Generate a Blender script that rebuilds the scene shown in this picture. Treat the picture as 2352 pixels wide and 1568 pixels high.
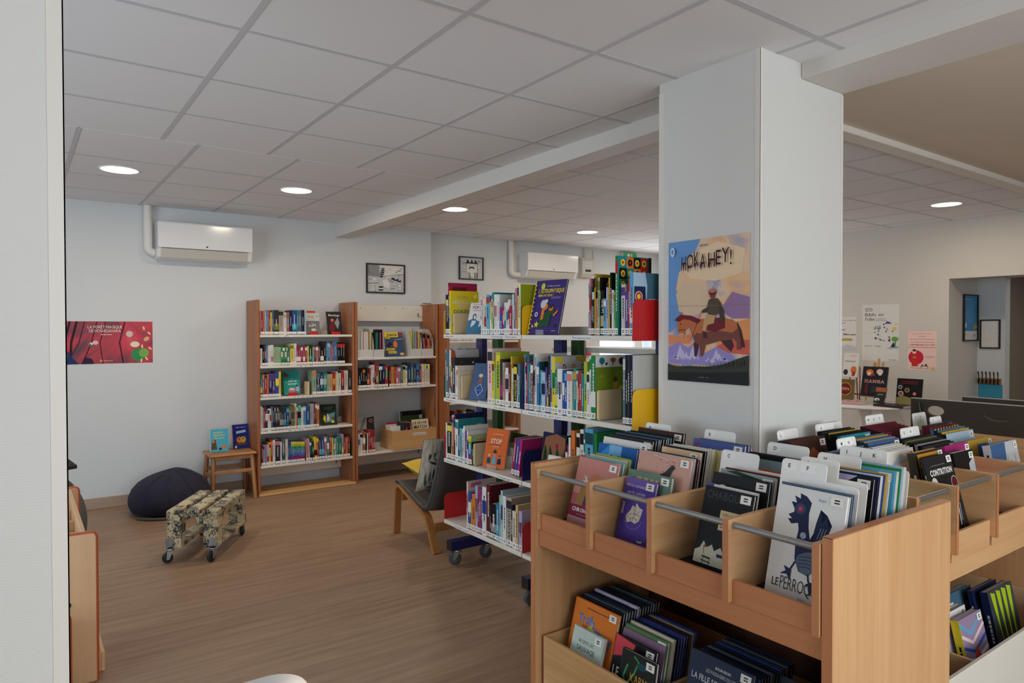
import bpy, math, random
from mathutils import Matrix, Vector
for _o in list(bpy.data.objects):
    bpy.data.objects.remove(_o)
S = bpy.context.scene
C = S.collection
PI = math.pi
# ---------------------------------------------------------------- camera, world, lights, exposure
cam = bpy.data.cameras.new('camera'); cam_o = bpy.data.objects.new('camera', cam); C.objects.link(cam_o)
cam.sensor_width = 36.0; cam.sensor_fit = 'HORIZONTAL'; cam.lens = 1585.0 / 2352 * 36; cam.clip_start = 0.02
_yaw, _pit, _rol = 0.62202, -0.01604, -0.00123
_f = Vector((math.sin(_yaw) * math.cos(_pit), math.cos(_yaw) * math.cos(_pit), math.sin(_pit)))
_r = Vector((math.cos(_yaw), -math.sin(_yaw), 0)); _u = _r.cross(_f)
_r2 = _r * math.cos(_rol) + _u * math.sin(_rol); _u2 = _u * math.cos(_rol) - _r * math.sin(_rol)
_m = Matrix((_r2, _u2, -_f)).transposed().to_4x4(); _m.translation = (0, 0, 1.53)
cam_o.matrix_world = _m; S.camera = cam_o
W = bpy.data.worlds.new('sky'); S.world = W; W.use_nodes = True
_bg = W.node_tree.nodes['Background']; _bg.inputs[0].default_value = (0.80, 0.90, 1.0, 1); _bg.inputs[1].default_value = 2.2
def area(name, loc, rot, sx, sy, power, col, spread=PI):
    l = bpy.data.lights.new(name, 'AREA'); l.shape = 'RECTANGLE'; l.size = sx; l.size_y = sy; l.energy = power; l.color = col; l.spread = spread
    o = bpy.data.objects.new(name, l); C.objects.link(o); o.location = loc; o.rotation_euler = rot
    return o
# daylight through the shop windows behind the photographer and the window in the side wall
area('daylight_front', (1.7, -2.42, 1.35), (PI / 2, 0, 0), 4.6, 2.1, 82, (0.97, 0.985, 1.0))
area('daylight_side', (-2.9, 3.0, 1.2), (PI / 2, 0, -PI / 2), 3.2, 2.1, 72, (0.72, 0.87, 1.0))
area('daylight_far', (7.0, 6.9, 1.35), (-PI / 2, 0, 0), 1.3, 1.6, 22, (0.95, 0.98, 1.0))
area('hall_fill', (9.3, 1.7, 2.3), (0, 0, 0), 1.2, 1.2, 10, (1.0, 0.96, 0.9))  # unseen fill light aimed down in the hall, at no window
S.view_settings.view_transform = 'Standard'; S.view_settings.look = 'None'; S.view_settings.gamma = 1.0
S.view_settings.use_curve_mapping = False; S.view_settings.exposure = 0.0
S.cycles.max_bounces = 8; S.cycles.diffuse_bounces = 5; S.cycles.glossy_bounces = 3; S.cycles.transmission_bounces = 6; S.cycles.transparent_max_bounces = 8
S.cycles.caustics_reflective = False; S.cycles.caustics_refractive = False; S.cycles.sample_clamp_indirect = 4.0
S.cycles.use_denoising = True

# ---------------------------------------------------------------- helpers
def lin(c):
    return tuple(((x / 255) / 12.92 if x / 255 <= 0.04045 else ((x / 255 + 0.055) / 1.055) ** 2.4) for x in c)
PAL = dict(white=(232, 230, 224), cream=(226, 214, 188), grey=(150, 150, 150), palegrey=(200, 204, 208), charcoal=(52, 52, 56), black=(24, 24, 27),
    navy=(28, 40, 84), royal=(40, 84, 176), blue=(52, 128, 200), sky=(84, 176, 214), paleblue=(170, 200, 226), slate=(84, 112, 138), teal=(32, 142, 148),
    tealdk=(26, 78, 92), green=(30, 140, 72), dkgreen=(24, 72, 44), mint=(72, 208, 176), sage=(150, 180, 150), palegreen=(150, 196, 140), lime=(176, 196, 44),
    olive=(120, 122, 52), yellow=(240, 214, 36), mustard=(206, 164, 40), tan=(208, 172, 116), orange=(234, 120, 40), coral=(232, 130, 108), rust=(190, 92, 56),
    red=(206, 40, 40), crimson=(184, 32, 76), maroon=(112, 30, 44), rose=(206, 120, 140), palepink=(236, 204, 200), magenta=(190, 36, 120),
    purple=(96, 64, 150), lilac=(180, 172, 212), mauve=(140, 104, 134), brown=(104, 70, 50), greige=(176, 162, 144))
for _k, _c in PAL.items():
    _l = .3 * _c[0] + .59 * _c[1] + .11 * _c[2]; PAL[_k] = tuple((_l + .86 * (x - _l)) * .96 for x in _c)
SAY = dict(palegrey='pale grey', tealdk='dark teal', dkgreen='dark green', palegreen='pale green', paleblue='pale blue', palepink='pale pink', royal='royal blue', sky='sky blue', greige='stone grey', navy='navy blue', slate='slate blue')
def say(c): return SAY.get(c, c)
def col(c):
    return lin(PAL[c]) if isinstance(c, str) else lin(c)

def new_mat(name):
    m = bpy.data.materials.new(name); m.use_nodes = True
    return m, m.node_tree, m.node_tree.nodes['Principled BSDF']
def N(t, kind, **kw):
    n = t.nodes.new(kind)
    for k, v in kw.items(): setattr(n, k, v)
    return n
def simple(name, c, rough=0.5, metal=0.0, noise=0.06, scale=12.0, bump=0.0, spec=0.5, coat=0.0):
    """a plain coloured surface with a faint mottling"""
    m, t, b = new_mat(name)
    tc = N(t, 'ShaderNodeTexCoord'); nz = N(t, 'ShaderNodeTexNoise'); nz.inputs['Scale'].default_value = scale; nz.inputs['Detail'].default_value = 4
    t.links.new(tc.outputs['Object'], nz.inputs['Vector'])
    mx = N(t, 'ShaderNodeMix', data_type='RGBA'); a = col(c)
    mx.inputs['A'].default_value = (*[x * (1 - noise) for x in a], 1); mx.inputs['B'].default_value = (*[min(1, x * (1 + noise)) for x in a], 1)
    t.links.new(nz.outputs['Fac'], mx.inputs['Factor']); t.links.new(mx.outputs['Result'], b.inputs['Base Color'])
    b.inputs['Roughness'].default_value = rough; b.inputs['Metallic'].default_value = metal; b.inputs['Specular IOR Level'].default_value = spec
    b.inputs['Coat Weight'].default_value = coat
    if bump:
        bp = N(t, 'ShaderNodeBump'); bp.inputs['Strength'].default_value = bump; bp.inputs['Distance'].default_value = 0.002
        t.links.new(nz.outputs['Fac'], bp.inputs['Height']); t.links.new(bp.outputs['Normal'], b.inputs['Normal'])
    return m
def wood(name, c1, c2, axis, scale=1.0, rough=0.45, knots=False, coat=0.0):
    """straight grain along one axis"""
    m, t, b = new_mat(name)
    tc = N(t, 'ShaderNodeTexCoord'); mp = N(t, 'ShaderNodeMapping')
    sc = [38.0 * scale] * 3; sc['xyz'.index(axis)] = 1.3 * scale
    mp.inputs['Scale'].default_value = sc
    n1 = N(t, 'ShaderNodeTexNoise'); n1.inputs['Scale'].default_value = 1.0; n1.inputs['Detail'].default_value = 6; n1.inputs['Roughness'].default_value = 0.6; n1.inputs['Distortion'].default_value = 1.6 if knots else 0.5
    mp2 = N(t, 'ShaderNodeMapping'); sc2 = [7.0 * scale] * 3; sc2['xyz'.index(axis)] = 0.7 * scale; mp2.inputs['Scale'].default_value = sc2
    n2 = N(t, 'ShaderNodeTexNoise'); n2.inputs['Scale'].default_value = 1.0; n2.inputs['Detail'].default_value = 3
    t.links.new(tc.outputs['Object'], mp.inputs['Vector']); t.links.new(tc.outputs['Object'], mp2.inputs['Vector'])
    t.links.new(mp.outputs['Vector'], n1.inputs['Vector']); t.links.new(mp2.outputs['Vector'], n2.inputs['Vector'])
    ad = N(t, 'ShaderNodeMath', operation='ADD'); t.links.new(n1.outputs['Fac'], ad.inputs[0]); t.links.new(n2.outputs['Fac'], ad.inputs[1])
    rp = N(t, 'ShaderNodeValToRGB'); rp.color_ramp.elements[0].position = 0.35; rp.color_ramp.elements[1].position = 0.68
    hf = N(t, 'ShaderNodeMath', operation='MULTIPLY'); hf.inputs[1].default_value = 0.5; t.links.new(ad.outputs[0], hf.inputs[0])
    rp.color_ramp.elements[0].color = (*col(c1), 1); rp.color_ramp.elements[1].color = (*col(c2), 1)
    t.links.new(hf.outputs[0], rp.inputs['Fac']); t.links.new(rp.outputs['Color'], b.inputs['Base Color'])
    b.inputs['Roughness'].default_value = rough; b.inputs['Coat Weight'].default_value = coat
    return m
def ribbed(name, c, pitch=0.006, rough=0.6, strength=0.25):
    """wall cloth with fine horizontal ribs"""
    m, t, b = new_mat(name)
    tc = N(t, 'ShaderNodeTexCoord'); sx = N(t, 'ShaderNodeSeparateXYZ'); t.links.new(tc.outputs['Object'], sx.inputs[0])
    nz = N(t, 'ShaderNodeTexNoise'); nz.inputs['Scale'].default_value = 60.0; t.links.new(tc.outputs['Object'], nz.inputs['Vector'])
    mu = N(t, 'ShaderNodeMath', operation='MULTIPLY'); mu.inputs[1].default_value = 2 * PI / pitch; t.links.new(sx.outputs['Z'], mu.inputs[0])
    a = N(t, 'ShaderNodeMath', operation='MULTIPLY_ADD'); a.inputs[1].default_value = 5.0; t.links.new(nz.outputs['Fac'], a.inputs[0]); t.links.new(mu.outputs[0], a.inputs[2])
    si = N(t, 'ShaderNodeMath', operation='SINE'); t.links.new(a.outputs[0], si.inputs[0])
    bp = N(t, 'ShaderNodeBump'); bp.inputs['Strength'].default_value = strength; bp.inputs['Distance'].default_value = 0.0012
    t.links.new(si.outputs[0], bp.inputs['Height']); t.links.new(bp.outputs['Normal'], b.inputs['Normal'])
    b.inputs['Base Color'].default_value = (*col(c), 1); b.inputs['Roughness'].default_value = rough
    return m

M = {}
M['wall'] = simple('wall_paint', (206, 210, 212), 0.65, noise=0.02, scale=3, bump=0.0)
M['wall_r'] = simple('wall_paint_warm', (206, 202, 194), 0.65, noise=0.02, scale=3)
M['pillar'] = ribbed('ribbed_wall_cloth', (212, 212, 208), strength=0.09)
M['corner_trim'] = simple('white_pvc_trim', (222, 218, 210), 0.45, noise=0.01)
M['tile'] = simple('mineral_ceiling_tile', (226, 226, 228), 0.9, noise=0.03, scale=160, bump=0.12)
M['tbar'] = simple('painted_grid_bar', (196, 197, 200), 0.7, noise=0.02)
M['void'] = simple('dark_ceiling_void', (70, 68, 66), 0.9)
M['plaster'] = simple('beige_plaster', (216, 204, 186), 0.8, noise=0.03, scale=5)
M['beam'] = simple('painted_beam', (214, 210, 204), 0.6, noise=0.03, scale=9, bump=0.7)
M['skirt'] = wood('skirting_wood', (150, 128, 112), (172, 150, 132), 'x', 0.8, 0.5)
M['white_metal'] = simple('white_lacquered_steel', (222, 218, 208), 0.38, noise=0.02)
M['plastic_white'] = simple('white_plastic', (228, 229, 230), 0.14, noise=0.01)
M['plastic_grey'] = simple('light_grey_plastic', (198, 196, 188), 0.4, noise=0.02)
M['dark'] = simple('dark_slot', (30, 30, 32), 0.6)
for ax in 'xyz':
    M['beech_' + ax] = wood('beech_laminate_' + ax, (196, 148, 100), (220, 178, 130), ax, 1.0, 0.42)
    M['beechedge_' + ax] = wood('beech_edge_' + ax, (176, 112, 70), (198, 136, 90), ax, 1.0, 0.42)
    M['mahog_' + ax] = wood('reddish_oak_' + ax, (140, 82, 46), (176, 110, 66), ax, 1.0, 0.42)
    M['pine_' + ax] = wood('pine_board_' + ax, (188, 140, 88), (218, 178, 124), ax, 0.55, 0.5, knots=True)
    M['birch_' + ax] = wood('pale_birch_' + ax, (206, 164, 122), (222, 184, 142), ax, 1.0, 0.45)
M['darkback'] = wood('dark_back_panel', (86, 52, 34), (104, 66, 44), 'y', 0.8, 0.5)
M['orange_edge'] = simple('orange_plastic_edging', (176, 84, 44), 0.4)
M['stool'] = wood('honey_wood', (158, 108, 66), (184, 134, 88), 'z', 1.0, 0.45)
M['bent'] = wood('bent_birch', (164, 108, 58), (190, 134, 78), 'z', 0.7, 0.38)
M['steel'] = simple('brushed_steel', (176, 178, 176), 0.32, 0.9, noise=0.04)
M['tube'] = simple('satin_grey_tube', (150, 150, 148), 0.35, 0.55, noise=0.03)
M['zinc'] = simple('zinc_plated_steel', (160, 164, 168), 0.3, 0.9, noise=0.08)
M['rubber'] = simple('black_rubber', (30, 31, 33), 0.7)
M['wheel_grey'] = simple('grey_rubber_wheel', (72, 74, 80), 0.6)
M['blue_metal'] = simple('dark_blue_lacquer', (32, 36, 96), 0.4)
M['green_metal'] = simple('dark_green_lacquer', (28, 88, 36), 0.4)
M['red_metal'] = simple('red_lacquer', (190, 22, 26), 0.4)
M['yellow_metal'] = simple('yellow_lacquer', (238, 184, 14), 0.4)
M['bookend_cream'] = simple('cream_lacquer', (214, 192, 150), 0.45)
M['navy_cloth'] = simple('navy_bean_bag_cloth', (34, 34, 54), 0.9, noise=0.15, scale=30, bump=0.3)
M['grey_cloth'] = simple('grey_cloth', (84, 86, 84), 0.9, noise=0.1, scale=80, bump=0.3)
M['black_cloth'] = simple('black_cloth', (26, 26, 28), 0.9)
M['chair_cloth'] = simple('charcoal_chair_cover', (74, 70, 68), 0.85, noise=0.08, scale=90, bump=0.2)
M['yellow_cloth'] = simple('mustard_yellow_cloth', (206, 172, 62), 0.9, noise=0.1, scale=60, bump=0.3)
M['paper'] = simple('white_paper', (236, 234, 230), 0.6, noise=0.01)
M['card'] = simple('white_divider_board', (236, 235, 230), 0.35, noise=0.01)
M['board_brown'] = simple('dark_brown_board', (66, 58, 50), 0.5, noise=0.05)
M['blue_panel'] = simple('turquoise_panel', (48, 142, 172), 0.6)
M['matt_black'] = simple('matt_black', (22, 22, 24), 0.45)
M['rib_mat'] = simple('black_ribbed_mat', (26, 26, 27), 0.8)
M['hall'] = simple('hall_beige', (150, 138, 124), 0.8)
m, t, b = new_mat('printed_ink'); _a = N(t, 'ShaderNodeAttribute', attribute_name='ink'); t.links.new(_a.outputs['Color'], b.inputs['Base Color'])
b.inputs['Roughness'].default_value = 0.5; b.inputs['Specular IOR Level'].default_value = 0.2; M['ink'] = m
m, t, b = new_mat('glossy_printed_ink'); _a = N(t, 'ShaderNodeAttribute', attribute_name='ink'); t.links.new(_a.outputs['Color'], b.inputs['Base Color'])
b.inputs['Roughness'].default_value = 0.42; b.inputs['Specular IOR Level'].default_value = 0.14; M['gloss'] = m
def glass(name, c, rough, alpha):
    m, t, b = new_mat(name)
    tr = N(t, 'ShaderNodeBsdfTransparent'); tr.inputs[0].default_value = (*c, 1)
    mx = N(t, 'ShaderNodeMixShader'); mx.inputs[0].default_value = alpha
    b.inputs['Base Color'].default_value = (0.85, 0.86, 0.86, 1); b.inputs['Roughness'].default_value = rough
    o = t.nodes['Material Output']; t.links.new(tr.outputs[0], mx.inputs[1]); t.links.new(b.outputs[0], mx.inputs[2]); t.links.new(mx.outputs[0], o.inputs[0])
    return m
M['acrylic'] = glass('clear_acrylic', (0.96, 0.97, 0.97), 0.08, 0.14)
M['frost'] = glass('frosted_plastic', (0.9, 0.9, 0.9), 0.5, 0.5)
M['pane'] = glass('window_glass', (0.97, 0.98, 0.98), 0.03, 0.06)
m, t, b = new_mat('lamp_diffuser'); b.inputs['Base Color'].default_value = (1, 1, 1, 1); b.inputs['Emission Color'].default_value = (1.0, 0.93, 0.80, 1); b.inputs['Emission Strength'].default_value = 6.0; M['lamp'] = m
m, t, b = new_mat('exit_green'); b.inputs['Base Color'].default_value = (*lin((40, 130, 70)), 1); b.inputs['Emission Color'].default_value = (*lin((60, 150, 90)), 1); b.inputs['Emission Strength'].default_value = 0.25; M['exit'] = m

# floor: vinyl planks running along x
m, t, b = new_mat('vinyl_plank_floor')
tc = N(t, 'ShaderNodeTexCoord'); br = N(t, 'ShaderNodeTexBrick'); br.offset = 0.37; br.inputs['Scale'].default_value = 1.0; br.inputs['Brick Width'].default_value = 1.25; br.inputs['Row Height'].default_value = 0.19
br.inputs['Mortar Size'].default_value = 0.0012; br.inputs['Color1'].default_value = (0.4, 0.4, 0.4, 1); br.inputs['Color2'].default_value = (0.62, 0.62, 0.62, 1); br.inputs['Mortar'].default_value = (0.3, 0.3, 0.3, 1)
t.links.new(tc.outputs['Object'], br.inputs['Vector'])
mp = N(t, 'ShaderNodeMapping'); mp.inputs['Scale'].default_value = (1.6, 26, 1); t.links.new(tc.outputs['Object'], mp.inputs['Vector'])
nz = N(t, 'ShaderNodeTexNoise'); nz.inputs['Scale'].default_value = 1.0; nz.inputs['Detail'].default_value = 7; nz.inputs['Roughness'].default_value = 0.65; t.links.new(mp.outputs['Vector'], nz.inputs['Vector'])
ad = N(t, 'ShaderNodeMath', operation='MULTIPLY_ADD'); ad.inputs[1].default_value = 0.25; t.links.new(br.outputs['Color'], ad.inputs[0]); t.links.new(nz.outputs['Fac'], ad.inputs[2])
rp = N(t, 'ShaderNodeValToRGB'); rp.color_ramp.elements[0].position = 0.42; rp.color_ramp.elements[1].position = 0.82
rp.color_ramp.elements[0].color = (*lin((126, 98, 76)), 1); rp.color_ramp.elements[1].color = (*lin((162, 133, 106)), 1)
t.links.new(ad.outputs[0], rp.inputs['Fac']); t.links.new(rp.outputs['Color'], b.inputs['Base Color']); b.inputs['Roughness'].default_value = 0.48
M['floor'] = m
# decoupage of torn comic pages on the pallet
m, t, b = new_mat('comic_page_decoupage')
tc = N(t, 'ShaderNodeTexCoord'); vo = N(t, 'ShaderNodeTexVoronoi'); vo.inputs['Scale'].default_value = 17; vo.distance = 'CHEBYCHEV'
nz = N(t, 'ShaderNodeTexNoise'); nz.inputs['Scale'].default_value = 38; nz.inputs['Detail'].default_value = 4; nz.inputs['Distortion'].default_value = 2.5
t.links.new(tc.outputs['Object'], vo.inputs['Vector']); t.links.new(tc.outputs['Object'], nz.inputs['Vector'])
sp = N(t, 'ShaderNodeSeparateColor'); t.links.new(vo.outputs['Color'], sp.inputs[0])
ad = N(t, 'ShaderNodeMath', operation='MULTIPLY_ADD'); ad.inputs[1].default_value = 0.28; t.links.new(sp.outputs[0], ad.inputs[0]); t.links.new(nz.outputs['Fac'], ad.inputs[2])
rp = N(t, 'ShaderNodeValToRGB'); rp.color_ramp.interpolation = 'LINEAR'
rp.color_ramp.elements[0].position = 0.5; rp.color_ramp.elements[0].color = (*lin((34, 34, 32)), 1); rp.color_ramp.elements[1].position = 0.66; rp.color_ramp.elements[1].color = (*lin((196, 180, 142)), 1)
e = rp.color_ramp.elements.new(0.58); e.color = (*lin((112, 112, 104)), 1)
t.links.new(ad.outputs[0], rp.inputs['Fac']); t.links.new(rp.outputs['Color'], b.inputs['Base Color']); b.inputs['Roughness'].default_value = 0.45; M['decoupage'] = m
# palm leaf cushion cloth
m, t, b = new_mat('palm_leaf_cloth')
tc = N(t, 'ShaderNodeTexCoord'); wv = N(t, 'ShaderNodeTexWave'); wv.inputs['Scale'].default_value = 9; wv.inputs['Distortion'].default_value = 9; wv.inputs['Detail'].default_value = 1; wv.inputs['Detail Scale'].default_value = 0.8
t.links.new(tc.outputs['Object'], wv.inputs['Vector'])
rp = N(t, 'ShaderNodeValToRGB'); rp.color_ramp.interpolation = 'CONSTANT'; rp.color_ramp.elements[0].color = (*lin((176, 168, 152)), 1); rp.color_ramp.elements[1].position = 0.36; rp.color_ramp.elements[1].color = (*lin((196, 188, 172)), 1)
t.links.new(wv.outputs['Fac'], rp.inputs['Fac']); t.links.new(rp.outputs['Color'], b.inputs['Base Color']); b.inputs['Roughness'].default_value = 0.9; M['palm'] = m

def painted(name, stops, scale, distortion, seed, rough=0.4, detail=5, stretch=(1, 1, 1)):
    """a painterly printed ground: noise through a colour ramp"""
    m, t, b = new_mat(name)
    tc = N(t, 'ShaderNodeTexCoord'); mp = N(t, 'ShaderNodeMapping'); mp.inputs['Location'].default_value = (seed, seed * 1.7, seed * .6); mp.inputs['Scale'].default_value = stretch
    nz = N(t, 'ShaderNodeTexNoise'); nz.inputs['Scale'].default_value = scale; nz.inputs['Detail'].default_value = detail; nz.inputs['Distortion'].default_value = distortion
    t.links.new(tc.outputs['Object'], mp.inputs['Vector']); t.links.new(mp.outputs['Vector'], nz.inputs['Vector'])
    rp = N(t, 'ShaderNodeValToRGB'); el = rp.color_ramp.elements
    for i, (p, c) in enumerate(stops):
        e = el[i] if i < 2 else el.new(p)
        e.position = p; e.color = (*col(c), 1)
    t.links.new(nz.outputs['Fac'], rp.inputs['Fac']); t.links.new(rp.outputs['Color'], b.inputs['Base Color']); b.inputs['Roughness'].default_value = rough
    return m

GLY = {}
def glyph(ch, bold):
    k = (ch, bold)
    if k not in GLY:
        cu = bpy.data.curves.new('g', 'FONT'); cu.body = ch; cu.size = 1.0; cu.resolution_u = 2; cu.offset = bold
        o = bpy.data.objects.new('g', cu); me = o.to_mesh()
        vs = [(v.co.x, v.co.y) for v in me.vertices]; fs = [tuple(p.vertices) for p in me.polygons]
        o.to_mesh_clear(); bpy.data.objects.remove(o); bpy.data.curves.remove(cu)
        mn = min((v[0] for v in vs), default=0.0); mxx = max((v[0] for v in vs), default=0.22)
        GLY[k] = ([(x - mn, y) for x, y in vs], fs, (mxx - mn) + 0.075 if vs else 0.3)
    return GLY[k]

class MB:
    """collects faces, each with a colour and a material slot, and links them as ONE mesh object"""
    def __init__(s): s.v = []; s.f = []; s.c = []; s.m = []; s.sm = []
    def add(s, pts, faces, c=None, mi=0, smooth=False):
        n = len(s.v); s.v += [tuple(p) for p in pts]; cc = col(c) if c is not None else (0.8, 0.8, 0.8)
        for f in faces: s.f.append(tuple(n + i for i in f)); s.c.append(cc); s.m.append(mi); s.sm.append(smooth)
        return s
    def box(s, x0, x1, y0, y1, z0, z1, c=None, mi=0, bev=0.0):
        if x0 > x1: x0, x1 = x1, x0
        if y0 > y1: y0, y1 = y1, y0
        if z0 > z1: z0, z1 = z1, z0
        if not bev:
            return s.add([(x0, y0, z0), (x1, y0, z0), (x1, y1, z0), (x0, y1, z0), (x0, y0, z1), (x1, y0, z1), (x1, y1, z1), (x0, y1, z1)],
                  [(3, 2, 1, 0), (4, 5, 6, 7), (0, 1, 5, 4), (1, 2, 6, 5), (2, 3, 7, 6), (3, 0, 4, 7)], c, mi)
        b = min(bev, (x1 - x0) * .45, (y1 - y0) * .45, (z1 - z0) * .45)
        P = []; X = (x0, x1); Y = (y0, y1); Z = (z0, z1)
        idx = {}
        for i in (0, 1):
            for j in (0, 1):
                for k in (0, 1):
                    sx, sy, sz = (b, -b)[i], (b, -b)[j], (b, -b)[k]
                    idx[i, j, k] = len(P)
                    P += [(X[i], Y[j] + sy, Z[k] + sz), (X[i] + sx, Y[j], Z[k] + sz), (X[i] + sx, Y[j] + sy, Z[k])]
        g = lambda i, j, k, a: idx[i, j, k] + a
        F = []
        for i in (0, 1):
            q = [g(i, 0, 0, 0), g(i, 1, 0, 0), g(i, 1, 1, 0), g(i, 0, 1, 0)]; F.append(q if i else q[::-1])
            q = [g(0, i, 0, 1), g(1, i, 0, 1), g(1, i, 1, 1), g(0, i, 1, 1)]; F.append(q[::-1] if i else q)
            q = [g(0, 0, i, 2), g(1, 0, i, 2), g(1, 1, i, 2), g(0, 1, i, 2)]; F.append(q if i else q[::-1])
        for a in (0, 1):
            for c2 in (0, 1):
                fl = (a == c2)
                q = [g(a, c2, 0, 0), g(a, c2, 0, 1), g(a, c2, 1, 1), g(a, c2, 1, 0)]; F.append(q if fl else q[::-1])
                q = [g(a, 0, c2, 0), g(a, 0, c2, 2), g(a, 1, c2, 2), g(a, 1, c2, 0)]; F.append(q[::-1] if fl else q)
                q = [g(0, a, c2, 1), g(0, a, c2, 2), g(1, a, c2, 2), g(1, a, c2, 1)]; F.append(q if fl else q[::-1])
        for (i, j, k), n in idx.items():
            q = [n, n + 1, n + 2]; F.append(q if (i + j + k) % 2 else q[::-1])
        return s.add(P, F, c, mi)
    def prism(s, pts, vec, c=None, mi=0, smooth=False):
        n = len(pts); P = [Vector(p) for p in pts]; v = Vector(vec)
        nrm = Vector((0, 0, 0))
        for i in range(n): nrm += P[i].cross(P[(i + 1) % n])
        if nrm.dot(v) < 0: P = P[::-1]
        F = [tuple(range(n - 1, -1, -1)), tuple(range(n, 2 * n))]
        s.add(P + [p + v for p in P], F, c, mi)
        k = len(s.v) - 2 * n
        for i in range(n):
            j = (i + 1) % n
            s.f.append((k + i, k + j, k + n + j, k + n + i)); s.c.append(col(c) if c is not None else (.8, .8, .8)); s.m.append(mi); s.sm.append(smooth)
        return s
    def tube(s, path, r, n=10, c=None, mi=0, closed=False, caps=True, flat=1.0, up=None):
        P = [Vector(p) for p in path]; L = len(P); rings = []
        pu = None
        for i in range(L):
            a = P[(i - 1) % L] if (closed or i > 0) else P[i]; b = P[(i + 1) % L] if (closed or i < L - 1) else P[i]
            d = (b - a).normalized()
            if pu is None:
                pu = Vector(up) if up else (Vector((0, 0, 1)) if abs(d.z) < .9 else Vector((1, 0, 0)))
            sd = d.cross(pu).normalized(); u = sd.cross(d).normalized(); pu = u
            rr = r[i] if isinstance(r, (list, tuple)) else r
            rings.append([P[i] + sd * (math.cos(2 * PI * k / n) * rr) + u * (math.sin(2 * PI * k / n) * rr * flat) for k in range(n)])
        V = [q for g in rings for q in g]; F = []
        for i in range(L if closed else L - 1):
            j = (i + 1) % L
            for k in range(n): F.append((i * n + k, i * n + (k + 1) % n, j * n + (k + 1) % n, j * n + k))
        s.add(V, F, c, mi, True)
        if caps and not closed:
            s.add(rings[0], [tuple(range(n - 1, -1, -1))], c, mi); s.add(rings[-1], [tuple(range(n))], c, mi)
        return s
    def cyl(s, p0, p1, r0, r1=None, n=16, c=None, mi=0): return s.tube([p0, p1], [r0, r0 if r1 is None else r1], n, c, mi)
    def lathe(s, prof, n=24, c=None, mi=0, centre=(0, 0, 0)):
        V = []; F = []
        for r, z in prof: V += [(centre[0] + r * math.cos(2 * PI * k / n), centre[1] + r * math.sin(2 * PI * k / n), centre[2] + z) for k in range(n)]
        for i in range(len(prof) - 1):
            for k in range(n): F.append((i * n + k, i * n + (k + 1) % n, (i + 1) * n + (k + 1) % n, (i + 1) * n + k))
        return s.add(V, F, c, mi, True)
    def xf(s, mat, start=0):
        for i in range(start, len(s.v)): s.v[i] = tuple(mat @ Vector(s.v[i]))
        return s
    def build(s, name, mats, parent=None, loc=None):
        me = bpy.data.meshes.new(name); o0 = Vector(loc) if loc else Vector((0, 0, 0))
        me.from_pydata([tuple(Vector(p) - o0) for p in s.v] if loc else s.v, [], s.f)
        if not isinstance(mats, (list, tuple)): mats = [mats]
        for x in mats: me.materials.append(M[x] if isinstance(x, str) else x)
        me.polygons.foreach_set('material_index', s.m); me.polygons.foreach_set('use_smooth', s.sm)
        if any(x in (M['ink'], M['gloss']) for x in me.materials):
            at = me.color_attributes.new('ink', 'FLOAT_COLOR', 'CORNER'); d = []
            for f, cc in zip(s.f, s.c): d += [cc[0], cc[1], cc[2], 1.0] * len(f)
            at.data.foreach_set('color', d)
        me.update()
        o = bpy.data.objects.new(name, me); C.objects.link(o); o.location = o0
        if parent: o.parent = parent
        return o

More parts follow.
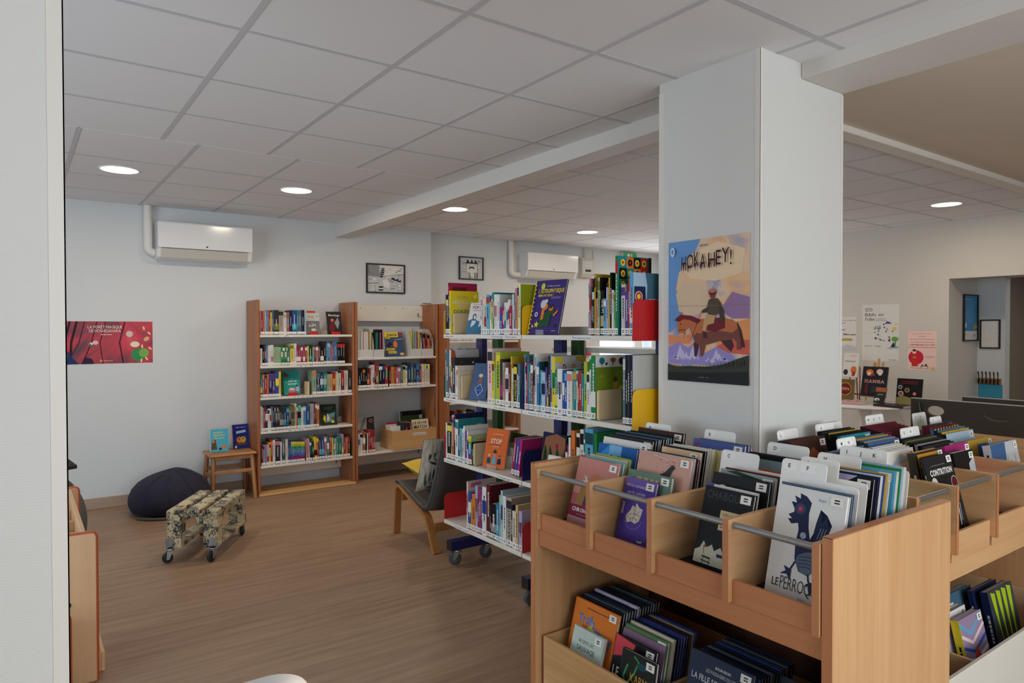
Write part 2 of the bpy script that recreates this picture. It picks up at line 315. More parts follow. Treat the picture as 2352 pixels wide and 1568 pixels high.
class Art:
    """flat print on a sheet: origin o, unit axes u (across) and v (up), normal n, size w x h; coordinates run 0..1"""
    def __init__(s, mb, o, u, v, n, w, h, mi=0, step=0.00012):
        s.mb = mb; s.o = Vector(o); s.u = Vector(u); s.v = Vector(v); s.n = Vector(n); s.w = w; s.h = h; s.mi = mi; s.k = 1; s.step = step
    def P(s, x, y): return s.o + s.u * (x * s.w) + s.v * (y * s.h) + s.n * (s.k * s.step)
    def poly(s, pts, c):
        s.mb.add([s.P(x, y) for x, y in pts], [tuple(range(len(pts)))], c, s.mi); s.k += 1
    def rect(s, x0, y0, x1, y1, c): s.poly([(x0, y0), (x1, y0), (x1, y1), (x0, y1)], c)
    def ell(s, x, y, rx, c, ry=None, n=16, rot=0.0):
        ry = rx if ry is None else ry
        q = []
        for i in range(n):
            a = 2 * PI * i / n; px, py = math.cos(a) * rx * s.h, math.sin(a) * ry * s.h
            q.append((x + (px * math.cos(rot) - py * math.sin(rot)) / s.w, y + (px * math.sin(rot) + py * math.cos(rot)) / s.h))
        s.poly(q, c)
    def line(s, pts, wd, c):
        w2 = wd * s.h / 2
        V = []; F = []
        Q = [(x * s.w, y * s.h) for x, y in pts]
        for i, (x, y) in enumerate(Q):
            a = Q[max(0, i - 1)]; b = Q[min(len(Q) - 1, i + 1)]
            dx, dy = b[0] - a[0], b[1] - a[1]; L = math.hypot(dx, dy) or 1; nx, ny = -dy / L * w2, dx / L * w2
            V += [s.P((x + nx) / s.w, (y + ny) / s.h), s.P((x - nx) / s.w, (y - ny) / s.h)]
        for i in range(len(Q) - 1): F.append((2 * i + 1, 2 * i + 3, 2 * i + 2, 2 * i))
        s.mb.add(V, F, c, s.mi); s.k += 1
    def text(s, txt, x, y, size, c, width=None, align='l', shear=0.0, bold=0.0, rot=0.0, stagger=0.0):
        """size: cap height as a share of the sheet height; width: the run's width as a share of the sheet width"""
        k = size * s.h / 0.73; tot = sum(glyph(ch, bold)[2] for ch in txt) - 0.075
        kx = k if width is None else width * s.w / tot
        X = {'l': 0.0, 'c': -tot * kx / 2, 'r': -tot * kx}[align]; ca, sa = math.cos(rot), math.sin(rot)
        for i, ch in enumerate(txt):
            vs, fs, ad = glyph(ch, bold); dy = stagger * (((i * 37) % 5) - 2) * k
            pts = []
            for px, py in vs:
                a, b2 = X + (px + shear * py) * kx, py * k + dy
                pts.append(s.P(x + (a * ca - b2 * sa) / s.w, y + (a * sa + b2 * ca) / s.h))
            if fs: s.mb.add(pts, fs, c, s.mi)
            X += ad * kx
        s.k += 1
    def scribble(s, x, y, w, size, c, rows=1, gap=1.7, seed=0):
        """lines of print too small to read"""
        rnd = random.Random(seed)
        for r in range(rows):
            px = x
            while px < x + w:
                L = rnd.uniform(.6, 1.6) * size * s.h / s.w
                s.mb.add([s.P(px, y), s.P(px + L, y), s.P(px + L, y + size * .55), s.P(px, y + size * .55)], [(0, 1, 2, 3)], c, s.mi); px += L * 1.35
            y -= size * gap
        s.k += 1

def tag(o, label, cat, group=None):
    n = len(label.split()); assert 4 <= n <= 16, (n, label)
    o['label'] = label; o['category'] = cat
    if group: o['group'] = group
    return o
def thing(name, label, cat, loc=(0, 0, 0), rz=0.0, group=None):
    o = bpy.data.objects.new(name, None); o.empty_display_size = 0.05; C.objects.link(o); o.location = loc; o.rotation_euler = (0, 0, rz)
    return tag(o, label, cat, group)
def struct(o): o['kind'] = 'structure'; return o
def plab(o, label): o['label'] = label; return o
def rounded(w, h, r, n=5, corners=(1, 1, 1, 1)):
    """outline of a rectangle with its corner at 0,0 (corners: ll, lr, ur, ul)"""
    q = []
    for (cx, cy, a0), on in zip(((r, r, PI), (w - r, r, 1.5 * PI), (w - r, h - r, 0), (r, h - r, .5 * PI)), corners):
        if on: q += [(cx + r * math.cos(a0 + i / n * PI / 2), cy + r * math.sin(a0 + i / n * PI / 2)) for i in range(n + 1)]
        else: q.append((0 if cx == r else w, 0 if cy == r else h))
    return q
# ================================================================ the room
struct(MB().box(-3.2, 12, -2.8, 7.4, -0.1, 0).build('floor', 'floor'))
def wall(name, boxes, mat='wall', parent=None):
    mb = MB()
    for q in boxes: mb.box(*q)
    o = mb.build(name, mat)
    if parent: o.parent = parent
    return struct(o)
wall('wall_back', [(-3.2, 3.82, 6.9, 7.2, 0, 2.9)])
wall('wall_far', [(3.82, 6.53, 7.03, 7.3, 0, 2.9), (6.53, 7.66, 7.03, 7.3, 0, 0.5), (6.53, 7.66, 7.03, 7.3, 2.02, 2.9), (7.66, 7.75, 7.03, 7.3, 0, 2.9)])
wall('wall_right', [(7.72, 8.42, 3.125, 7.3, 0, 2.9), (7.72, 8.0, 0.9, 3.125, 2.05, 2.9), (7.72, 8.0, -2.8, 0.9, 0, 2.9)], 'wall_r')
wall('wall_hall', [(8.42, 8.55, 2.87, 3.3, 0, 2.9), (8.0, 11.8, -2.8, -2.7, 0, 2.9)])
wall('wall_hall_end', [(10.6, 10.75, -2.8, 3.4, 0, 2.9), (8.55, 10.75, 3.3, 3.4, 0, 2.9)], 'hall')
struct(MB().box(8.0, 10.75, -2.8, 3.4, 2.5, 2.6).build('ceiling_hall', 'wall_r'))
wall('wall_left', [(-3.2, -3.0, -2.8, 1.3, 0, 2.9), (-3.2, -3.0, 4.7, 7.2, 0, 2.9), (-3.2, -3.0, 1.3, 4.7, 0, 0.1), (-3.2, -3.0, 1.3, 4.7, 2.35, 2.9)])
wall('wall_near', [(-3.2, -.7, -2.8, -2.6, 0, 2.9), (4.1, 8.0, -2.8, -2.6, 0, 2.9), (-.7, 4.1, -2.8, -2.6, 0, 0.25), (-.7, 4.1, -2.8, -2.6, 2.5, 2.9)])
struct(MB().box(-0.55, 0.079, 1.65, 2.2, 0, 2.645).build('pillar_doorway', 'pillar'))
struct(MB().box(0.052, 0.081, 1.6485, 1.66, 0, 2.644).box(0.0785, 0.081, 1.6485, 1.69, 0, 2.644).build('trim_1', 'corner_trim'))
struct(MB().box(2.385, 2.995, 1.65, 2.172, 0, 2.645).build('pillar_poster', 'pillar'))
tr = MB().box(2.383, 2.3995, 1.648, 1.664, 0, 2.644).box(2.3835, 2.387, 1.648, 1.672, 0, 2.644).box(2.3835, 2.387, 2.146, 2.174, 0, 2.60).box(2.978, 2.997, 1.648, 1.652, 0, 2.57)
struct(tr.build('trim_2', 'corner_trim'))
# baseboards
struct(MB().box(-3.0, 1.785, 6.885, 6.9, 0, 0.092, bev=.002).build('baseboard_back', 'skirt'))
struct(MB().box(2.76, 3.64, 6.885, 6.9, 0, 0.092, bev=.002).build('baseboard_back_2', 'skirt'))
struct(MB().box(-3.0, -2.985, -2.6, 1.3, 0, 0.092).build('baseboard_left', 'skirt'))
# beams
struct(MB().box(2.668, 2.992, -2.6, 1.65, 2.577, 2.66, bev=.004).build('beam_near', 'beam'))
bm = MB(); x0, x1 = 2.69, 2.845
pts = [(2.172, 2.563), (3.2, 2.545), (4.3, 2.527), (5.6, 2.512), (6.9, 2.497)]
for (ya, za), (yb, zb) in zip(pts, pts[1:]):
    bm.add([(x0, ya, za), (x1, ya, za), (x1, yb, zb), (x0, yb, zb), (x0, ya, 2.66), (x0, yb, 2.66), (x1, ya, 2.66), (x1, yb, 2.66)],
           [(0, 3, 2, 1), (0, 4, 5, 3), (1, 2, 7, 6)])
struct(bm.build('beam_far', 'beam'))
struct(MB().box(2.992, 7.72, 2.0, 2.1, 2.606, 2.66, bev=.003).build('trim_3', 'corner_trim'))
# ceiling: void slab, plaster field, grid bars, tiles
ceil = struct(MB().box(-3.2, 8.0, -2.8, 7.3, 2.72, 2.85).build('ceiling', 'void'))
struct(MB().box(2.992, 7.72, -2.6, 2.0, 2.642, 2.70).build('ceiling_plaster', 'plaster'))
TM = {}
def field(xs, ys, skip=None):
    for i in range(len(xs) - 1):
        for j in range(len(ys) - 1):
            w, d = xs[i + 1] - xs[i] - 0.004, ys[j + 1] - ys[j] - 0.004
            if w < .03 or d < .03: continue
            k = (round(w, 3), round(d, 3)); c = ((xs[i] + xs[i + 1]) / 2, (ys[j] + ys[j + 1]) / 2, 2.6422 + random.Random(i * 31 + j).uniform(0, .0008))
            if k not in TM:
                o = MB().box(-w / 2, w / 2, -d / 2, d / 2, 0, 0.016, bev=.0015).build('tile', 'tile'); TM[k] = o.data
            else:
                o = bpy.data.objects.new('tile', TM[k]); C.objects.link(o)
            o.location = c; o.parent = ceil
    for x in xs[1:-1]: MB().box(x - .0125, x + .0125, ys[0], ys[-1], 2.6408, 2.6425).build('grid_bar', 'tbar', ceil)
    for y in ys[1:-1]: MB().box(xs[0], xs[-1], y - .0125, y + .0125, 2.6410, 2.6424).build('grid_bar', 'tbar', ceil)
def lines(a, step, lo, hi):
    q = [lo]; x = a + math.ceil((lo - a) / step) * step
    while x < hi - .02:
        if x > lo + .02: q.append(x)
        x += step
    return q + [hi]
field(lines(.693, .601, -1.12, 2.69), lines(4.46, .598, -0.35, 4.456))
field(lines(.285, .605, -1.53, 2.69), [4.463, 5.13, 5.74, 6.34, 6.9])
field(lines(5.08, .6, 2.845, 7.72), lines(2.5, .6, 2.1, 7.03))
struct(MB().box(-3.0, -1.12, -2.6, 4.456, 2.645, 2.66).box(-3.0, -1.53, 4.463, 6.9, 2.645, 2.66).box(-1.12, 2.69, -2.6, -0.35, 2.645, 2.66).build('ceiling_rest', 'tile'))
# windows
def window(n, boxes, pane, axis_mat='plastic_white'):
    mb = MB()
    for q in boxes: mb.box(*q, bev=.004)
    w = struct(mb.build('window_%d' % n, axis_mat))
    p = MB().box(*pane).build('pane', 'pane', w)
    return w
window(1, [(6.53, 7.66, 7.08, 7.14, 0.5, 0.56), (6.53, 7.66, 7.08, 7.14, 1.96, 2.02), (6.53, 6.575, 7.08, 7.14, .56, 1.96), (7.27, 7.42, 7.08, 7.14, .56, 1.96), (7.615, 7.66, 7.08, 7.14, .56, 1.96)], (6.55, 7.64, 7.105, 7.11, .52, 2.0))
window(2, [(-3.12, -3.06, 1.3, 4.7, .1, .18), (-3.12, -3.06, 1.3, 4.7, 2.29, 2.35), (-3.12, -3.06, 1.3, 1.38, .18, 2.29), (-3.12, -3.06, 2.96, 3.04, .18, 2.29), (-3.12, -3.06, 4.62, 4.7, .18, 2.29)], (-3.1, -3.095, 1.33, 4.67, .13, 2.32))
window(3, [(-.7, 4.1, -2.74, -2.68, .25, .46), (-.7, 4.1, -2.74, -2.68, 2.44, 2.5), (-.7, -.64, -2.74, -2.68, .46, 2.44), (.87, .93, -2.74, -2.68, .46, 2.44), (2.47, 2.53, -2.74, -2.68, .46, 2.44), (4.04, 4.1, -2.74, -2.68, .46, 2.44)], (-.67, 4.07, -2.715, -2.71, .43, 2.47))

# ================================================================ ceiling lamps, air conditioners, wall bits
LAB = ['round recessed ceiling lamp over the side wall, above the red forest poster', 'round recessed ceiling lamp in front of the five-shelf bookcase', 'round recessed ceiling lamp just past the far beam',
       'round recessed ceiling lamp before the far air conditioner', 'round recessed ceiling lamp beyond the pillar, near the doorway wall', 'round recessed ceiling lamp peeping out beside the poster pillar']
for lab, (x, y) in zip(LAB, [(.585, 5.46), (1.81, 5.455), (3.27, 5.46), (5.26, 5.87), (6.70, 2.74), (6.78, 5.86)]):
    t = thing('ceiling_lamp', lab, 'ceiling lamp', (x, y, 2.637), 0, 'recessed ceiling lamps')
    MB().lathe([(.128, .008), (.128, .003), (.122, 0), (.116, .0), (.115, .005)], 40).build('rim', 'plastic_white', t)
    MB().add([(0.1155 * math.cos(k * PI / 20), 0.1155 * math.sin(k * PI / 20), .003) for k in range(40)], [tuple(range(39, -1, -1))]).build('diffuser', 'lamp', t)
    l = bpy.data.lights.new('lamp_light', 'AREA'); l.shape = 'DISK'; l.size = .2; l.energy = 10; l.color = (1.0, .84, .66)
    lo = bpy.data.objects.new('lamp_light', l); C.objects.link(lo); lo.parent = t; lo.location = (0, 0, -.004)

def air_con(lab, x0, x1, yw, z0, z1):
    t = thing('air_conditioner', lab, 'air conditioner', ((x0 + x1) / 2, yw, z0), 0, 'wall air conditioners')
    w = (x1 - x0) / 2; h = z1 - z0
    body = [(0, .02), (0, h), (-.17, h), (-.19, h - .01), (-.192, .10), (-.15, .015), (-.10, 0), (-.03, 0)]
    MB().prism([(-w, y, z) for y, z in body], (2 * w, 0, 0)).build('casing', 'plastic_white', t)
    front = [(-.1925, .092), (-.203, .097), (-.205, h - .012), (-.198, h), (-.17, h + .001), (-.17, h - .004), (-.192, h - .012)]
    MB().prism([(-w + .002, y, z) for y, z in front], (2 * w - .004, 0, 0)).build('front_panel', 'plastic_white', t)
    fl = [(-.188, .084), (-.198, .088), (-.158, .010), (-.148, .006)]
    MB().prism([(-w + .03, y, z) for y, z in fl], (2 * w - .08, 0, 0)).build('louver', 'plastic_grey', t)
    MB().prism([(-w + .027, -.1935, .0905), (-w + .027, -.1985, .0905), (-w + .027, -.1985, .0885), (-w + .027, -.1935, .0885)], (2 * w - .074, 0, 0)).build('air_slot', 'dark', t)
    MB().box(-.006, .008, -.2065, -.204, .112, .124, bev=.002).build('indicator', 'dark', t)
air_con('long white wall air conditioner above the red forest poster', 1.005, 1.806, 6.9, 2.168, 2.49)
air_con('white wall air conditioner behind the wheeled rack, beside a grey control box', 5.137, 5.96, 7.03, 2.185, 2.50)
def trunk(lab, x, y, zb, xe):
    p = [(x, y, 2.64), (x, y, zb + .07)] + [(x + .05 * (1 - math.cos(a)), y, zb + .07 - .05 * math.sin(a)) for a in (PI / 8, PI / 4, 3 * PI / 8, PI / 2)] + [(xe, y, zb + .02)]
    mb = MB().tube(p, .036, 12, up=(0, 1, 0)); o = mb.build('pipe_cover', 'corner_trim', None, (x, y, zb)); tag(o, lab, 'pipe', 'air conditioner pipe covers')
trunk('white pipe cover bending into the air conditioner above the red poster', .95, 6.86, 2.205, 1.003)
trunk('white pipe cover bending into the air conditioner behind the wheeled rack', 5.0, 6.99, 2.205, 5.135)
t = thing('control_box', 'grey wall control box beside the far air conditioner', 'control box', (6.235, 7.03, 2.24))
MB().prism([(-.1, 0, 0), (-.1, -.05, .0), (-.1, -.085, .05), (-.1, -.085, .23), (-.1, -.06, .265), (-.1, 0, .265)], (.2, 0, 0)).build('case', 'plastic_grey', t)
MB().box(-.045, .055, -.0875, -.084, .075, .105).build('display', 'dark', t)
for z in (.15, .19): MB().box(-.05, .06, -.088, -.084, z, z + .008).build('button', 'plastic_white', t)
MB().box(-.015, .015, -.03, 0, .265, .40).build('cable_duct', 'plastic_grey', t)
tag(MB().tube([(6.40, 7.02, 2.62), (6.40, 7.02, 2.32), (6.42, 7.02, 2.28)], .007, 8).build('wall_cable', 'plastic_grey', None, (6.4, 7.02, 2.28)), 'thin grey cable running down beside the control box', 'cable')
t = thing('exit_sign', 'small green exit sign high on the far wall', 'exit sign', (7.06, 7.03, 2.52))
MB().box(-.14, .14, -.05, 0, 0, .115, bev=.006).build('housing', 'plastic_grey', t)
mb = MB().box(-.13, .13, -.0525, -.05, .008, .107); a = Art(mb, (-.13, -.0527, .008), (1, 0, 0), (0, 0, 1), (0, -1, 0), .26, .1, 0)
mb.build('face', 'exit', t)
mb = MB(); a = Art(mb, (-.13, -.0527, .008), (1, 0, 0), (0, 0, 1), (0, -1, 0), .26, .1)
a.rect(.3, .2, .5, .8, 'white'); a.ell(.62, .75, .1, 'white'); a.line([(.62, .65), (.6, .4), (.68, .2)], .12, 'white'); a.line([(.55, .5), (.68, .55)], .1, 'white'); mb.build('pictogram', 'ink', t)
t = thing('alarm_button', 'small red alarm box on the far wall by the window', 'alarm box', (6.30, 7.03, 1.19))
MB().box(-.04, .04, -.04, 0, 0, .13, bev=.006).build('case', 'red_metal', t); MB().box(-.022, .022, -.043, -.04, .035, .085).build('press_plate', 'plastic_white', t)
tag(MB().box(7.3, 7.44, 4.78, 4.92, 2.625, 2.6405, bev=.004).build('smoke_vent', 'dark', None, (7.37, 4.85, 2.625)), 'small dark ceiling fitting near the wall behind the pillar', 'ceiling fitting')

# ================================================================ posters and frames
def sheet(name, lab, cat, o, u, n, w, h, draw, ground='ink', group=None, base='white', thick=.0012):
    """a sheet of paper pinned to a wall: o is its lower corner"""
    u = Vector(u); n = Vector(n); v = Vector((0, 0, 1)); o = Vector(o)
    mb = MB(); p = [o, o + u * w, o + u * w + v * h, o + v * h]; mb.prism([tuple(q) for q in p], tuple(n * thick), base)
    ob = mb.build(name, ground, None, tuple(o + u * w / 2)); tag(ob, lab, cat, group)
    m2 = MB(); a = Art(m2, o + n * thick, u, v, n, w, h); draw(a)
    if m2.f:
        pr = m2.build('print', 'ink', ob); pr.data.transform(Matrix.Translation(-(o + u * w / 2)))
    return ob
M['forest'] = painted('red_forest_print', [(.28, (40, 26, 52)), (.42, (128, 20, 44)), (.5, (176, 24, 48)), (.6, (196, 36, 60)), (.7, (206, 70, 84)), (.8, (214, 150, 90))], 3.2, 1.2, 3.1, .4, 6)
def d_forest(a):
    for x, l, w in ((.12, .16, .05), (.2, .12, .02), (.33, .28, .025), (.42, .5, .02), (.63, .72, .03), (.05, .02, .04)): a.line([(x + .06, 1), (x, .5), (l - .05, 0)], w, (74, 14, 38) if x > .3 else (52, 12, 30))
    a.poly([(0, 0), (.2, 0), (.14, .14), (.08, .3), (0, .38)], (34, 48, 96)); a.poly([(0, 0), (.06, 0), (.09, .2), (.05, .38), (0, .3)], (30, 96, 140)); a.poly([(.22, 0), (.36, 0), (.33, .13), (.26, .16)], (54, 24, 52))
    a.ell(.84, .2, .16, (52, 140, 84)); a.ell(.9, .24, .11, (120, 170, 84)); a.ell(.8, .45, .1, (236, 220, 190), .07); a.ell(.74, .7, .075, (214, 190, 176)); a.ell(.93, .58, .07, (220, 170, 130), .05, rot=.6)
    for x, y in ((.88, .4), (.96, .72), (.9, .84), (.97, .35), (.87, .06), (.93, .1)): a.ell(x, y, .05, (236, 206, 160), .02, rot=x * 9)
    a.ell(.325, .46, .045, (235, 225, 215)); a.poly([(.3, .4), (.345, .4), (.35, .5), (.335, .43), (.31, .5)], (72, 96, 54)); a.ell(.372, .5, .06, (226, 180, 200), .05)
    a.text('LA FORÊT MAGIQUE', .475, .835, .07, 'white', .37, 'c'); a.text('DE HOSHIGAHARA', .475, .745, .07, 'white', .34, 'c'); a.scribble(.43, .68, .1, .03, 'white', 1); a.ell(.43, .07, .03, 'mustard'); a.scribble(.46, .06, .09, .03, (220, 170, 120), 1)
sheet('forest_poster', 'wide crimson forest poster taped to the back wall', 'poster', (.285, 6.9, 1.247), (1, 0, 0), (0, -1, 0), .70, .365, d_forest, 'forest')

M['clouds'] = painted('painted_cloud_print', [(.30, (96, 140, 196)), (.42, (168, 160, 178)), (.5, (224, 194, 164)), (.58, (232, 178, 122)), (.68, (186, 160, 178)), (.8, (150, 120, 150))], 4.2, .7, 11.4, .35, 5, (1, 1, 1.2))
def d_rider(a):
    a.poly([(0, .34), (0, 1), (.42, 1), (.3, .86), (.14, .78), (.1, .66), (.2, .5), (.14, .4)], (104, 152, 206))
    a.poly([(.1, .62), (.2, .72), (.42, .68), (.56, .6), (.5, .5), (.3, .46), (.14, .5)], (218, 190, 160)); a.poly([(.16, .8), (.3, .9), (.62, .97), (.95, .9), (.9, .74), (.6, .7), (.3, .73)], (234, 206, 172))
    a.poly([(.66, .5), (.8, .62), (1, .58), (1, .44), (.8, .44)], (150, 118, 158)); a.poly([(0, .26), (0, .33), (.2, .31), (.32, .35), (.3, .27)], (222, 140, 96)); a.poly([(.6, .24), (.7, .36), (.86, .42), (1, .44), (1, .22)], (226, 150, 92)); a.poly([(.55, .22), (.75, .3), (1, .3), (1, .2)], (206, 96, 80))
    a.poly([(0, .12), (0, .24), (.14, .28), (.26, .24), (.36, .28), (.46, .2), (.62, .25), (.8, .2), (.9, .12)], (150, 138, 200))
    for x, s in ((.02, .7), (.1, 1), (.18, .8), (.27, 1), (.47, .6), (.56, .9), (.64, .7)): a.poly([(x, .15), (x + .035, .19 * s + .03), (x + .06, .24 * s + .02), (x + .085, .2 * s + .02), (x + .1, .21 * s + .01), (x + .14, .15), (x + .1, .17), (x + .075, .155), (x + .05, .175), (x + .03, .155)], (196, 188, 218))
    # a plain horse and a plain seated rider
    H = lambda q: [((x - 138) / 694, (1410 - y) / 1240) for x, y in q]
    lt, md, dk, rd = (186, 108, 66), (120, 68, 60), (74, 40, 46), (112, 32, 44)
    a.poly(H([(735, 885), (770, 960), (800, 1100), (740, 1100), (735, 1000)]), dk)
    a.poly(H([(400, 1050), (372, 1070), (380, 1185), (400, 1195), (420, 1090)]), dk); a.poly(H([(590, 1030), (640, 1090), (690, 1140), (710, 1090), (690, 1020)]), dk)
    a.poly(H([(330, 930), (365, 1010), (380, 1060), (420, 1090), (480, 1088), (600, 1050), (690, 1040), (745, 1000), (745, 930), (700, 872), (640, 860), (440, 862), (380, 880)]), md)
    a.poly(H([(440, 862), (400, 880), (380, 960), (420, 990), (560, 960), (700, 980), (745, 960), (735, 905), (700, 872), (640, 860)]), lt)
    a.poly(H([(425, 1080), (432, 1190), (458, 1180), (480, 1080)]), md); a.poly(H([(680, 1000), (735, 1060), (735, 1120), (772, 1115), (765, 1030), (745, 940)]), md)
    a.poly(H([(268, 822), (225, 890), (228, 950), (240, 1015), (262, 1036), (285, 1022), (300, 962), (330, 932), (372, 1010), (430, 960), (440, 870), (350, 835)]), lt)
    a.poly(H([(236, 985), (240, 1015), (262, 1036), (285, 1022), (290, 985)]), (206, 150, 120)); a.ell((255 - 138) / 694, (1410 - 905) / 1240, .006, dk)
    a.poly(H([(196, 872), (230, 840), (262, 812), (275, 826), (350, 832), (440, 872), (410, 905), (340, 872), (285, 862), (240, 885)]), rd); a.poly(H([(255, 822), (262, 795), (276, 822)]), lt)
    a.line(H([(236, 960), (298, 955)]), .006, rd); a.line(H([(290, 985), (350, 1045), (440, 800)]), .003, dk)
    a.poly(H([(470, 860), (640, 852), (640, 940), (560, 975), (490, 960)]), rd)
    a.poly(H([(492, 825), (560, 835), (550, 900), (495, 915), (478, 975), (452, 965), (462, 880)]), (196, 156, 112)); a.poly(H([(452, 965), (480, 972), (495, 1030), (460, 1025)]), dk)
    a.poly(H([(505, 700), (540, 685), (580, 692), (612, 740), (612, 812), (560, 832), (500, 822), (488, 770)]), (84, 72, 54)); a.poly(H([(596, 715), (632, 800), (636, 880), (606, 890), (588, 790)]), (70, 60, 48)); a.poly(H([(496, 760), (446, 790), (448, 812), (505, 806)]), (70, 60, 48))
    a.ell((537 - 138) / 694, (1410 - 662) / 1240, .024, (150, 60, 56)); a.ell((537 - 138) / 694, (1410 - 638) / 1240, .032, (70, 44, 44), .022); a.ell((537 - 138) / 694, (1410 - 625) / 1240, .03, (190, 112, 84), .015)
    a.poly([(0, 0), (1, 0), (1, .2), (.86, .17), (.7, .13), (.5, .11), (.3, .11), (.12, .1), (0, .12)], (54, 58, 48)); a.poly([(0, 0), (1, 0), (1, .09), (.5, .07), (0, .06)], (30, 32, 34))
    for i in range(46):
        x = i / 46; y = .1 + .1 * max(0, x - .45); a.poly([(x, y - .02), (x + .02, y - .02), (x + .012 + .01 * math.sin(i * 7), y + .02 + .012 * math.sin(i * 3.1))], (58, 62, 50))
    a.text('HOKA', .19, .80, .105, (58, 26, 42), .31, bold=.004, stagger=.04, shear=.04); a.text('HEY!', .53, .808, .105, (58, 26, 42), .28, bold=.004, stagger=.04, shear=.04)
    for x, y in ((.21, .77), (.27, .76), (.36, .775), (.44, .77), (.54, .775), (.62, .785)): a.poly([(x, y + .06), (x + .025, y + .06), (x + .008, y)], (58, 26, 42))
    a.text('NEYEF', .48, .945, .012, (58, 26, 42), .1, 'c', bold=.02); a.ell(.075, .925, .022, (206, 220, 232), .034, 8); a.ell(.075, .925, .013, (104, 152, 206), .02, 8)
    a.text('LABEL 619', .48, .03, .012, (120, 120, 116), .13, 'c'); a.line([(0, .535), (1, .53)], .002, (150, 130, 130))
sheet('rider_poster', 'tall painted poster of a rider under clouds on the white pillar', 'poster', (2.3835, 2.113, 1.307), (0, -1, 0), (-1, 0, 0), .423, .614, d_rider, 'clouds')

def d_folie(a):
    a.text('Biblis en', .08, .795, .062, 'charcoal', .5); a.text('folie', .08, .715, .062, 'charcoal', .26); a.scribble(.38, .74, .27, .02, 'grey', 2, 1.5, 3); a.scribble(.08, .93, .18, .018, 'charcoal', 3, 1.3, 5)
    rnd = random.Random(4)
    for i in range(34):
        x = rnd.uniform(.34, .96); y = .66 - rnd.uniform(0, .4) * (.5 + x / 2); a.ell(x, y, rnd.uniform(.008, .022), rnd.choice(['charcoal', 'purple', 'yellow', 'royal', 'lime', 'rose', 'charcoal', 'white', 'green']), rnd.uniform(.006, .016))
    a.poly([(.62, .66), (.68, .7), (.75, .69), (.8, .66)], 'purple'); a.ell(.89, .39, .055, (96, 170, 60), .042, 12); a.line([(.9, .35), (.9, .27)], .012, 'brown'); a.poly([(.78, .25), (.86, .34), (.9, .25)], 'charcoal'); a.poly([(.7, .235), (.98, .26), (.98, .24), (.7, .225)], 'sky'); a.ell(.87, .57, .03, 'yellow')
    for x in (.36, .42, .48): a.line([(x, .56), (x + .02, .62)], .012, ['rose', 'sky', 'mustard'][int(x * 10) % 3])
    a.scribble(.08, .26, .18, .012, 'charcoal', 1); a.scribble(.36, .26, .16, .012, 'charcoal', 1); a.scribble(.74, .02, .2, .012, 'charcoal', 1); a.line([(.47, 0), (.47, 1)], .002, 'palegrey'); a.line([(0, .5), (1, .5)], .002, 'palegrey')
sheet('library_poster', 'white folded poster with tiny coloured figures on the doorway wall', 'poster', (7.72, 4.01, 1.19), (0, -1, 0), (-1, 0, 0), .40, .62, d_folie)
def d_the(a):
    a.rect(0, 0, 1, 1, (240, 206, 196)); a.text('samedi 10 Octobre', .5, .93, .025, (206, 70, 60), .7, 'c'); a.text('15h00', .5, .855, .03, (206, 70, 60), .22, 'c'); a.scribble(.06, .79, .86, .02, (150, 110, 120), 1); a.scribble(.1, .72, .8, .02, (150, 110, 120), 1)
    a.text('"CÉRÉMONIE DU THÉ"', .5, .635, .035, (206, 52, 44), .9, 'c', bold=.02); a.scribble(.02, .585, .95, .018, 'charcoal', 1); a.ell(.29, .33, .185, (206, 36, 62)); a.ell(.23, .47, .05, (240, 206, 186)); a.ell(.23, .51, .045, 'charcoal', .03); a.poly([(.14, .1), (.17, .4), (.3, .4), (.36, .1)], (206, 52, 44)); a.line([(.18, .33), (.3, .33)], .03, 'mustard')
    a.line([(.1, .055), (.75, .05)], .006, 'charcoal'); a.line([(.44, .11), (.72, .11)], .012, 'charcoal'); a.line([(.47, .06), (.47, .11)], .01, 'charcoal'); a.line([(.7, .06), (.7, .11)], .01, 'charcoal'); a.ell(.64, .14, .025, 'charcoal'); a.ell(.52, .135, .018, 'charcoal'); a.scribble(.6, .36, .3, .012, 'grey', 2); a.rect(.8, .02, .94, .09, (206, 190, 110))
sheet('tea_notice', 'pink notice with a red circle and kneeling figure by the doorway', 'notice', (7.72, 3.52, 1.105), (0, -1, 0), (-1, 0, 0), .285, .41, d_the)
def d_atel(a):
    a.text('14 Octobre', .98, .88, .04, (120, 30, 60), .62, 'r'); a.text('14h30', .62, .8, .04, (120, 30, 60), .3, 'r'); a.text('Atelier', .64, .6, .05, (120, 30, 60), .45, 'r', bold=.02); a.text('Manga', .98, .46, .05, (120, 30, 60), .42, 'r', bold=.02); a.rect(.45, .29, .86, .36, 'mustard'); a.poly([(0, 0), (1, 0), (1, .1), (.7, .18), (.4, .1), (0, .2)], 'palegrey')
sheet('workshop_notice', 'white workshop notice half hidden behind the pillar edge', 'notice', (7.72, 4.42, 1.295), (0, -1, 0), (-1, 0, 0), .345, .385, d_atel)

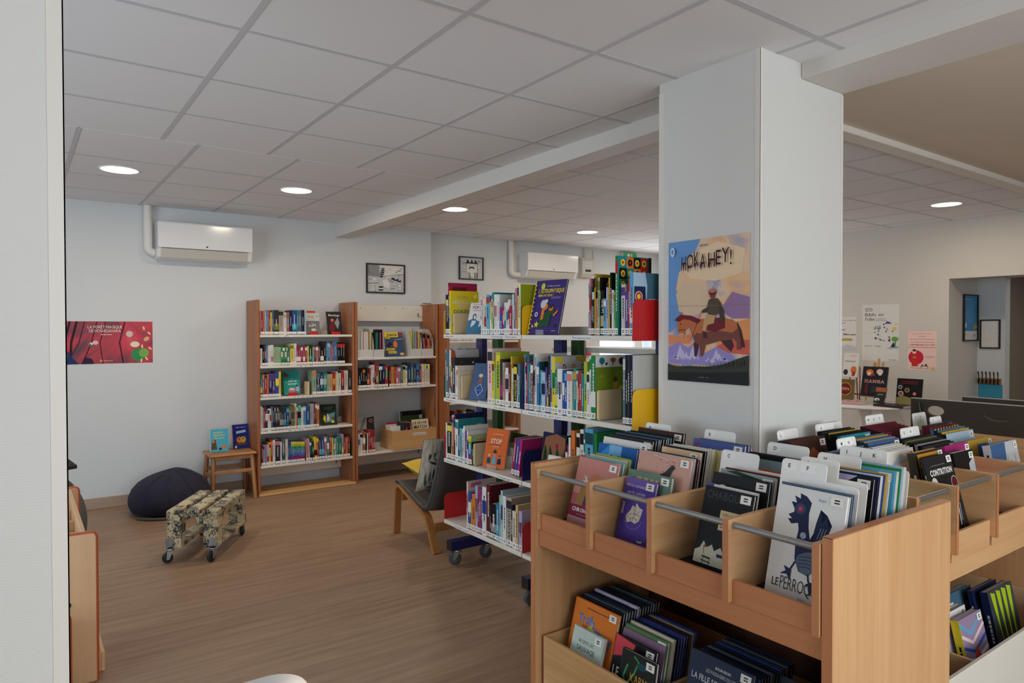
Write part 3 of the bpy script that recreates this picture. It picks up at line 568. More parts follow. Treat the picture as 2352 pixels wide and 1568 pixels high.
def framed(lab, o, u, n, w, h, draw, base='white', group=None, fw=.014, dp=.02):
    u = Vector(u); n = Vector(n); v = Vector((0, 0, 1)); o = Vector(o); c = o + u * w / 2
    t = thing('framed_picture', lab, 'framed picture', tuple(c), 0, group)
    loc = lambda p: tuple(Vector(p) - c)
    mb = MB()
    for x0, x1, z0, z1 in ((0, w, 0, fw), (0, w, h - fw, h), (0, fw, fw, h - fw), (w - fw, w, fw, h - fw)):
        mb.prism([loc(o + u * x + v * z) for x, z in ((x0, z0), (x1, z0), (x1, z1), (x0, z1))], tuple(n * dp))
    mb.build('frame', 'matt_black', t)
    mb = MB().prism([loc(o + u * x + v * z) for x, z in ((fw, fw), (w - fw, fw), (w - fw, h - fw), (fw, h - fw))], tuple(n * .008), base)
    a = Art(mb, Vector(loc(o + u * fw + v * fw)) + n * .008, u, v, n, w - 2 * fw, h - 2 * fw); draw(a); mb.build('picture', 'gloss', t)
    return t
def d_ink1(a):
    # generic black and white comic page: action lines, panels, speech balloons
    rnd = random.Random(2)
    a.rect(0, 0, 1, 1, 'palegrey'); a.poly([(0, .62), (.34, .58), (.3, 1), (0, 1)], 'grey'); a.poly([(.36, .55), (1, .7), (1, 1), (.34, 1)], 'white')
    for i in range(26): x = rnd.uniform(0, 1); y = rnd.uniform(.05, .95); a.line([(x, y), (x + rnd.uniform(-.2, .2), y + rnd.uniform(-.2, .1))], rnd.uniform(.005, .02), rnd.choice(['charcoal', 'grey', 'black']))
    a.ell(.4, .72, .075, 'charcoal', .2, 14, -.25)
    for i in range(5): a.line([(.34 + i * .01, .6 + i * .07), (.45 + i * .01, .63 + i * .07)], .018, 'palegrey')
    a.poly([(.46, .7), (.62, .78), (.66, .62), (.52, .5)], 'white'); a.poly([(.62, .5), (.9, .38), (.93, .46), (.84, .44), (.86, .52), (.76, .48), (.7, .56)], 'charcoal')
    a.poly([(.4, .42), (.52, .5), (.62, .3), (.58, .12), (.44, .2)], 'white')
    for i in range(3): a.ell(.36, .08 + i * .05, .1, 'charcoal' if i % 2 == 0 else 'white', .035)
    a.ell(.14, .18, .08, 'white', .12); a.ell(.88, .2, .07, 'white', .1); a.ell(.18, .46, .08, 'white', .05); a.text('HAN ?', .88, .17, .04, 'black', .1, 'c')
    a.scribble(.08, .24, .12, .02, 'charcoal', 4, 2, 1); a.line([(0, .3), (.3, .33)], .012, 'black'); a.line([(.02, .6), (.34, .56), (1, .7)], .01, 'black')
framed('black framed comic page with a raised striped foot above magazine bookcase', (3.03, 6.9, 1.934), (1, 0, 0), (0, -1, 0), .455, .318, d_ink1, group='framed comic pages')
def d_ink2(a):
    a.rect(0, 0, 1, 1, 'palegrey'); a.poly([(.3, .1), (.28, .5), (.34, .74), (.5, .84), (.66, .76), (.76, .5), (.72, .1)], 'white')
    for i in range(9): x = .3 + i * .055; a.poly([(x - .03, .72), (x + .05, .72), (x + .04 - .05 * (i % 3), .96 - .02 * (i % 4))], 'charcoal')
    a.ell(.52, .5, .16, 'charcoal', .085); a.ell(.52, .46, .12, 'white', .05); a.ell(.47, .64, .03, 'white', .05)
    a.line([(.4, .66), (.46, .62)], .014, 'black'); a.line([(.64, .66), (.58, .62)], .014, 'black')
    for x in (.36, .42, .62, .68, .74): a.line([(x, .3), (x + .05, .02)], .03, 'charcoal')
    a.ell(.84, .6, .09, 'white', .06); a.text('JE NE', .1, .74, .045, 'black', .16); a.text('VEUX', .1, .68, .045, 'black', .16); a.text('PAS !', .12, .3, .05, 'black', .15); a.scribble(.82, .62, .12, .03, 'charcoal', 1); a.ell(.86, .84, .06, 'grey'); a.line([(.78, .1), (.78, .95)], .01, 'black'); a.line([(.3, .1), (.28, .9)], .008, 'black')
framed('small black framed comic drawing of a howling face on the far wall', (4.262, 7.03, 2.137), (1, 0, 0), (0, -1, 0), .345, .275, d_ink2, group='framed comic pages')
def d_blue(a):
    a.rect(0, .2, 1, 1, (66, 138, 190)); a.text('Bienvenue', .1, .9, .03, 'white', .5); a.scribble(.1, .84, .7, .012, (150, 196, 224), 12, 3.4, 9); a.rect(.08, .28, .2, .38, 'white'); a.poly([(.7, .28), (.86, .38), (1, .32), (1, .27), (.8, .24)], 'mustard'); a.scribble(.1, .12, .3, .02, 'grey', 1); a.ell(.8, .1, .03, 'mauve')
framed('black framed blue notice on the doorway side wall', (8.045, 3.125, 1.41), (1, 0, 0), (0, -1, 0), .352, .495, d_blue)
def d_sketch(a):
    rnd = random.Random(8)
    for i in range(34): x = rnd.uniform(.08, .9); y = rnd.uniform(.1, .92); a.line([(x, y), (x + rnd.uniform(-.08, .08), y + rnd.uniform(-.06, .06))], .005, 'grey')
framed('black framed pencil sketch on white paper above the coat hooks', (8.42, 3.098, 1.33), (0, -1, 0), (-1, 0, 0), .19, .31, d_sketch)

# coat rack, blue panel, second air unit in the hall
t = thing('coat_rack', 'wooden coat rack with six curved black hooks in the hallway', 'coat rack', (8.42, 3.0, .955))
MB().box(-.02, 0, -.105, .11, 0, .06, bev=.004).build('rail', 'stool', t)
for i in range(6):
    y = .095 - i * .036; MB().tube([(-.02, y, .045), (-.05, y, .0), (-.085, y - .01, .03), (-.075, y - .012, .085), (-.1, y - .016, .13)], [.006, .006, .006, .005, .007], 8).build('hook', 'matt_black', t)
tag(MB().box(8.395, 8.419, 2.885, 3.105, .3, .95, bev=.004).build('turquoise_board', 'blue_panel', None, (8.41, 3.0, .3)), 'turquoise board under the coat hooks in the hallway', 'board')
t = thing('ceiling_air_unit', 'pale air unit hanging under the hallway ceiling beyond the doorway', 'air unit', (8.32, 2.72, 2.08))
MB().prism([(-.08, -.32, .03), (-.08, .34, .03), (-.02, .34, 0), (.25, .34, 0), (.25, .34, .3), (-.08, .34, .3)][2:] + [(-.08, .34, .03)], (0, -.66, 0)).build('casing', 'plastic_white', t)
MB().box(.0, .2, -.26, .28, -.004, .001).build('grille', 'plastic_grey', t)
# ================================================================ furniture
def shelf_tag(parent, txt, o, u, n, w, h, v=(0, 0, 1)):
    """a paper strip with its word, stuck on a shelf edge"""
    u, n, v = Vector(u), Vector(n), Vector(v); o = Vector(o)
    mb = MB().prism([tuple(o + u * x + v * z) for x, z in ((0, 0), (w, 0), (w, h), (0, h))], tuple(n * .0008), (226, 226, 224))
    a = Art(mb, o + n * .0008, u, v, n, w, h); a.text(txt, .5, .28, .55, 'charcoal', min(.92, .034 * len(txt) * .5 / w * h / .02 + .3), 'c')
    return mb.build('shelf_label', 'ink', parent)
def bookcase(name, lab, x0, x1, yf, yb, h, shelves, labels=(), slats=(), base=True, t=.024, tags=True):
    ox = (x0 + x1) / 2; T = thing(name, lab, 'bookcase', (ox, yf, 0), 0)
    X0, X1, D = x0 - ox, x1 - ox, yb - yf
    for i, (a, b) in enumerate(((X0, X0 + t), (X1 - t, X1))):
        sp = MB().box(a, b, 0, D, 0, h, bev=.003).build('side_panel', 'mahog_z', T)
        s = 1 if i == 0 else -1; e = b if i == 0 else a
        for yy in (.03, D - .05):
            mb = MB().box(e, e + s * .002, yy, yy + .016, .02, h - .01)
            st = mb.build('slot_strip', 'zinc', sp)
        mb = MB()
        for k in range(22): mb.box(e + s * .002, e + s * .0026, .035, .041, .1 + k * .075, .112 + k * .075)
        o = mb.build('slot', 'dark', sp); o['kind'] = 'stuff'
    for k, z in enumerate(shelves):
        mb = MB().box(X0 + t + .001, X1 - t - .001, .004, D - .06, z - .022, z, bev=.0025)
        mb.box(X0 + t + .001, X1 - t - .001, D - .06, D - .055, z - .022, z + .05)
        sh = mb.build('shelf', 'white_metal', T)
        for (kk, txt, xx, w) in labels:
            if kk == k: shelf_tag(sh, txt, (xx - ox, .0035, z - .021), (1, 0, 0), (0, -1, 0), w, .02)
    for z0, z1 in slats:
        mb = MB().box(X0 + t, X1 - t, D - .05, D - .04, z0, z1, bev=.002); p = mb.build('back_slat', 'white_metal', T)
        mb = MB()
        for fx in (.2, .5, .72): mb.cyl((X0 + (X1 - X0) * fx, D - .051, z1 - .03), (X0 + (X1 - X0) * fx, D - .0497, z1 - .03), .005, n=8)
        mb.box(X1 - t - .06, X1 - t - .05, D - .0512, D - .05, z0 + .05, z0 + .09)
        o = mb.build('fixing_hole', 'dark', p); o['kind'] = 'stuff'
    if base:
        MB().box(X0 + .002, X1 - .002, -.03, D - .03, 0.0005, .022, bev=.004).build('base_board', 'pine_x', T)
    return T
bookcase('bookcase', 'tall reddish wood bookcase with five white shelves of novels beside stool', 1.79, 2.738, 6.51, 6.872, 1.815, [1.491, 1.203, .910, .596, .277],
    [(0, 'A', 2.0, .12), (1, 'B C D', 2.17, .16), (2, 'E F G H I J', 2.12, .2), (3, 'K L M', 2.06, .17), (4, 'M N O P Q R', 2.22, .24)], [(.12, .255)])
bookcase('bookcase', 'reddish wood bookcase with magazine files and a pine crate', 2.744, 3.69, 6.51, 6.872, 1.815, [1.256, .950, .290],
    [(0, 'Images Doc', 2.80, .16), (0, 'Science&vie junior', 3.10, .24), (0, 'Astrapi', 3.52, .12), (1, 'R S T', 2.97, .14), (1, 'U V W X Y Z', 3.4, .16)], [(1.63, 1.80), (.12, .27)], base=False)
tag(MB().box(-.055, .055, -.006, .006, 0, .012, bev=.003).build('wall_bracket', 'zinc', None), 'small grey metal bracket on top of magazine bookcase', 'bracket').location = (3.61, 6.62, 1.8152)
bookcase('bookcase', 'deeper reddish wood bookcase standing behind the wheeled rack', 3.70, 4.66, 6.33, 6.872, 1.815, [1.42, 1.09, .76, .42, .1], [], [], base=False)

# wooden stool with splayed legs
t = thing('stool', 'small honey-coloured wooden stool holding two picture books beside bookcase', 'stool', (1.575, 6.66, 0))
MB().box(-.2, .205, -.17, .17, .40, .424, bev=.01).build('seat', 'stool', t)
for sx in (-1, 1):
    for sy in (-1, 1):
        mb = MB(); a = Vector((sx * .165, sy * .13, .40)); b = Vector((sx * .185, sy * .17, 0)); mb.tube([a, b], [.021, .017], 4, up=(0, 1, 0)); mb.build('leg', 'stool', t)
for sy in (-1, 1): MB().box(-.172, .172, sy * .143 - .01, sy * .143 + .01, .245, .275, bev=.003).build('rail', 'stool', t)
for sx in (-1, 1): MB().box(sx * .17 - .01, sx * .17 + .01, -.14, .14, .2, .228, bev=.003).build('rail', 'stool', t)
MB().box(-.17, .17, -.14, .14, .365, .40, bev=.004).build('apron', 'stool', t)

# bean bag
def blob(rings, n, fn, c=None):
    mb = MB(); V = []; F = []
    for i in range(rings + 1):
        for k in range(n): V.append(fn(i / rings, 2 * PI * k / n))
    for i in range(rings):
        for k in range(n): F.append((i * n + k, i * n + (k + 1) % n, (i + 1) * n + (k + 1) % n, (i + 1) * n + k))
    mb.add(V, F, c, 0, True); mb.add(V[:n], [tuple(range(n - 1, -1, -1))], c, 0, True); mb.add(V[-n:], [tuple(range(n))], c, 0, True)
    return mb
def bean(s, a):
    prof = [(.30, .0), (.44, .03), (.475, .09), (.47, .15), (.43, .215), (.36, .27), (.25, .315), (.12, .338), (.01, .342)]
    f = s * (len(prof) - 1); i = min(int(f), len(prof) - 2); f -= i
    r = prof[i][0] * (1 - f) + prof[i + 1][0] * f; z = prof[i][1] * (1 - f) + prof[i + 1][1] * f
    fold = 1 + .022 * math.sin(a * 6 + 5 * s) * s + .012 * math.sin(a * 11 + 2) * (1 - s)
    return (r * fold * math.cos(a) * .67, r * fold * math.sin(a) * .70, z * (1 + .05 * math.cos(a - .2)) + .010 * math.sin(3 * a + 6 * s) * s * (1 - s))
t = thing('bean_bag', 'slumped navy blue bean bag on the floor against the back wall', 'bean bag', (1.045, 6.46, 0))
blob(26, 64, bean).build('cover', 'navy_cloth', t)
MB().tube([(.318 * math.cos(a), .322 * math.sin(a) - .01, .012) for a in [x * PI / 14 - 2.6 for x in range(22)]], .012, 8).build('hem', 'grey_cloth', t)
mb = MB()
for k in range(4):
    a0 = -2.4 + k * .62; P = []
    for i in range(9): P.append(Vector(bean(.28 + i * .075, a0 + .05 * math.sin(i))) + Vector((0, 0, .002)))
    mb.tube(P, .004, 6)
o = mb.build('seam', 'navy_cloth', t); o['kind'] = 'stuff'

# pallet seat on castors
def caster(parent, p, r=.035, w=.022, dirn=0.0, grey='rubber', hub='zinc', h=.1, plate=True, name='caster'):
    """swivel castor: p is the floor contact point"""
    q = Vector(p); mb = MB(); c, s = math.cos(dirn), math.sin(dirn); ax = Vector((-s, c, 0))
    cc = q + Vector((0, 0, r))
    mb.lathe([(.001, -w * .5), (r * .45, -w * .5), (r * .8, -w * .55), (r, -w * .3), (r, w * .3), (r * .8, w * .55), (r * .45, w * .5), (.001, w * .5)], 22)
    R = Matrix.Rotation(dirn, 4, 'Z') @ Matrix.Rotation(PI / 2, 4, 'X'); mb.xf(Matrix.Translation(cc) @ R)
    root = mb.build(name, grey, parent)
    fk = MB()
    for sg in (-1, 1):
        o = cc + ax * (sg * (w * .62 + .002)); d = Vector((c, s, 0)); off = d * (r * .5)
        fk.prism([tuple(o - d * .009 - Vector((0, 0, .01))), tuple(o + d * .009 - Vector((0, 0, .01))), tuple(o + off + d * .014 + Vector((0, 0, h - r - .012))), tuple(o + off - d * .022 + Vector((0, 0, h - r - .012)))], tuple(ax * (sg * .003)))
        fk.cyl(tuple(o), tuple(o + ax * sg * .006), .008, n=8)
    top = cc + Vector((c, s, 0)) * (r * .5)
    fk.lathe([(.001, h - r - .012), (w * 1.0, h - r - .012), (w * 1.05, h - r - .006), (w * .9, h - r), (.001, h - r)], 16, centre=tuple(top))
    o = fk.build('fork', hub, root); o['kind'] = 'stuff'
    return root
ang = math.atan2(-.35, .62)
t = thing('pallet_seat', 'low pallet seat covered in comic pages on four castors', 'pallet seat', (.79, 5.045, 0), math.atan2(-.154, .257))
# local x: across, local y: along
Lx, Ly, zb, zt = .335, .60, .085, .335
for i, x in enumerate((0.0, .125, .248)):
    MB().box(x, x + .087, 0, Ly, zt - .022, zt, bev=.004).build('top_plank', 'decoupage', t)
for i, (x, w) in enumerate(((0.0, .098), (.235, .1))):
    MB().box(x, x + w, 0, Ly, zb, zb + .022, bev=.003).build('bottom_plank', 'decoupage', t)
    for y in (0.0, Ly / 2 - .04, Ly - .08):
        if y > .1 and y < .4: continue
        MB().box(x + .002, x + w - .002, y + .001, y + .08, zb + .022, zt - .044, bev=.003).build('block', 'decoupage', t)
    MB().box(x + .006, x + .028, .08, Ly - .08, .195, .265, bev=.003).build('side_plank', 'decoupage', t)
for y in (.0, Ly - .085): MB().box(0, Lx, y, y + .085, zt - .044, zt - .022, bev=.003).build('cross_plank', 'decoupage', t)
for x, y, d in ((.02, -.03, .5), (.30, -.03, 1.2), (.315, Ly - .03, 2.2), (.03, Ly - .02, .2)):
    caster(t, (x, y, 0), .034, .024, d, h=.092)
    MB().box(x - .026, x + .026, y - .008 if y < .3 else y - .0, y + .028, .088, .092, bev=.001).box(x - .024, x + .024, -.004 if y < .3 else Ly + .0005, -.001 if y < .3 else Ly + .003, .09, .15).build('caster_plate', 'zinc', t)

# bentwood armchair with charcoal cover (faces the bookcases)
t = thing('armchair', 'low bentwood armchair with charcoal cover and two cushions behind wheeled rack', 'armchair', (2.58, 4.40, 0))
def bentframe(x):
    # profile of the side frame in the y-z plane: front leg, seat rail, rear leg
    P = [(.335, 0.0), (.325, .12), (.315, .26), (.308, .335), (.29, .368), (.255, .378), (.16, .345), (.02, .295), (-.10, .255), (-.16, .225), (-.195, .17), (-.235, .08), (-.275, 0.0)]
    mb = MB(); th = .024; up = []; lo = []
    for i, (y, z) in enumerate(P):
        a = P[max(0, i - 1)]; b = P[min(len(P) - 1, i + 1)]; dy, dz = b[0] - a[0], b[1] - a[1]; L = math.hypot(dy, dz); ny, nz = -dz / L * th / 2, dy / L * th / 2
        up.append((y + ny, max(0, z + nz))); lo.append((y - ny, max(0, z - nz)))
    V = []; n = len(P)
    for xx in (x - .026, x + .026): V += [(xx, y, z) for y, z in up] + [(xx, y, z) for y, z in lo]
    F = []
    for i in range(n - 1):
        F += [(i, i + 1, 2 * n + i + 1, 2 * n + i), (n + i, 3 * n + i, 3 * n + i + 1, n + i + 1), (i, n + i, n + i + 1, i + 1), (2 * n + i, 2 * n + i + 1, 3 * n + i + 1, 3 * n + i)]
    F += [(0, 2 * n, 3 * n, n), (n - 1, 2 * n - 1, 4 * n - 1, 3 * n - 1)]
    return mb.add(V, F)
for x in (-.262, .262): bentframe(x).build('side_frame', 'bent', t)
for y, z in ((.30, .25), (-.20, .13)): MB().box(-.236, .236, y - .012, y + .012, z, z + .055, bev=.003).build('cross_rail', 'bent', t)
prof = [(.315, .395), (.30, .412), (.27, .41), (.15, .375), (0.0, .325), (-.12, .29), (-.185, .31), (-.235, .40), (-.30, .56), (-.37, .74), (-.385, .79)]
mb = MB(); V = []; F = []; n = len(prof); nx = 9
for k in range(nx):
    x = -.275 + .55 * k / (nx - 1); bow = .02 * (1 - (2 * k / (nx - 1) - 1) ** 2)
    for y, z in prof: V.append((x, y, z - bow))
for k in range(nx):
    x = -.275 + .55 * k / (nx - 1); bow = .02 * (1 - (2 * k / (nx - 1) - 1) ** 2)
    for i, (y, z) in enumerate(prof):
        a = prof[max(0, i - 1)]; b = prof[min(n - 1, i + 1)]; dy, dz = b[0] - a[0], b[1] - a[1]; L = math.hypot(dy, dz); V.append((x, y + dz / L * .026 * -1 * -1 * (-1), z - bow + dy / L * .026 * (1)))
o2 = nx * n
for k in range(nx - 1):
    for i in range(n - 1):
        q = (k * n + i, k * n + i + 1, (k + 1) * n + i + 1, (k + 1) * n + i); F.append(q); F.append(tuple(o2 + j for j in q[::-1]))
for i in range(n - 1):
    F.append((i + 1, i, o2 + i, o2 + i + 1)); e = (nx - 1) * n; F.append((e + i, e + i + 1, o2 + e + i + 1, o2 + e + i))
for k in range(nx - 1):
    F.append((k * n, (k + 1) * n, o2 + (k + 1) * n, o2 + k * n)); F.append(((k + 1) * n + n - 1, k * n + n - 1, o2 + k * n + n - 1, o2 + (k + 1) * n + n - 1))
mb.add(V, F, None, 0, True); mb.build('seat_cover', 'chair_cloth', t)
MB().tube([(-.276, y, z) for y, z in prof], .011, 8).build('piping', 'grey_cloth', t)

def cushion(name, lab, mat, loc, rot, s, th):
    mb = MB(); n = 14; V = []; F = []
    for side in (1, -1):
        for i in range(n + 1):
            for j in range(n + 1):
                u, v = 2 * i / n - 1, 2 * j / n - 1; e = max(0.0, (1 - abs(u) ** 2.6)) * max(0.0, (1 - abs(v) ** 2.6)); pinch = 1 - .07 * (1 - abs(u * v)) * (abs(u) ** 6 + abs(v) ** 6) * .8
                V.append((u * s / 2 * pinch, v * s / 2 * pinch, side * (th / 2 * e ** .5 + .002)))
    for k, sd in ((0, 1), ((n + 1) ** 2, -1)):
        for i in range(n):
            for j in range(n):
                q = (k + i * (n + 1) + j, k + (i + 1) * (n + 1) + j, k + (i + 1) * (n + 1) + j + 1, k + i * (n + 1) + j + 1); F.append(q if sd > 0 else q[::-1])
    mb.add(V, F, None, 0, True); o = mb.build(name, mat, None); o.location = loc; o.rotation_euler = rot
    return tag(o, lab, 'cushion')
cushion('palm_cushion', 'cream cushion with dark palm leaves leaning on the armchair back', 'palm', (2.47, 4.295, .585), (math.radians(107), 0, math.radians(4)), .40, .11)
cu = bpy.data.objects['palm_cushion']; mb = MB(); s_ = .40
def cush(u, v):
    e = max(0.0, (1 - abs(u) ** 2.6)) * max(0.0, (1 - abs(v) ** 2.6)); return (u * s_ / 2 * .97, v * s_ / 2 * .97, .055 * e ** .5 + .0045)
rnd = random.Random(5)
for (ox, oy, a0, n_) in ((-.8, -.9, .9, 10), (.1, -.95, 1.5, 10), (.85, -.3, 2.2, 8), (-.9, .2, .5, 8), (-.2, .1, 1.2, 9), (.6, .5, 1.9, 6)):
    for k in range(6):
        st = .1 + k * .19; bx, by = ox + st * math.cos(a0), oy + st * math.sin(a0)
        for sg in (-1, 1):
            an = a0 + sg * (.85 - k * .04); L = .62 - .05 * k; w_ = .05; pts = []
            for f, g in ((0, 0), (.3, 1), (.65, .8), (1, 0), (.65, -.8), (.3, -1)):
                x = bx + math.cos(an) * L * f - math.sin(an) * w_ * g; y = by + math.sin(an) * L * f + math.cos(an) * w_ * g; pts.append((max(-.96, min(.96, x)), max(-.96, min(.96, y))))
            mb.add([cush(*p) for p in pts], [(0, 1, 2, 3, 4, 5)], rnd.choice([(44, 54, 64), (52, 60, 66), (64, 92, 92), (96, 104, 98)]))
o = mb.build('leaf_print', 'ink', cu); o['kind'] = 'stuff'
cushion('yellow_cushion', 'mustard yellow cushion lying on the armchair seat', 'yellow_cloth', (2.585, 4.60, .470), (math.radians(15), 0, math.radians(8)), .38, .10)

# ---------------------------------------------------------------- wheeled double rack
SY = [3.905, 3.05, 2.212]; SZ = [1.505, 1.095, .70, .30]
def plate_poly(y, z, h=.165, x0=2.256, x1=2.50, r=.035):
    q = [(x0, z + .001)] + [(x0 + r - r * math.cos(a), z + h - r + r * math.sin(a)) for a in (0, PI / 8, PI / 4, 3 * PI / 8, PI / 2)] + [(x1, z + h), (x1, z + .001)]
    return [(x, y, zz) for x, zz in q]
RX, RY = 2.40, 3.05
def rel(p, o=(RX, RY, 0)): return tuple(Vector(p) - Vector(o))
t = thing('wheeled_rack', 'white metal book rack on castors with dark blue posts and coloured side plates', 'book rack', (RX, RY, 0))
for y in SY:
    yy = y - .03 if y == SY[0] else (y + .06 if y == SY[2] else y)
    mb = MB().box(2.505 - RX, 2.55 - RX, yy - .035 - RY, yy + .035 - RY, .10, 1.50, bev=.003); up = mb.build('post', 'blue_metal', t)
    mb = MB()
    for k in range(26): mb.box(2.5042 - RX, 2.505 - RX, yy - .02 - RY, yy - .012 - RY, .2 + k * .05, .22 + k * .05)
    o = mb.build('slot', 'dark', up); o['kind'] = 'stuff'
    MB().box(2.275 - RX, 2.60 - RX, yy - .03 - RY, yy + .03 - RY, .098, .160, bev=.003).build('foot', 'blue_metal', t)
    MB().box(2.272 - RX, 2.2755 - RX, yy - .031 - RY, yy + .031 - RY, .097, .161, bev=.001).build('foot_cap', 'matt_black', t)
    for x in (2.315, 2.555): caster(t, (x - RX, yy - RY, 0), .042, .026, .35 * math.sin(y * 9) - .45, 'wheel_grey', 'zinc', h=.098)
WORDS = {(0, 0): [('Généralités', .02, .11), ('Psychologie - Philosophie', .55, .27)], (0, 1): [('Sciences', .42, .15)], (1, 0): [('Religions', .04, .11), ('Société', .58, .12)], (1, 1): [('Sciences de la vie , de la terre', .05, .30)],
         (2, 0): [('Société', .03, .11), ('Langage', .62, .14)], (3, 0): [('Fonds local', .14, .16)]}
for i, z in enumerate(SZ):
    for b in (0, 1):
        ya, yb = SY[b + 1] + .004, SY[b] - .002
        mb = MB().box(2.25 - RX, 2.50 - RX, ya - RY, yb - RY, z - .024, z, bev=.002)
        mb.box(2.492 - RX, 2.50 - RX, ya - RY, yb - RY, z, z + .045)
        sh = mb.build('shelf', 'white_metal', t)
        for txt, off, w in WORDS.get((i, b), ()):
            shelf_tag(sh, txt, rel((2.2498, yb - off, z - .0235)), (0, -1, 0), (-1, 0, 0), w, .022)
PL = {(0, 0): 'yellow_metal', (1, 0): 'green_metal', (2, 0): 'red_metal', (3, 0): 'red_metal', (0, 1): 'yellow_metal', (1, 1): 'blue_metal', (2, 1): 'blue_metal', (3, 1): 'red_metal', (0, 2): 'red_metal', (1, 2): 'yellow_metal', (2, 2): 'yellow_metal'}
for (i, k), mt in PL.items():
    y = SY[k]; mb = MB().prism([rel(p) for p in plate_poly(y - .001, SZ[i] - (.024 if k else 0), .165 + (.024 if k else 0))], (0, .003, 0))
    if (i, k) == (1, 1): mb = MB().prism([rel(p) for p in plate_poly(y - .001, SZ[i] - .024, .16)], (0, .003, 0))
    mb.build('side_plate', mt, t)
# rear rack, green posts
t = thing('wheeled_rack', 'second white metal rack with green posts standing back to back behind it', 'book rack', (2.785, RY, 0))
for y in (3.875, 3.05, 2.22):
    MB().box(2.60 - 2.75, 2.645 - 2.75, y - .035 - RY, y + .035 - RY, .16, 1.50, bev=.003).build('post', 'green_metal', t)
    MB().box(2.61 - 2.75, 2.93 - 2.75, y - .03 - RY, y + .03 - RY, .098, .16, bev=.003).build('foot', 'green_metal', t)
    caster(t, (2.88 - 2.75, y - RY, 0), .042, .026, .35 * math.sin(y * 7) - .45, 'wheel_grey', 'zinc', h=.098)
    MB().box(2.645 - 2.75, 2.66 - 2.75, y - .03 - RY, y + .03 - RY, .2, 1.48).build('slot_rail', 'white_metal', t)
for z in (1.06, .665, .27):
    for ya, yb in ((2.25, 3.02), (3.08, 3.85)): MB().box(2.665 - 2.75, 2.94 - 2.75, ya - RY, yb - RY, z - .025, z, bev=.002).build('shelf', 'white_metal', t)
for ya, yb in ((2.25, 3.02),):
    mb = MB().prism([rel((2.665, ya, 1.43), (2.75, RY, 0)), rel((2.94, ya, 1.43), (2.75, RY, 0)), rel((2.94, ya + .03, 1.40), (2.75, RY, 0)), rel((2.665, ya + .03, 1.40), (2.75, RY, 0))], (0, yb - ya + .3, 0)); sh = mb.build('top_tray', 'white_metal', t)
    mb = MB()
    for k in range(4): mb.cyl((2.7 - 2.75, ya + .15 + k * .22 - RY, 1.3995), (2.7 - 2.75, ya + .15 + k * .22 - RY, 1.3985), .008, n=8)
    o = mb.build('screw', 'dark', sh); o['kind'] = 'stuff'

# ---------------------------------------------------------------- beech comic bins
B1 = (2.02, 1.57, 0)
t = thing('comic_bin', 'beech comic bin with four front compartments and grey tube rails', 'book bin', B1)
def b1(mb, *q, **k): return mb.box(q[0] - B1[0], q[1] - B1[0], q[2] - B1[1], q[3] - B1[1], q[4], q[5], **k)
def panel_edges(ya, yb): return b1(MB(), 1.672, 1.676, ya, yb, 0, 1.0), b1(MB(), 1.676, 2.352, ya, yb, .9985, 1.0)
for nm, ya, yb in (('end_panel', .941, .969), ('end_panel', 2.182, 2.206)):
    pn = b1(MB(), 1.676, 2.352, ya, yb, 0, .998, bev=.0015).build(nm, 'beech_z', t)
    b1(MB(), 1.6735, 1.6758, ya, yb, 0, 1.0).build('edge_band', 'beechedge_z', pn); b1(MB(), 1.6735, 2.352, ya, yb, .9985, 1.0005).build('edge_band', 'beechedge_x', pn)
b1(MB(), 2.330, 2.350, .97, 2.181, .06, .74).build('back_panel', 'darkback', t)
b1(MB(), 2.335, 2.350, .97, 2.181, .742, .93).build('trough_back', 'beech_y', t)
b1(MB(), 1.70, 2.33, .97, 2.181, .06, .085, bev=.002).build('lower_shelf', 'beech_y', t)
b1(MB(), 1.72, 2.33, .97, 2.181, 0, .06).build('plinth', 'beechedge_y', t)
DY = [2.168, 1.858, 1.560, 1.262, .983]
for k, y in enumerate(DY):
    d = b1(MB(), 1.668, 2.33, y - .010, y + .010, .738, .980, bev=.0015).build('divider', 'beech_x', t)
    b1(MB(), 1.666, 1.6678, y - .010, y + .010, .738, .9805).build('edge_band', 'beechedge_z', d)
for k in range(4):
    ya, yb = DY[k + 1] + .0105, DY[k] - .0105
    b1(MB(), 1.686, 1.70, ya, yb, .735, .803, bev=.0015).build('front_rail', 'beechedge_y', t)
    mb = MB().cyl(rel((1.692, ya, .962), B1), rel((1.692, yb, .962), B1), .0095, n=16); mb.build('tube_rail', 'tube', t)
    mb = b1(MB(), 1.701, 2.33, ya, yb, .745, .762); mb.build('trough_floor', 'rib_mat', t)
b1(MB(), 1.694, 1.712, .97, 2.181, .668, .735, bev=.0015).build('apron', 'beechedge_y', t)
b1(MB(), 1.712, 2.33, .97, 2.181, .728, .744).build('trough_base', 'beechedge_y', t)
MB().cyl(rel((1.79, 2.1815, .90), B1), rel((1.79, 2.1795, .90), B1), .006, n=10).build('screw_cap', 'dark', t)

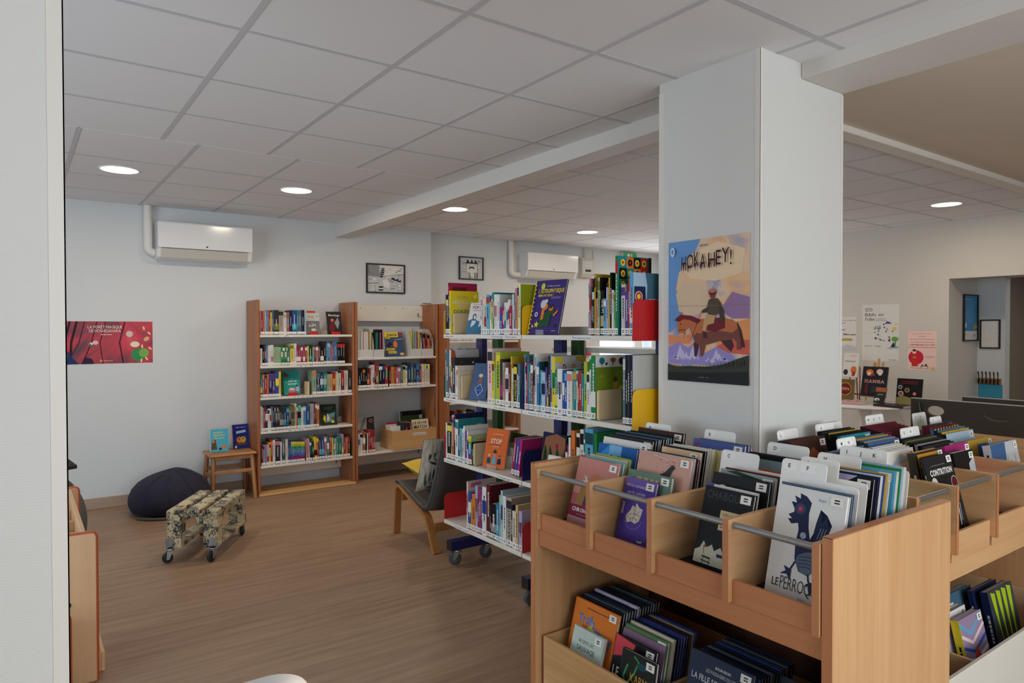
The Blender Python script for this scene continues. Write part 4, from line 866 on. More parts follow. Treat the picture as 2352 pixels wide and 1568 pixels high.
B2 = (3.2, 1.35, 0)
t = thing('comic_bin', 'second beech comic bin set crosswise behind the first, bars towards the viewer', 'book bin', B2)
def b2(mb, *q, **k): return mb.box(q[0] - B2[0], q[1] - B2[0], q[2] - B2[1], q[3] - B2[1], q[4], q[5], **k)
DX = [2.385, 2.68, 3.03, 3.38, 3.73, 4.06]
for xa, xb in ((2.36, 2.374), (4.072, 4.096)): b2(MB(), xa, xb, 1.045, 1.63, 0, .985, bev=.0015).build('end_panel', 'beech_z', t)
for x in DX:
    d = b2(MB(), x - .010, x + .010, 1.052, 1.61, .738, .980, bev=.0015).build('divider', 'beech_y', t)
    b2(MB(), x - .010, x + .010, 1.050, 1.0518, .738, .9805).build('edge_band', 'beechedge_z', d)
for k in range(5):
    xa, xb = DX[k] + .0105, DX[k + 1] - .0105
    b2(MB(), xa, xb, 1.072, 1.086, .70, .803, bev=.0015).build('front_rail', 'beech_x', t)
    MB().cyl(rel((xa, 1.078, .962), B2), rel((xb, 1.078, .962), B2), .0095, n=16).build('tube_rail', 'steel', t)
    b2(MB(), xa, xb, 1.087, 1.61, .745, .762).build('trough_floor', 'rib_mat', t)
b2(MB(), 2.375, 4.071, 1.08, 1.098, .63, .70, bev=.0015).build('apron', 'beech_x', t)
b2(MB(), 2.375, 4.071, 1.099, 1.61, .728, .744).build('trough_base', 'beechedge_x', t)
b2(MB(), 2.375, 4.071, 1.612, 1.628, .06, .93).build('back_panel', 'darkback', t)
b2(MB(), 2.375, 4.071, 1.09, 1.61, .06, .085).build('lower_shelf', 'beech_x', t)

def crate(name, lab, x0, x1, y0, y1, z0, z1, mats, front, th=.014, splits=(), label=None, group=None, axis='x', front_mat=None, fl=None):
    o = ((x0 + x1) / 2, (y0 + y1) / 2, z0); t = thing(name, lab, 'crate', o, 0, group)
    def q(n, m, a): return MB().box(a[0] - o[0], a[1] - o[0], a[2] - o[1], a[3] - o[1], a[4] - z0, a[5] - z0, bev=.0015).build(n, m, t)
    q('bottom', mats[0], (x0 + th, x1 - th, y0 + th, y1 - th, z0, z0 + (.01 if fl is None else fl)))
    A = dict(front_x=(x0, x0 + th, y0, y1), back_x=(x1 - th, x1, y0, y1), side_lo=(x0 + th, x1 - th, y0, y0 + th), side_hi=(x0 + th, x1 - th, y1 - th, y1)) if axis == 'x' else \
        dict(front_x=(x0, x1, y0, y0 + th), back_x=(x0, x1, y1 - th, y1), side_lo=(x0, x0 + th, y0 + th, y1 - th), side_hi=(x1 - th, x1, y0 + th, y1 - th))
    for nm, key, m in (('front_board', 'front_x', front_mat or mats[0]), ('back_board', 'back_x', mats[0]), ('side_board', 'side_lo', mats[1]), ('side_board', 'side_hi', mats[1])): q(nm, m, (*A[key], z0, z1))
    for s in splits: q('divider', mats[1], ((s - .006, s + .006, y0 + th, y1 - th, z0 + .01, z1 - .01) if axis != 'x' else (x0 + th, x1 - th, s - .006, s + .006, z0 + .01, z1 - .01)))
    return t
ct = crate('book_crate', 'wooden crate of comics in the lower part of the beech bin', 1.705, 2.30, 1.60, 2.165, .086, .305, ('pine_y', 'pine_x'), None, fl=.045)
crate('book_crate', 'second wooden crate of comics low in the beech bin beside end panel', 1.73, 2.30, .985, 1.58, .086, .27, ('pine_y', 'pine_x'), None, fl=.023)
ct2 = crate('book_crate', 'white-fronted crate of paperbacks under the crosswise bin', 2.40, 3.75, 1.02, 1.58, .086, .345, ('birch_x', 'birch_y'), None, splits=(2.80,), axis='y', front_mat='white_metal')
pc = crate('book_crate', 'pine crate of illustrated novels on the magazine bookcase', 3.145, 3.662, 6.502, 6.79, .2906, .487, ('pine_x', 'pine_y'), None, axis='y')
shelf_tag(pc, 'Romans illustrés', (-.03, -.1445, .135), (1, 0, 0), (0, -1, 0), .16, .026)

# folded flip-top tables behind the bins
def flip(lab, x, y0, y1, zt, h, holes):
    t = thing('folding_table', lab, 'folding table', (x, (y0 + y1) / 2, 0), 0, 'folded dark tables'); yc = (y0 + y1) / 2
    mb = MB(); V = []; n = 24
    out = [(y0 - yc, zt - h), (y1 - yc, zt - h), (y1 - yc, zt), (y0 - yc, zt)]
    # a board with oval cable ports, cut by strips around each port
    segs = sorted(holes, key=lambda q: q[0]); cuts = [y0 - yc]; e = .028
    zc0, zc1 = zt - .095, zt - .035
    mb.box(-.012, .012, y0 - yc, y1 - yc, zt - h, zc0, bev=.0); mb.box(-.012, .012, y0 - yc, y1 - yc, zc1, zt)
    prev = y0 - yc
    for yh, rw in segs:
        a = yh - yc - rw; b = yh - yc + rw; mb.box(-.012, .012, prev, a, zc0, zc1)
        zm, rz = (zc0 + zc1) / 2, (zc1 - zc0) / 2
        for sg in (1, -1):
            P = [(-.012, yh - yc - rw, zm + sg * rz)] + [(-.012, yh - yc - rw * math.cos(i * PI / 10), zm + sg * rz * math.sin(i * PI / 10) * .98) for i in range(11)] + [(-.012, yh - yc + rw, zm + sg * rz)]
            for i in range(1, 11):
                mb.prism([(-.012, P[i][1], P[i][2]), (-.012, P[i + 1][1], P[i + 1][2]), (-.012, P[i + 1][1], zm + sg * rz), (-.012, P[i][1], zm + sg * rz)], (.024, 0, 0))
        prev = b
    mb.box(-.012, .012, prev, y1 - yc, zc0, zc1); mb.build('tabletop', 'board_brown', t)
    MB().box(-.014, .014, y0 - yc, y1 - yc, zt + .0005, zt + .004).build('edge_band', 'plastic_grey', t)
    for y in (y0 + .06, y1 - .05):
        MB().tube([(-.03, y - yc, zt - .02), (-.045, y - .05 - yc, zt - .25), (-.02, y - .06 - yc, .55), (0, y - .06 - yc, .03)], .012, 8).build('leg', 'matt_black', t)
        MB().box(-.25, .25, y - .085 - yc, y - .045 - yc, .0, .03, bev=.004).build('foot', 'matt_black', t)
flip('dark brown folded table with two oval ports behind the crosswise bin', 4.53, 1.25, 2.04, 1.105, .50, [(1.9, .05), (1.565, .075)])
flip('second dark folded table showing its pale top edge further behind', 5.45, 1.30, 2.11, 1.055, .50, [(1.6, .06)])

# round white pedestal table by the doorway wall
t = thing('pedestal_table', 'round white pedestal table of manga books by the doorway wall', 'table', (7.24, 3.73, 0))
MB().lathe([(.001, .728), (.41, .728), (.455, .735), (.465, .745), (.46, .754), (.001, .756)], 48).build('tabletop', 'plastic_white', t)
MB().lathe([(.10, .7275), (.07, .69), (.048, .60), (.04, .45), (.045, .30), (.08, .12), (.16, .035), (.25, .01), (.27, .0)], 32).build('pedestal', 'plastic_white', t)

# kids' browser box behind the doorway pillar
K = (.13, 4.0, 0)
t = thing('picture_book_bin', 'low pale birch book bin with orange edging behind the doorway pillar', 'book bin', K)
def kp(y, z): return MB().prism([rel((x, y, zz), K) for x, zz in [(-.1 + a, b) for a, b in rounded(.37, z, .02, 4, (0, 0, 1, 1))]], (0, .018, 0))
for y in (3.5, 4.56):
    p = kp(y, .65).build('end_panel', 'birch_z', t)
    ed = MB().tube([rel((-.1 + a, y + .009, b), K) for a, b in rounded(.37, .65, .02, 4, (0, 0, 1, 1))[1:]], .0095, 8); ed.build('edging', 'orange_edge', p)
    MB().cyl(rel((.165, y - .002, .352), K), rel((.165, y, .352), K), .012, n=14).build('screw_cap', 'dark', p)
MB().box(.218 - K[0], .236 - K[0], 3.518 - K[1], 4.56 - K[1], .28, .648, bev=.002).build('front_board', 'birch_y', t)
for y in (3.75, 3.99, 4.24): MB().box(-.1 - K[0], .217 - K[0], y - K[1], y + .012 - K[1], .30, .60, bev=.002).build('divider', 'birch_x', t)
MB().box(-.1 - K[0], .217 - K[0], 3.518 - K[1], 4.56 - K[1], .28, .298).build('floor_board', 'birch_y', t)
MB().box(-.1 - K[0], -.085 - K[0], 3.518 - K[1], 4.56 - K[1], .299, .62).build('back_board', 'birch_y', t)
p = MB().prism([rel((x, 3.42, zz), K) for x, zz in [(-.1 + a, b) for a, b in rounded(.265, .335, .02, 4, (0, 0, 1, 1))]], (0, .018, 0)).build('lower_panel', 'birch_z', t)
MB().tube([rel((-.1 + a, 3.429, b), K) for a, b in rounded(.265, .335, .02, 4, (0, 0, 1, 1))[1:]], .0095, 8).build('edging', 'orange_edge', p)
MB().box(-.1 - K[0], .155 - K[0], 3.438 - K[1], 3.499 - K[1], .06, .3).build('lower_box', 'birch_x', t)
# grey pouffe with a black cloth
t = thing('floor_pouffe', 'grey round pouffe with a black cloth beyond the birch book bin', 'pouffe', (.15, 5.62, 0))
blob(14, 40, lambda s, a: (.235 * math.cos(a) * max(.02, math.sin(PI * (.18 + .82 * s)) ** .45), .235 * math.sin(a) * max(.02, math.sin(PI * (.18 + .82 * s)) ** .45), .56 * s)).build('cover', 'grey_cloth', t)
mb = MB(); q = [(-.2, -.15, .545), (.17, -.12, .575), (.13, .15, .585), (-.18, .14, .56)]; mb.prism(q, (0, 0, .022)); tag(mb.build('folded_cloth', 'black_cloth', None), 'black folded cloth lying on the grey pouffe', 'cloth').location = (.15, 5.62, 0.025)
# yellow lined box on the floor
t = thing('wooden_box', 'small pale wooden box with a yellow lining standing beside birch bin', 'box', (.262, 3.72, 0))
for q, n in (((-.035, -.02, -.14, .15, 0, .085), 'side_board'), ((.03, .045, -.14, .15, 0, .085), 'side_board'), ((-.019, .029, -.14, -.125, 0, .085), 'end_board'), ((-.019, .029, .135, .15, 0, .085), 'end_board'), ((-.019, .029, -.124, .134, 0, .01), 'bottom')): MB().box(*q, bev=.002).build(n, 'birch_y', t)
MB().box(.0265, .0295, -.12, .13, .011, .084).build('lining', 'yellow_cloth', t)
# low children's table at the bottom of the picture
t = thing('low_table', 'low white-topped table with beech edge near the photographer', 'table', (.37, 1.73, 0))
out = rounded(.56, .52, .09, 8); mb = MB().prism([(x - .28, y - .26, .535) for x, y in out], (0, 0, .002)); 
MB().prism([(x - .28, y - .26, .527) for x, y in out], (0, 0, .022)).build('tabletop', 'beechedge_x', t)
ins = rounded(.552, .512, .086, 8); MB().prism([(x - .276, y - .256, .5492) for x, y in ins], (0, 0, .001)).build('laminate', 'plastic_white', t)
for x in (-.22, .22):
    for y in (-.2, .2): MB().cyl((x, y, 0), (x, y, .5265), .018, n=12).build('leg', 'birch_z', t)
# measured rows of spines: start along the shelf (m), thickness, height, colour, accent, lean
ROWS = {'L1': [(1.8233,0.0038,0.218,'white','',0),(1.8277,0.0188,0.22,'crimson','',0),(1.8471,0.0164,0.22,'orange','',0),(1.8641,0.0126,0.221,'lilac','',0),(1.8773,0.0114,0.222,'blue','',0),(1.8893,0.0108,0.222,'sky','',0),(1.9008,0.0165,0.228,'red','',0),(1.9178,0.0115,0.21,'yellow','',0),(1.93,0.0179,0.223,'slate','',0),(1.9485,0.0424,0.231,'charcoal','olive',0),(1.9934,0.0427,0.232,'greige','charcoal',0),(2.0366,0.0274,0.208,'white','sage',0),(2.0666,0.0243,0.213,'rust','slate',0),(2.0916,0.027,0.231,'navy','',0),(2.1192,0.0424,0.234,'royal','sky',0),(2.1622,0.0174,0.234,'teal','',0),(2.1801,0.0261,0.235,'slate','',0),(2.2068,0.0289,0.236,'navy','',0),(2.2363,0.0156,0.218,'paleblue','',0)],'L2': [(1.821,0.0188,0.163,'white','',0),(1.8406,0.0182,0.195,'black','',0),(1.8594,0.0133,0.188,'brown','rust',0),(1.8733,0.0184,0.195,'blue','',0),(1.8922,0.0121,0.188,'white','',0),(1.9049,0.0121,0.191,'white','',0),(1.9176,0.0236,0.194,'white','rose',0),(1.9417,0.0109,0.174,'palegreen','',0),(1.9533,0.0116,0.174,'palegreen','',0),(1.9654,0.0116,0.174,'palegreen','',0),(1.9776,0.0116,0.174,'palegreen','',0),(1.9899,0.0117,0.174,'palegreen','',0),(2.0021,0.011,0.173,'palegreen','',0),(2.0138,0.0117,0.176,'green','white',0),(2.0261,0.0111,0.176,'green','white',0),(2.0378,0.0111,0.176,'green','white',0),(2.0495,0.0118,0.176,'green','white',0),(2.0619,0.0112,0.176,'green','white',0),(2.0736,0.0112,0.176,'green','white',0),(2.0854,0.0112,0.175,'slate','',0),(2.0974,0.0323,0.201,'yellow','olive',0),(2.1304,0.0272,0.204,'white','',0),(2.158,0.0207,0.178,'crimson','white',0),(2.1793,0.0208,0.177,'crimson','white',0),(2.2007,0.0195,0.177,'crimson','white',0),(2.2208,0.0196,0.177,'crimson','white',0),(2.241,0.0203,0.176,'crimson','white',0),(2.2619,0.0136,0.179,'yellow','',0),(2.2762,0.0361,0.189,'dkgreen','teal',0),(2.3128,0.0158,0.172,'sage','',0),(2.3293,0.0172,0.178,'maroon','rose',0),(2.3471,0.0242,0.175,'rose','white',0),(2.3718,0.0194,0.175,'brown','',0),(2.3919,0.032,0.178,'black','white',0),(2.4248,0.0259,0.221,'charcoal','',0),(2.4512,0.0148,0.204,'sky','',0),(2.4666,0.0233,0.214,'blue','paleblue',0),(2.4903,0.0163,0.186,'rose','',0),(2.5074,0.0178,0.21,'mauve','',0),(2.5258,0.0271,0.217,'blue','',0),(2.5534,0.0101,0.199,'slate','',0),(2.5641,0.028,0.206,'black','red',0),(2.5927,0.0245,0.207,'black','red',0),(2.6178,0.0232,0.208,'black','red',0)],'L3': [(1.8212,0.0169,0.218,'teal','yellow',0),(1.8387,0.0183,0.217,'mauve','orange',0),(1.8576,0.0227,0.216,'red','navy',0),(1.8809,0.0165,0.215,'orange','',0),(1.8981,0.0286,0.221,'purple','navy',0),(1.9273,0.0294,0.223,'purple','navy',0),(1.9575,0.0296,0.238,'royal','yellow',0),(1.9877,0.0207,0.236,'yellow','',0),(2.3115,0.0378,0.235,'sage','orange',0),(2.3497,0.0352,0.212,'slate','black',0),(2.3855,0.0355,0.21,'tealdk','paleblue',0),(2.4216,0.0329,0.208,'teal','sage',0),(2.455,0.0183,0.194,'sage','',0),(2.474,0.0382,0.193,'tan','',0),(2.5128,0.0277,0.208,'red','orange',0),(2.5411,0.0136,0.19,'yellow','',0),(2.5554,0.0108,0.217,'white','',0),(2.5668,0.0323,0.2,'palegrey','',0),(2.5998,0.0311,0.217,'red','maroon',0),(2.6315,0.0407,0.223,'cream','',0),(2.6727,0.038,0.213,'charcoal','',0)],'L4': [(1.8191,0.0157,0.235,'white','',0),(1.8353,0.0101,0.221,'lilac','',0),(1.846,0.0177,0.222,'crimson','',0),(1.8643,0.0203,0.226,'charcoal','cream',0),(1.8851,0.0165,0.208,'white','charcoal',0),(1.9022,0.014,0.207,'white','red',0),(1.917,0.0141,0.225,'slate','',0),(1.9316,0.0147,0.225,'navy','',0),(1.947,0.0122,0.227,'charcoal','grey',0),(1.9598,0.0116,0.226,'charcoal','grey',0),(1.972,0.0116,0.225,'charcoal','grey',0),(1.9843,0.0117,0.224,'charcoal','grey',0),(1.9965,0.0117,0.224,'charcoal','grey',0),(2.0088,0.0111,0.223,'charcoal','grey',0),(2.0205,0.0117,0.222,'charcoal','grey',0),(2.0328,0.0255,0.215,'tealdk','teal',0),(2.0588,0.023,0.21,'royal','sky',0),(2.0825,0.0185,0.218,'olive','black',0),(2.1015,0.0179,0.217,'olive','black',0),(2.12,0.0179,0.215,'olive','black',0),(2.1387,0.016,0.241,'cream','',0),(2.1551,0.0094,0.216,'red','white',0),(2.1651,0.0328,0.222,'mint','black',0),(2.1984,0.0195,0.2,'white','',0),(2.2186,0.0257,0.212,'sky','white',0),(2.2449,0.0407,0.207,'royal','',0),(2.2864,0.0226,0.228,'sage','',0),(2.3095,0.0103,0.23,'lilac','',0),(2.3205,0.0158,0.229,'crimson','',0),(2.337,0.0145,0.235,'brown','white',0),(2.352,0.0208,0.221,'orange','white',0)],'L5': [(1.8242,0.017,0.195,'maroon','',0),(1.8418,0.0107,0.193,'lilac','navy',0),(1.8531,0.0108,0.192,'sky','rose',0),(1.8645,0.012,0.193,'rose','',0),(1.8771,0.0159,0.191,'paleblue','crimson',0),(1.8937,0.0147,0.209,'yellow','red',0),(1.9091,0.0198,0.234,'red','orange',0),(1.9295,0.0237,0.229,'white','',0),(1.9539,0.0438,0.23,'charcoal','rose',0),(1.9982,0.0156,0.206,'white','',0),(2.0146,0.0319,0.23,'slate','tealdk',0),(2.0471,0.0229,0.227,'cream','',0),(2.0704,0.0138,0.199,'royal','',0),(2.0849,0.0139,0.197,'royal','',0),(2.0994,0.0139,0.199,'blue','rainbow',0),(2.1139,0.0146,0.198,'blue','rainbow',0),(2.1291,0.014,0.197,'blue','rainbow',0),(2.1437,0.014,0.195,'blue','rainbow',0),(2.1583,0.0141,0.194,'blue','rainbow',0),(2.173,0.0141,0.192,'blue','rainbow',0),(2.1877,0.0141,0.191,'blue','rainbow',0),(2.2024,0.0148,0.19,'blue','rainbow',0),(2.2178,0.0142,0.188,'blue','rainbow',0),(2.2476,0.0197,0.203,'coral','',-3.0),(2.268,0.0198,0.215,'lilac','',-3.0),(2.2883,0.0185,0.186,'black','white',-3.0),(2.3074,0.0213,0.184,'charcoal','green',-3.0),(2.3295,0.0255,0.223,'yellow','black',-3.0),(2.3556,0.0236,0.222,'red','yellow',-3.0),(2.3798,0.0237,0.221,'tealdk','sky',-3.0),(2.4041,0.0287,0.221,'royal','sky',-3.0),(2.4333,0.0246,0.217,'rose','white',-3.0),(2.4585,0.0219,0.214,'teal','white',-3.0),(2.4811,0.0206,0.219,'red','rose',-2.0),(2.5021,0.0164,0.199,'yellow','',-1.0),(2.5191,0.0136,0.19,'sky','white',0),(2.5333,0.0151,0.189,'cream','',0),(2.549,0.018,0.199,'teal','',0),(2.5675,0.0352,0.197,'green','',0),(2.6036,0.0181,0.225,'lilac','white',0),(2.6221,0.0196,0.192,'red','',0),(2.6423,0.0241,0.187,'orange','rose',0),(2.6671,0.0212,0.195,'brown','red',0)],'R2': [(2.7698,0.0112,0.218,'charcoal','',0),(2.7815,0.0219,0.197,'black','slate',0),(2.8041,0.0232,0.197,'black','',0),(2.8279,0.0245,0.196,'black','orange',0),(2.853,0.0222,0.195,'black','',0),(2.8758,0.0235,0.192,'charcoal','orange',0),(2.8999,0.0181,0.197,'red','',0),(2.9188,0.0176,0.225,'white','sage',0),(2.937,0.0189,0.23,'white','olive',0),(2.9567,0.0189,0.257,'crimson','navy',0),(2.9762,0.0147,0.256,'red','cream',0),(2.9914,0.0141,0.228,'olive','',0),(3.0061,0.0352,0.226,'black','white',0),(3.0419,0.0304,0.229,'navy','royal',0),(3.0729,0.0355,0.231,'red','green',0),(3.1183,0.0188,0.204,'maroon','',0),(3.1377,0.0107,0.203,'orange','',0),(3.149,0.0107,0.203,'mustard','',0),(3.1604,0.0202,0.203,'orange','',0),(3.1812,0.0178,0.203,'red','',0),(3.1996,0.0172,0.199,'rose','white',0),(3.2173,0.0147,0.198,'rose','white',0),(3.2326,0.016,0.198,'rose','white',0),(3.2493,0.0263,0.217,'slate','',0),(3.2762,0.0226,0.219,'yellow','black',0),(3.2994,0.0265,0.207,'white','blue',0),(3.3305,0.0364,0.241,'tealdk','charcoal',0),(3.3675,0.0354,0.228,'slate','royal',0),(3.4035,0.0283,0.227,'tealdk','charcoal',0),(3.4324,0.0337,0.226,'blue','navy',0),(3.4666,0.0286,0.202,'crimson','purple',0),(3.4959,0.0301,0.222,'cream','',0),(3.5266,0.0208,0.221,'cream','yellow',0),(3.548,0.0209,0.22,'cream','teal',0),(3.5695,0.0237,0.219,'cream','yellow',0)],'R3': [(2.7694,0.0213,0.199,'white','blue',0),(2.7914,0.023,0.207,'white','black',0),(2.815,0.0284,0.215,'rust','white',0),(2.8439,0.008,0.193,'black','',0),(2.8526,0.0129,0.198,'cream','',0),(2.8662,0.014,0.224,'red','rose',0),(2.8809,0.0141,0.223,'red','rose',0),(2.8955,0.0136,0.221,'red','rose',0),(2.9097,0.0141,0.22,'red','rose',0)],'M1a': [(3.9233,0.0291,0.257,'purple','',0),(3.8937,0.0263,0.238,'black','yellow',0),(3.8663,0.0159,0.332,'charcoal','red',0),(3.8501,0.0183,0.28,'yellow','paleblue',0),(3.4793,0.0131,0.223,'white','rose',0),(3.4657,0.0092,0.199,'lilac','rose',0),(3.4558,0.0114,0.218,'white','',0),(3.4438,0.0237,0.235,'cream','red',0),(3.4195,0.0314,0.236,'sky','red',0),(3.3874,0.0179,0.245,'white','royal',0),(3.3691,0.0193,0.207,'yellow','orange',0),(3.349,0.016,0.247,'teal','',0),(3.3324,0.0252,0.234,'white','rose',0),(3.3066,0.0224,0.232,'white','',0),(3.2838,0.0257,0.157,'royal','crimson',0),(3.2575,0.0259,0.157,'magenta','orange',0),(3.2309,0.0168,0.183,'white','teal',0),(3.2136,0.0156,0.183,'white','teal',0),(3.1973,0.016,0.199,'white','charcoal',0),(3.1808,0.0227,0.163,'crimson','',0),(3.1573,0.0148,0.228,'white','',0),(3.1419,0.0128,0.229,'teal','',0),(3.1285,0.0184,0.26,'rose','',0),(3.1095,0.0164,0.279,'yellow','tealdk',0),(3.0925,0.0134,0.281,'white','',0)],'M1b': [(2.5218,0.0074,0.253,'sky','white',0),(2.5139,0.0126,0.276,'rose','red',0),(2.5007,0.0116,0.234,'dkgreen','',0),(2.4884,0.0124,0.222,'black','white',0),(2.4754,0.008,0.296,'mustard','black',0),(2.4667,0.014,0.177,'coral','',0),(2.4521,0.0156,0.277,'palegreen','olive',0),(2.4359,0.0231,0.215,'black','tan',0),(2.4122,0.0161,0.175,'sky','white',0),(2.3955,0.0148,0.227,'lilac','',0),(2.3802,0.0105,0.272,'mustard','',0),(2.3691,0.0109,0.295,'black','',0),(2.3575,0.0132,0.213,'white','tan',0),(2.3436,0.0115,0.203,'sage','olive',0),(2.3318,0.0171,0.37,'green','red',0),(2.2956,0.0246,0.236,'palegrey','purple',0),(2.2703,0.0196,0.2,'purple','',0),(2.2502,0.0102,0.26,'red','',0),(2.2395,0.0239,0.287,'sky','white',0)],'M2a': [(3.9234,0.0272,0.308,'white','green',0),(3.8955,0.0327,0.308,'slate','',0),(3.8623,0.0216,0.311,'white','rust',0),(3.8406,0.0101,0.219,'mustard','black',0),(3.8301,0.0107,0.17,'white','mauve',0),(3.8184,0.0305,0.259,'charcoal','',0),(3.7875,0.0241,0.21,'white','',0),(3.7629,0.0116,0.199,'white','rust',0),(3.4083,0.0482,0.328,'palepink','charcoal',0),(3.3598,0.0245,0.254,'yellow','brown',0),(3.3348,0.0077,0.214,'palegreen','',0),(3.3263,0.0461,0.309,'lime','yellow',0),(3.2797,0.0272,0.268,'charcoal','magenta',0),(3.252,0.0184,0.251,'greige','',0),(3.2331,0.0113,0.199,'coral','rose',0),(3.2211,0.028,0.222,'white','charcoal',0),(3.1924,0.018,0.243,'maroon','',0),(3.1738,0.0139,0.288,'mustard','',0),(3.1593,0.0124,0.222,'cream','',0),(3.1463,0.0305,0.244,'black','yellow',0),(3.1153,0.0117,0.19,'white','',0),(3.1029,0.0201,0.249,'slate','teal',0)],'M2b': [(3.067,0.0064,0.302,'sky','red',0),(3.0601,0.0087,0.255,'white','crimson',0),(3.0508,0.0133,0.251,'crimson','navy',0),(3.0368,0.0098,0.293,'slate','',0),(3.0265,0.0178,0.256,'teal','sky',0),(3.0081,0.0221,0.262,'maroon','white',0),(2.9853,0.0208,0.304,'greige','charcoal',0),(2.9639,0.0106,0.31,'white','sky',0),(2.9528,0.0216,0.254,'blue','white',0),(2.9306,0.006,0.267,'tealdk','',0),(2.924,0.0126,0.222,'sky','teal',0),(2.9109,0.0299,0.212,'paleblue','navy',0),(2.8804,0.0134,0.24,'purple','',0),(2.8664,0.0112,0.189,'charcoal','yellow',0),(2.8546,0.018,0.301,'charcoal','',0),(2.836,0.0136,0.301,'paleblue','mauve',0),(2.8217,0.0235,0.297,'yellow','green',0),(2.7977,0.0186,0.228,'green','yellow',0),(2.7785,0.0403,0.236,'white','grey',0),(2.7376,0.0171,0.231,'royal','white',0),(2.7199,0.0204,0.229,'royal','sky',0),(2.6989,0.0379,0.228,'white','coral',0),(2.6605,0.0092,0.222,'sage','',0),(2.6507,0.0197,0.242,'teal','mustard',0),(2.6304,0.0105,0.232,'white','mauve',0),(2.6193,0.0114,0.211,'brown','orange',0),(2.6074,0.0193,0.23,'red','',0),(2.5875,0.0154,0.223,'teal','',0),(2.5715,0.0208,0.281,'lime','palegreen',0),(2.55,0.0179,0.232,'white','charcoal',0),(2.5316,0.0122,0.312,'white','green',0),(2.5188,0.032,0.311,'green','white',0),(2.284,0.0156,0.322,'slate','palegrey',0),(2.2678,0.0135,0.321,'black','',0),(2.2537,0.0145,0.321,'charcoal','',0),(2.2386,0.0129,0.32,'navy','',0)],'M3a': [(3.8968,0.0137,0.229,'white','',0),(3.8825,0.0447,0.229,'black','yellow',0),(3.8373,0.0134,0.224,'palegreen','white',0),(3.8231,0.0244,0.272,'rust','tealdk',0),(3.7979,0.0159,0.296,'navy','orange',0),(3.7816,0.0336,0.264,'white','teal',0),(3.7477,0.0224,0.207,'tealdk','',0),(3.7247,0.0235,0.215,'sky','',0),(3.7006,0.0207,0.213,'white','tan',0),(3.6792,0.0166,0.233,'white','',0),(3.6622,0.0217,0.203,'purple','',0),(3.64,0.0131,0.206,'white','navy',0),(3.6264,0.04,0.18,'black','rainbow',0)],'M3b': [(2.6956,0.016,0.291,'black','white',0),(2.679,0.0133,0.248,'magenta','',0),(2.6651,0.0149,0.288,'white','sky',0),(2.6496,0.0267,0.325,'orange','',0),(2.6045,0.0245,0.317,'white','black',0),(2.5795,0.0242,0.339,'white','black',0),(2.5547,0.0141,0.292,'white','green',0),(2.54,0.0565,0.35,'sky','tealdk',0),(2.4828,0.0211,0.333,'green','black',0)],'M4a': [(3.6433,0.0158,0.291,'palepink','rose',0),(3.6272,0.0333,0.232,'royal','white',0),(3.5935,0.0088,0.188,'mustard','',0),(3.5839,0.0367,0.226,'orange','',0),(3.5464,0.0257,0.284,'lilac','mauve',0),(3.5203,0.0138,0.227,'brown','',0),(3.5058,0.0227,0.272,'magenta','',0),(3.4824,0.0136,0.276,'slate','',0),(3.4682,0.0427,0.292,'white','royal',0),(3.425,0.037,0.31,'maroon','',0),(3.3878,0.0106,0.194,'charcoal','',0),(3.3766,0.0587,0.21,'black','grey',0),(3.3173,0.0276,0.221,'blue','sky',0),(3.2889,0.0184,0.274,'palegreen','',0),(3.2698,0.0195,0.305,'paleblue','royal',0),(3.2498,0.0309,0.278,'white','',0),(3.2183,0.0488,0.276,'greige','charcoal',0),(3.169,0.013,0.239,'navy','',0),(3.1554,0.032,0.212,'cream','',0),(3.1228,0.0244,0.252,'tan','',0),(3.0979,0.0296,0.224,'lilac','mauve',0)]}
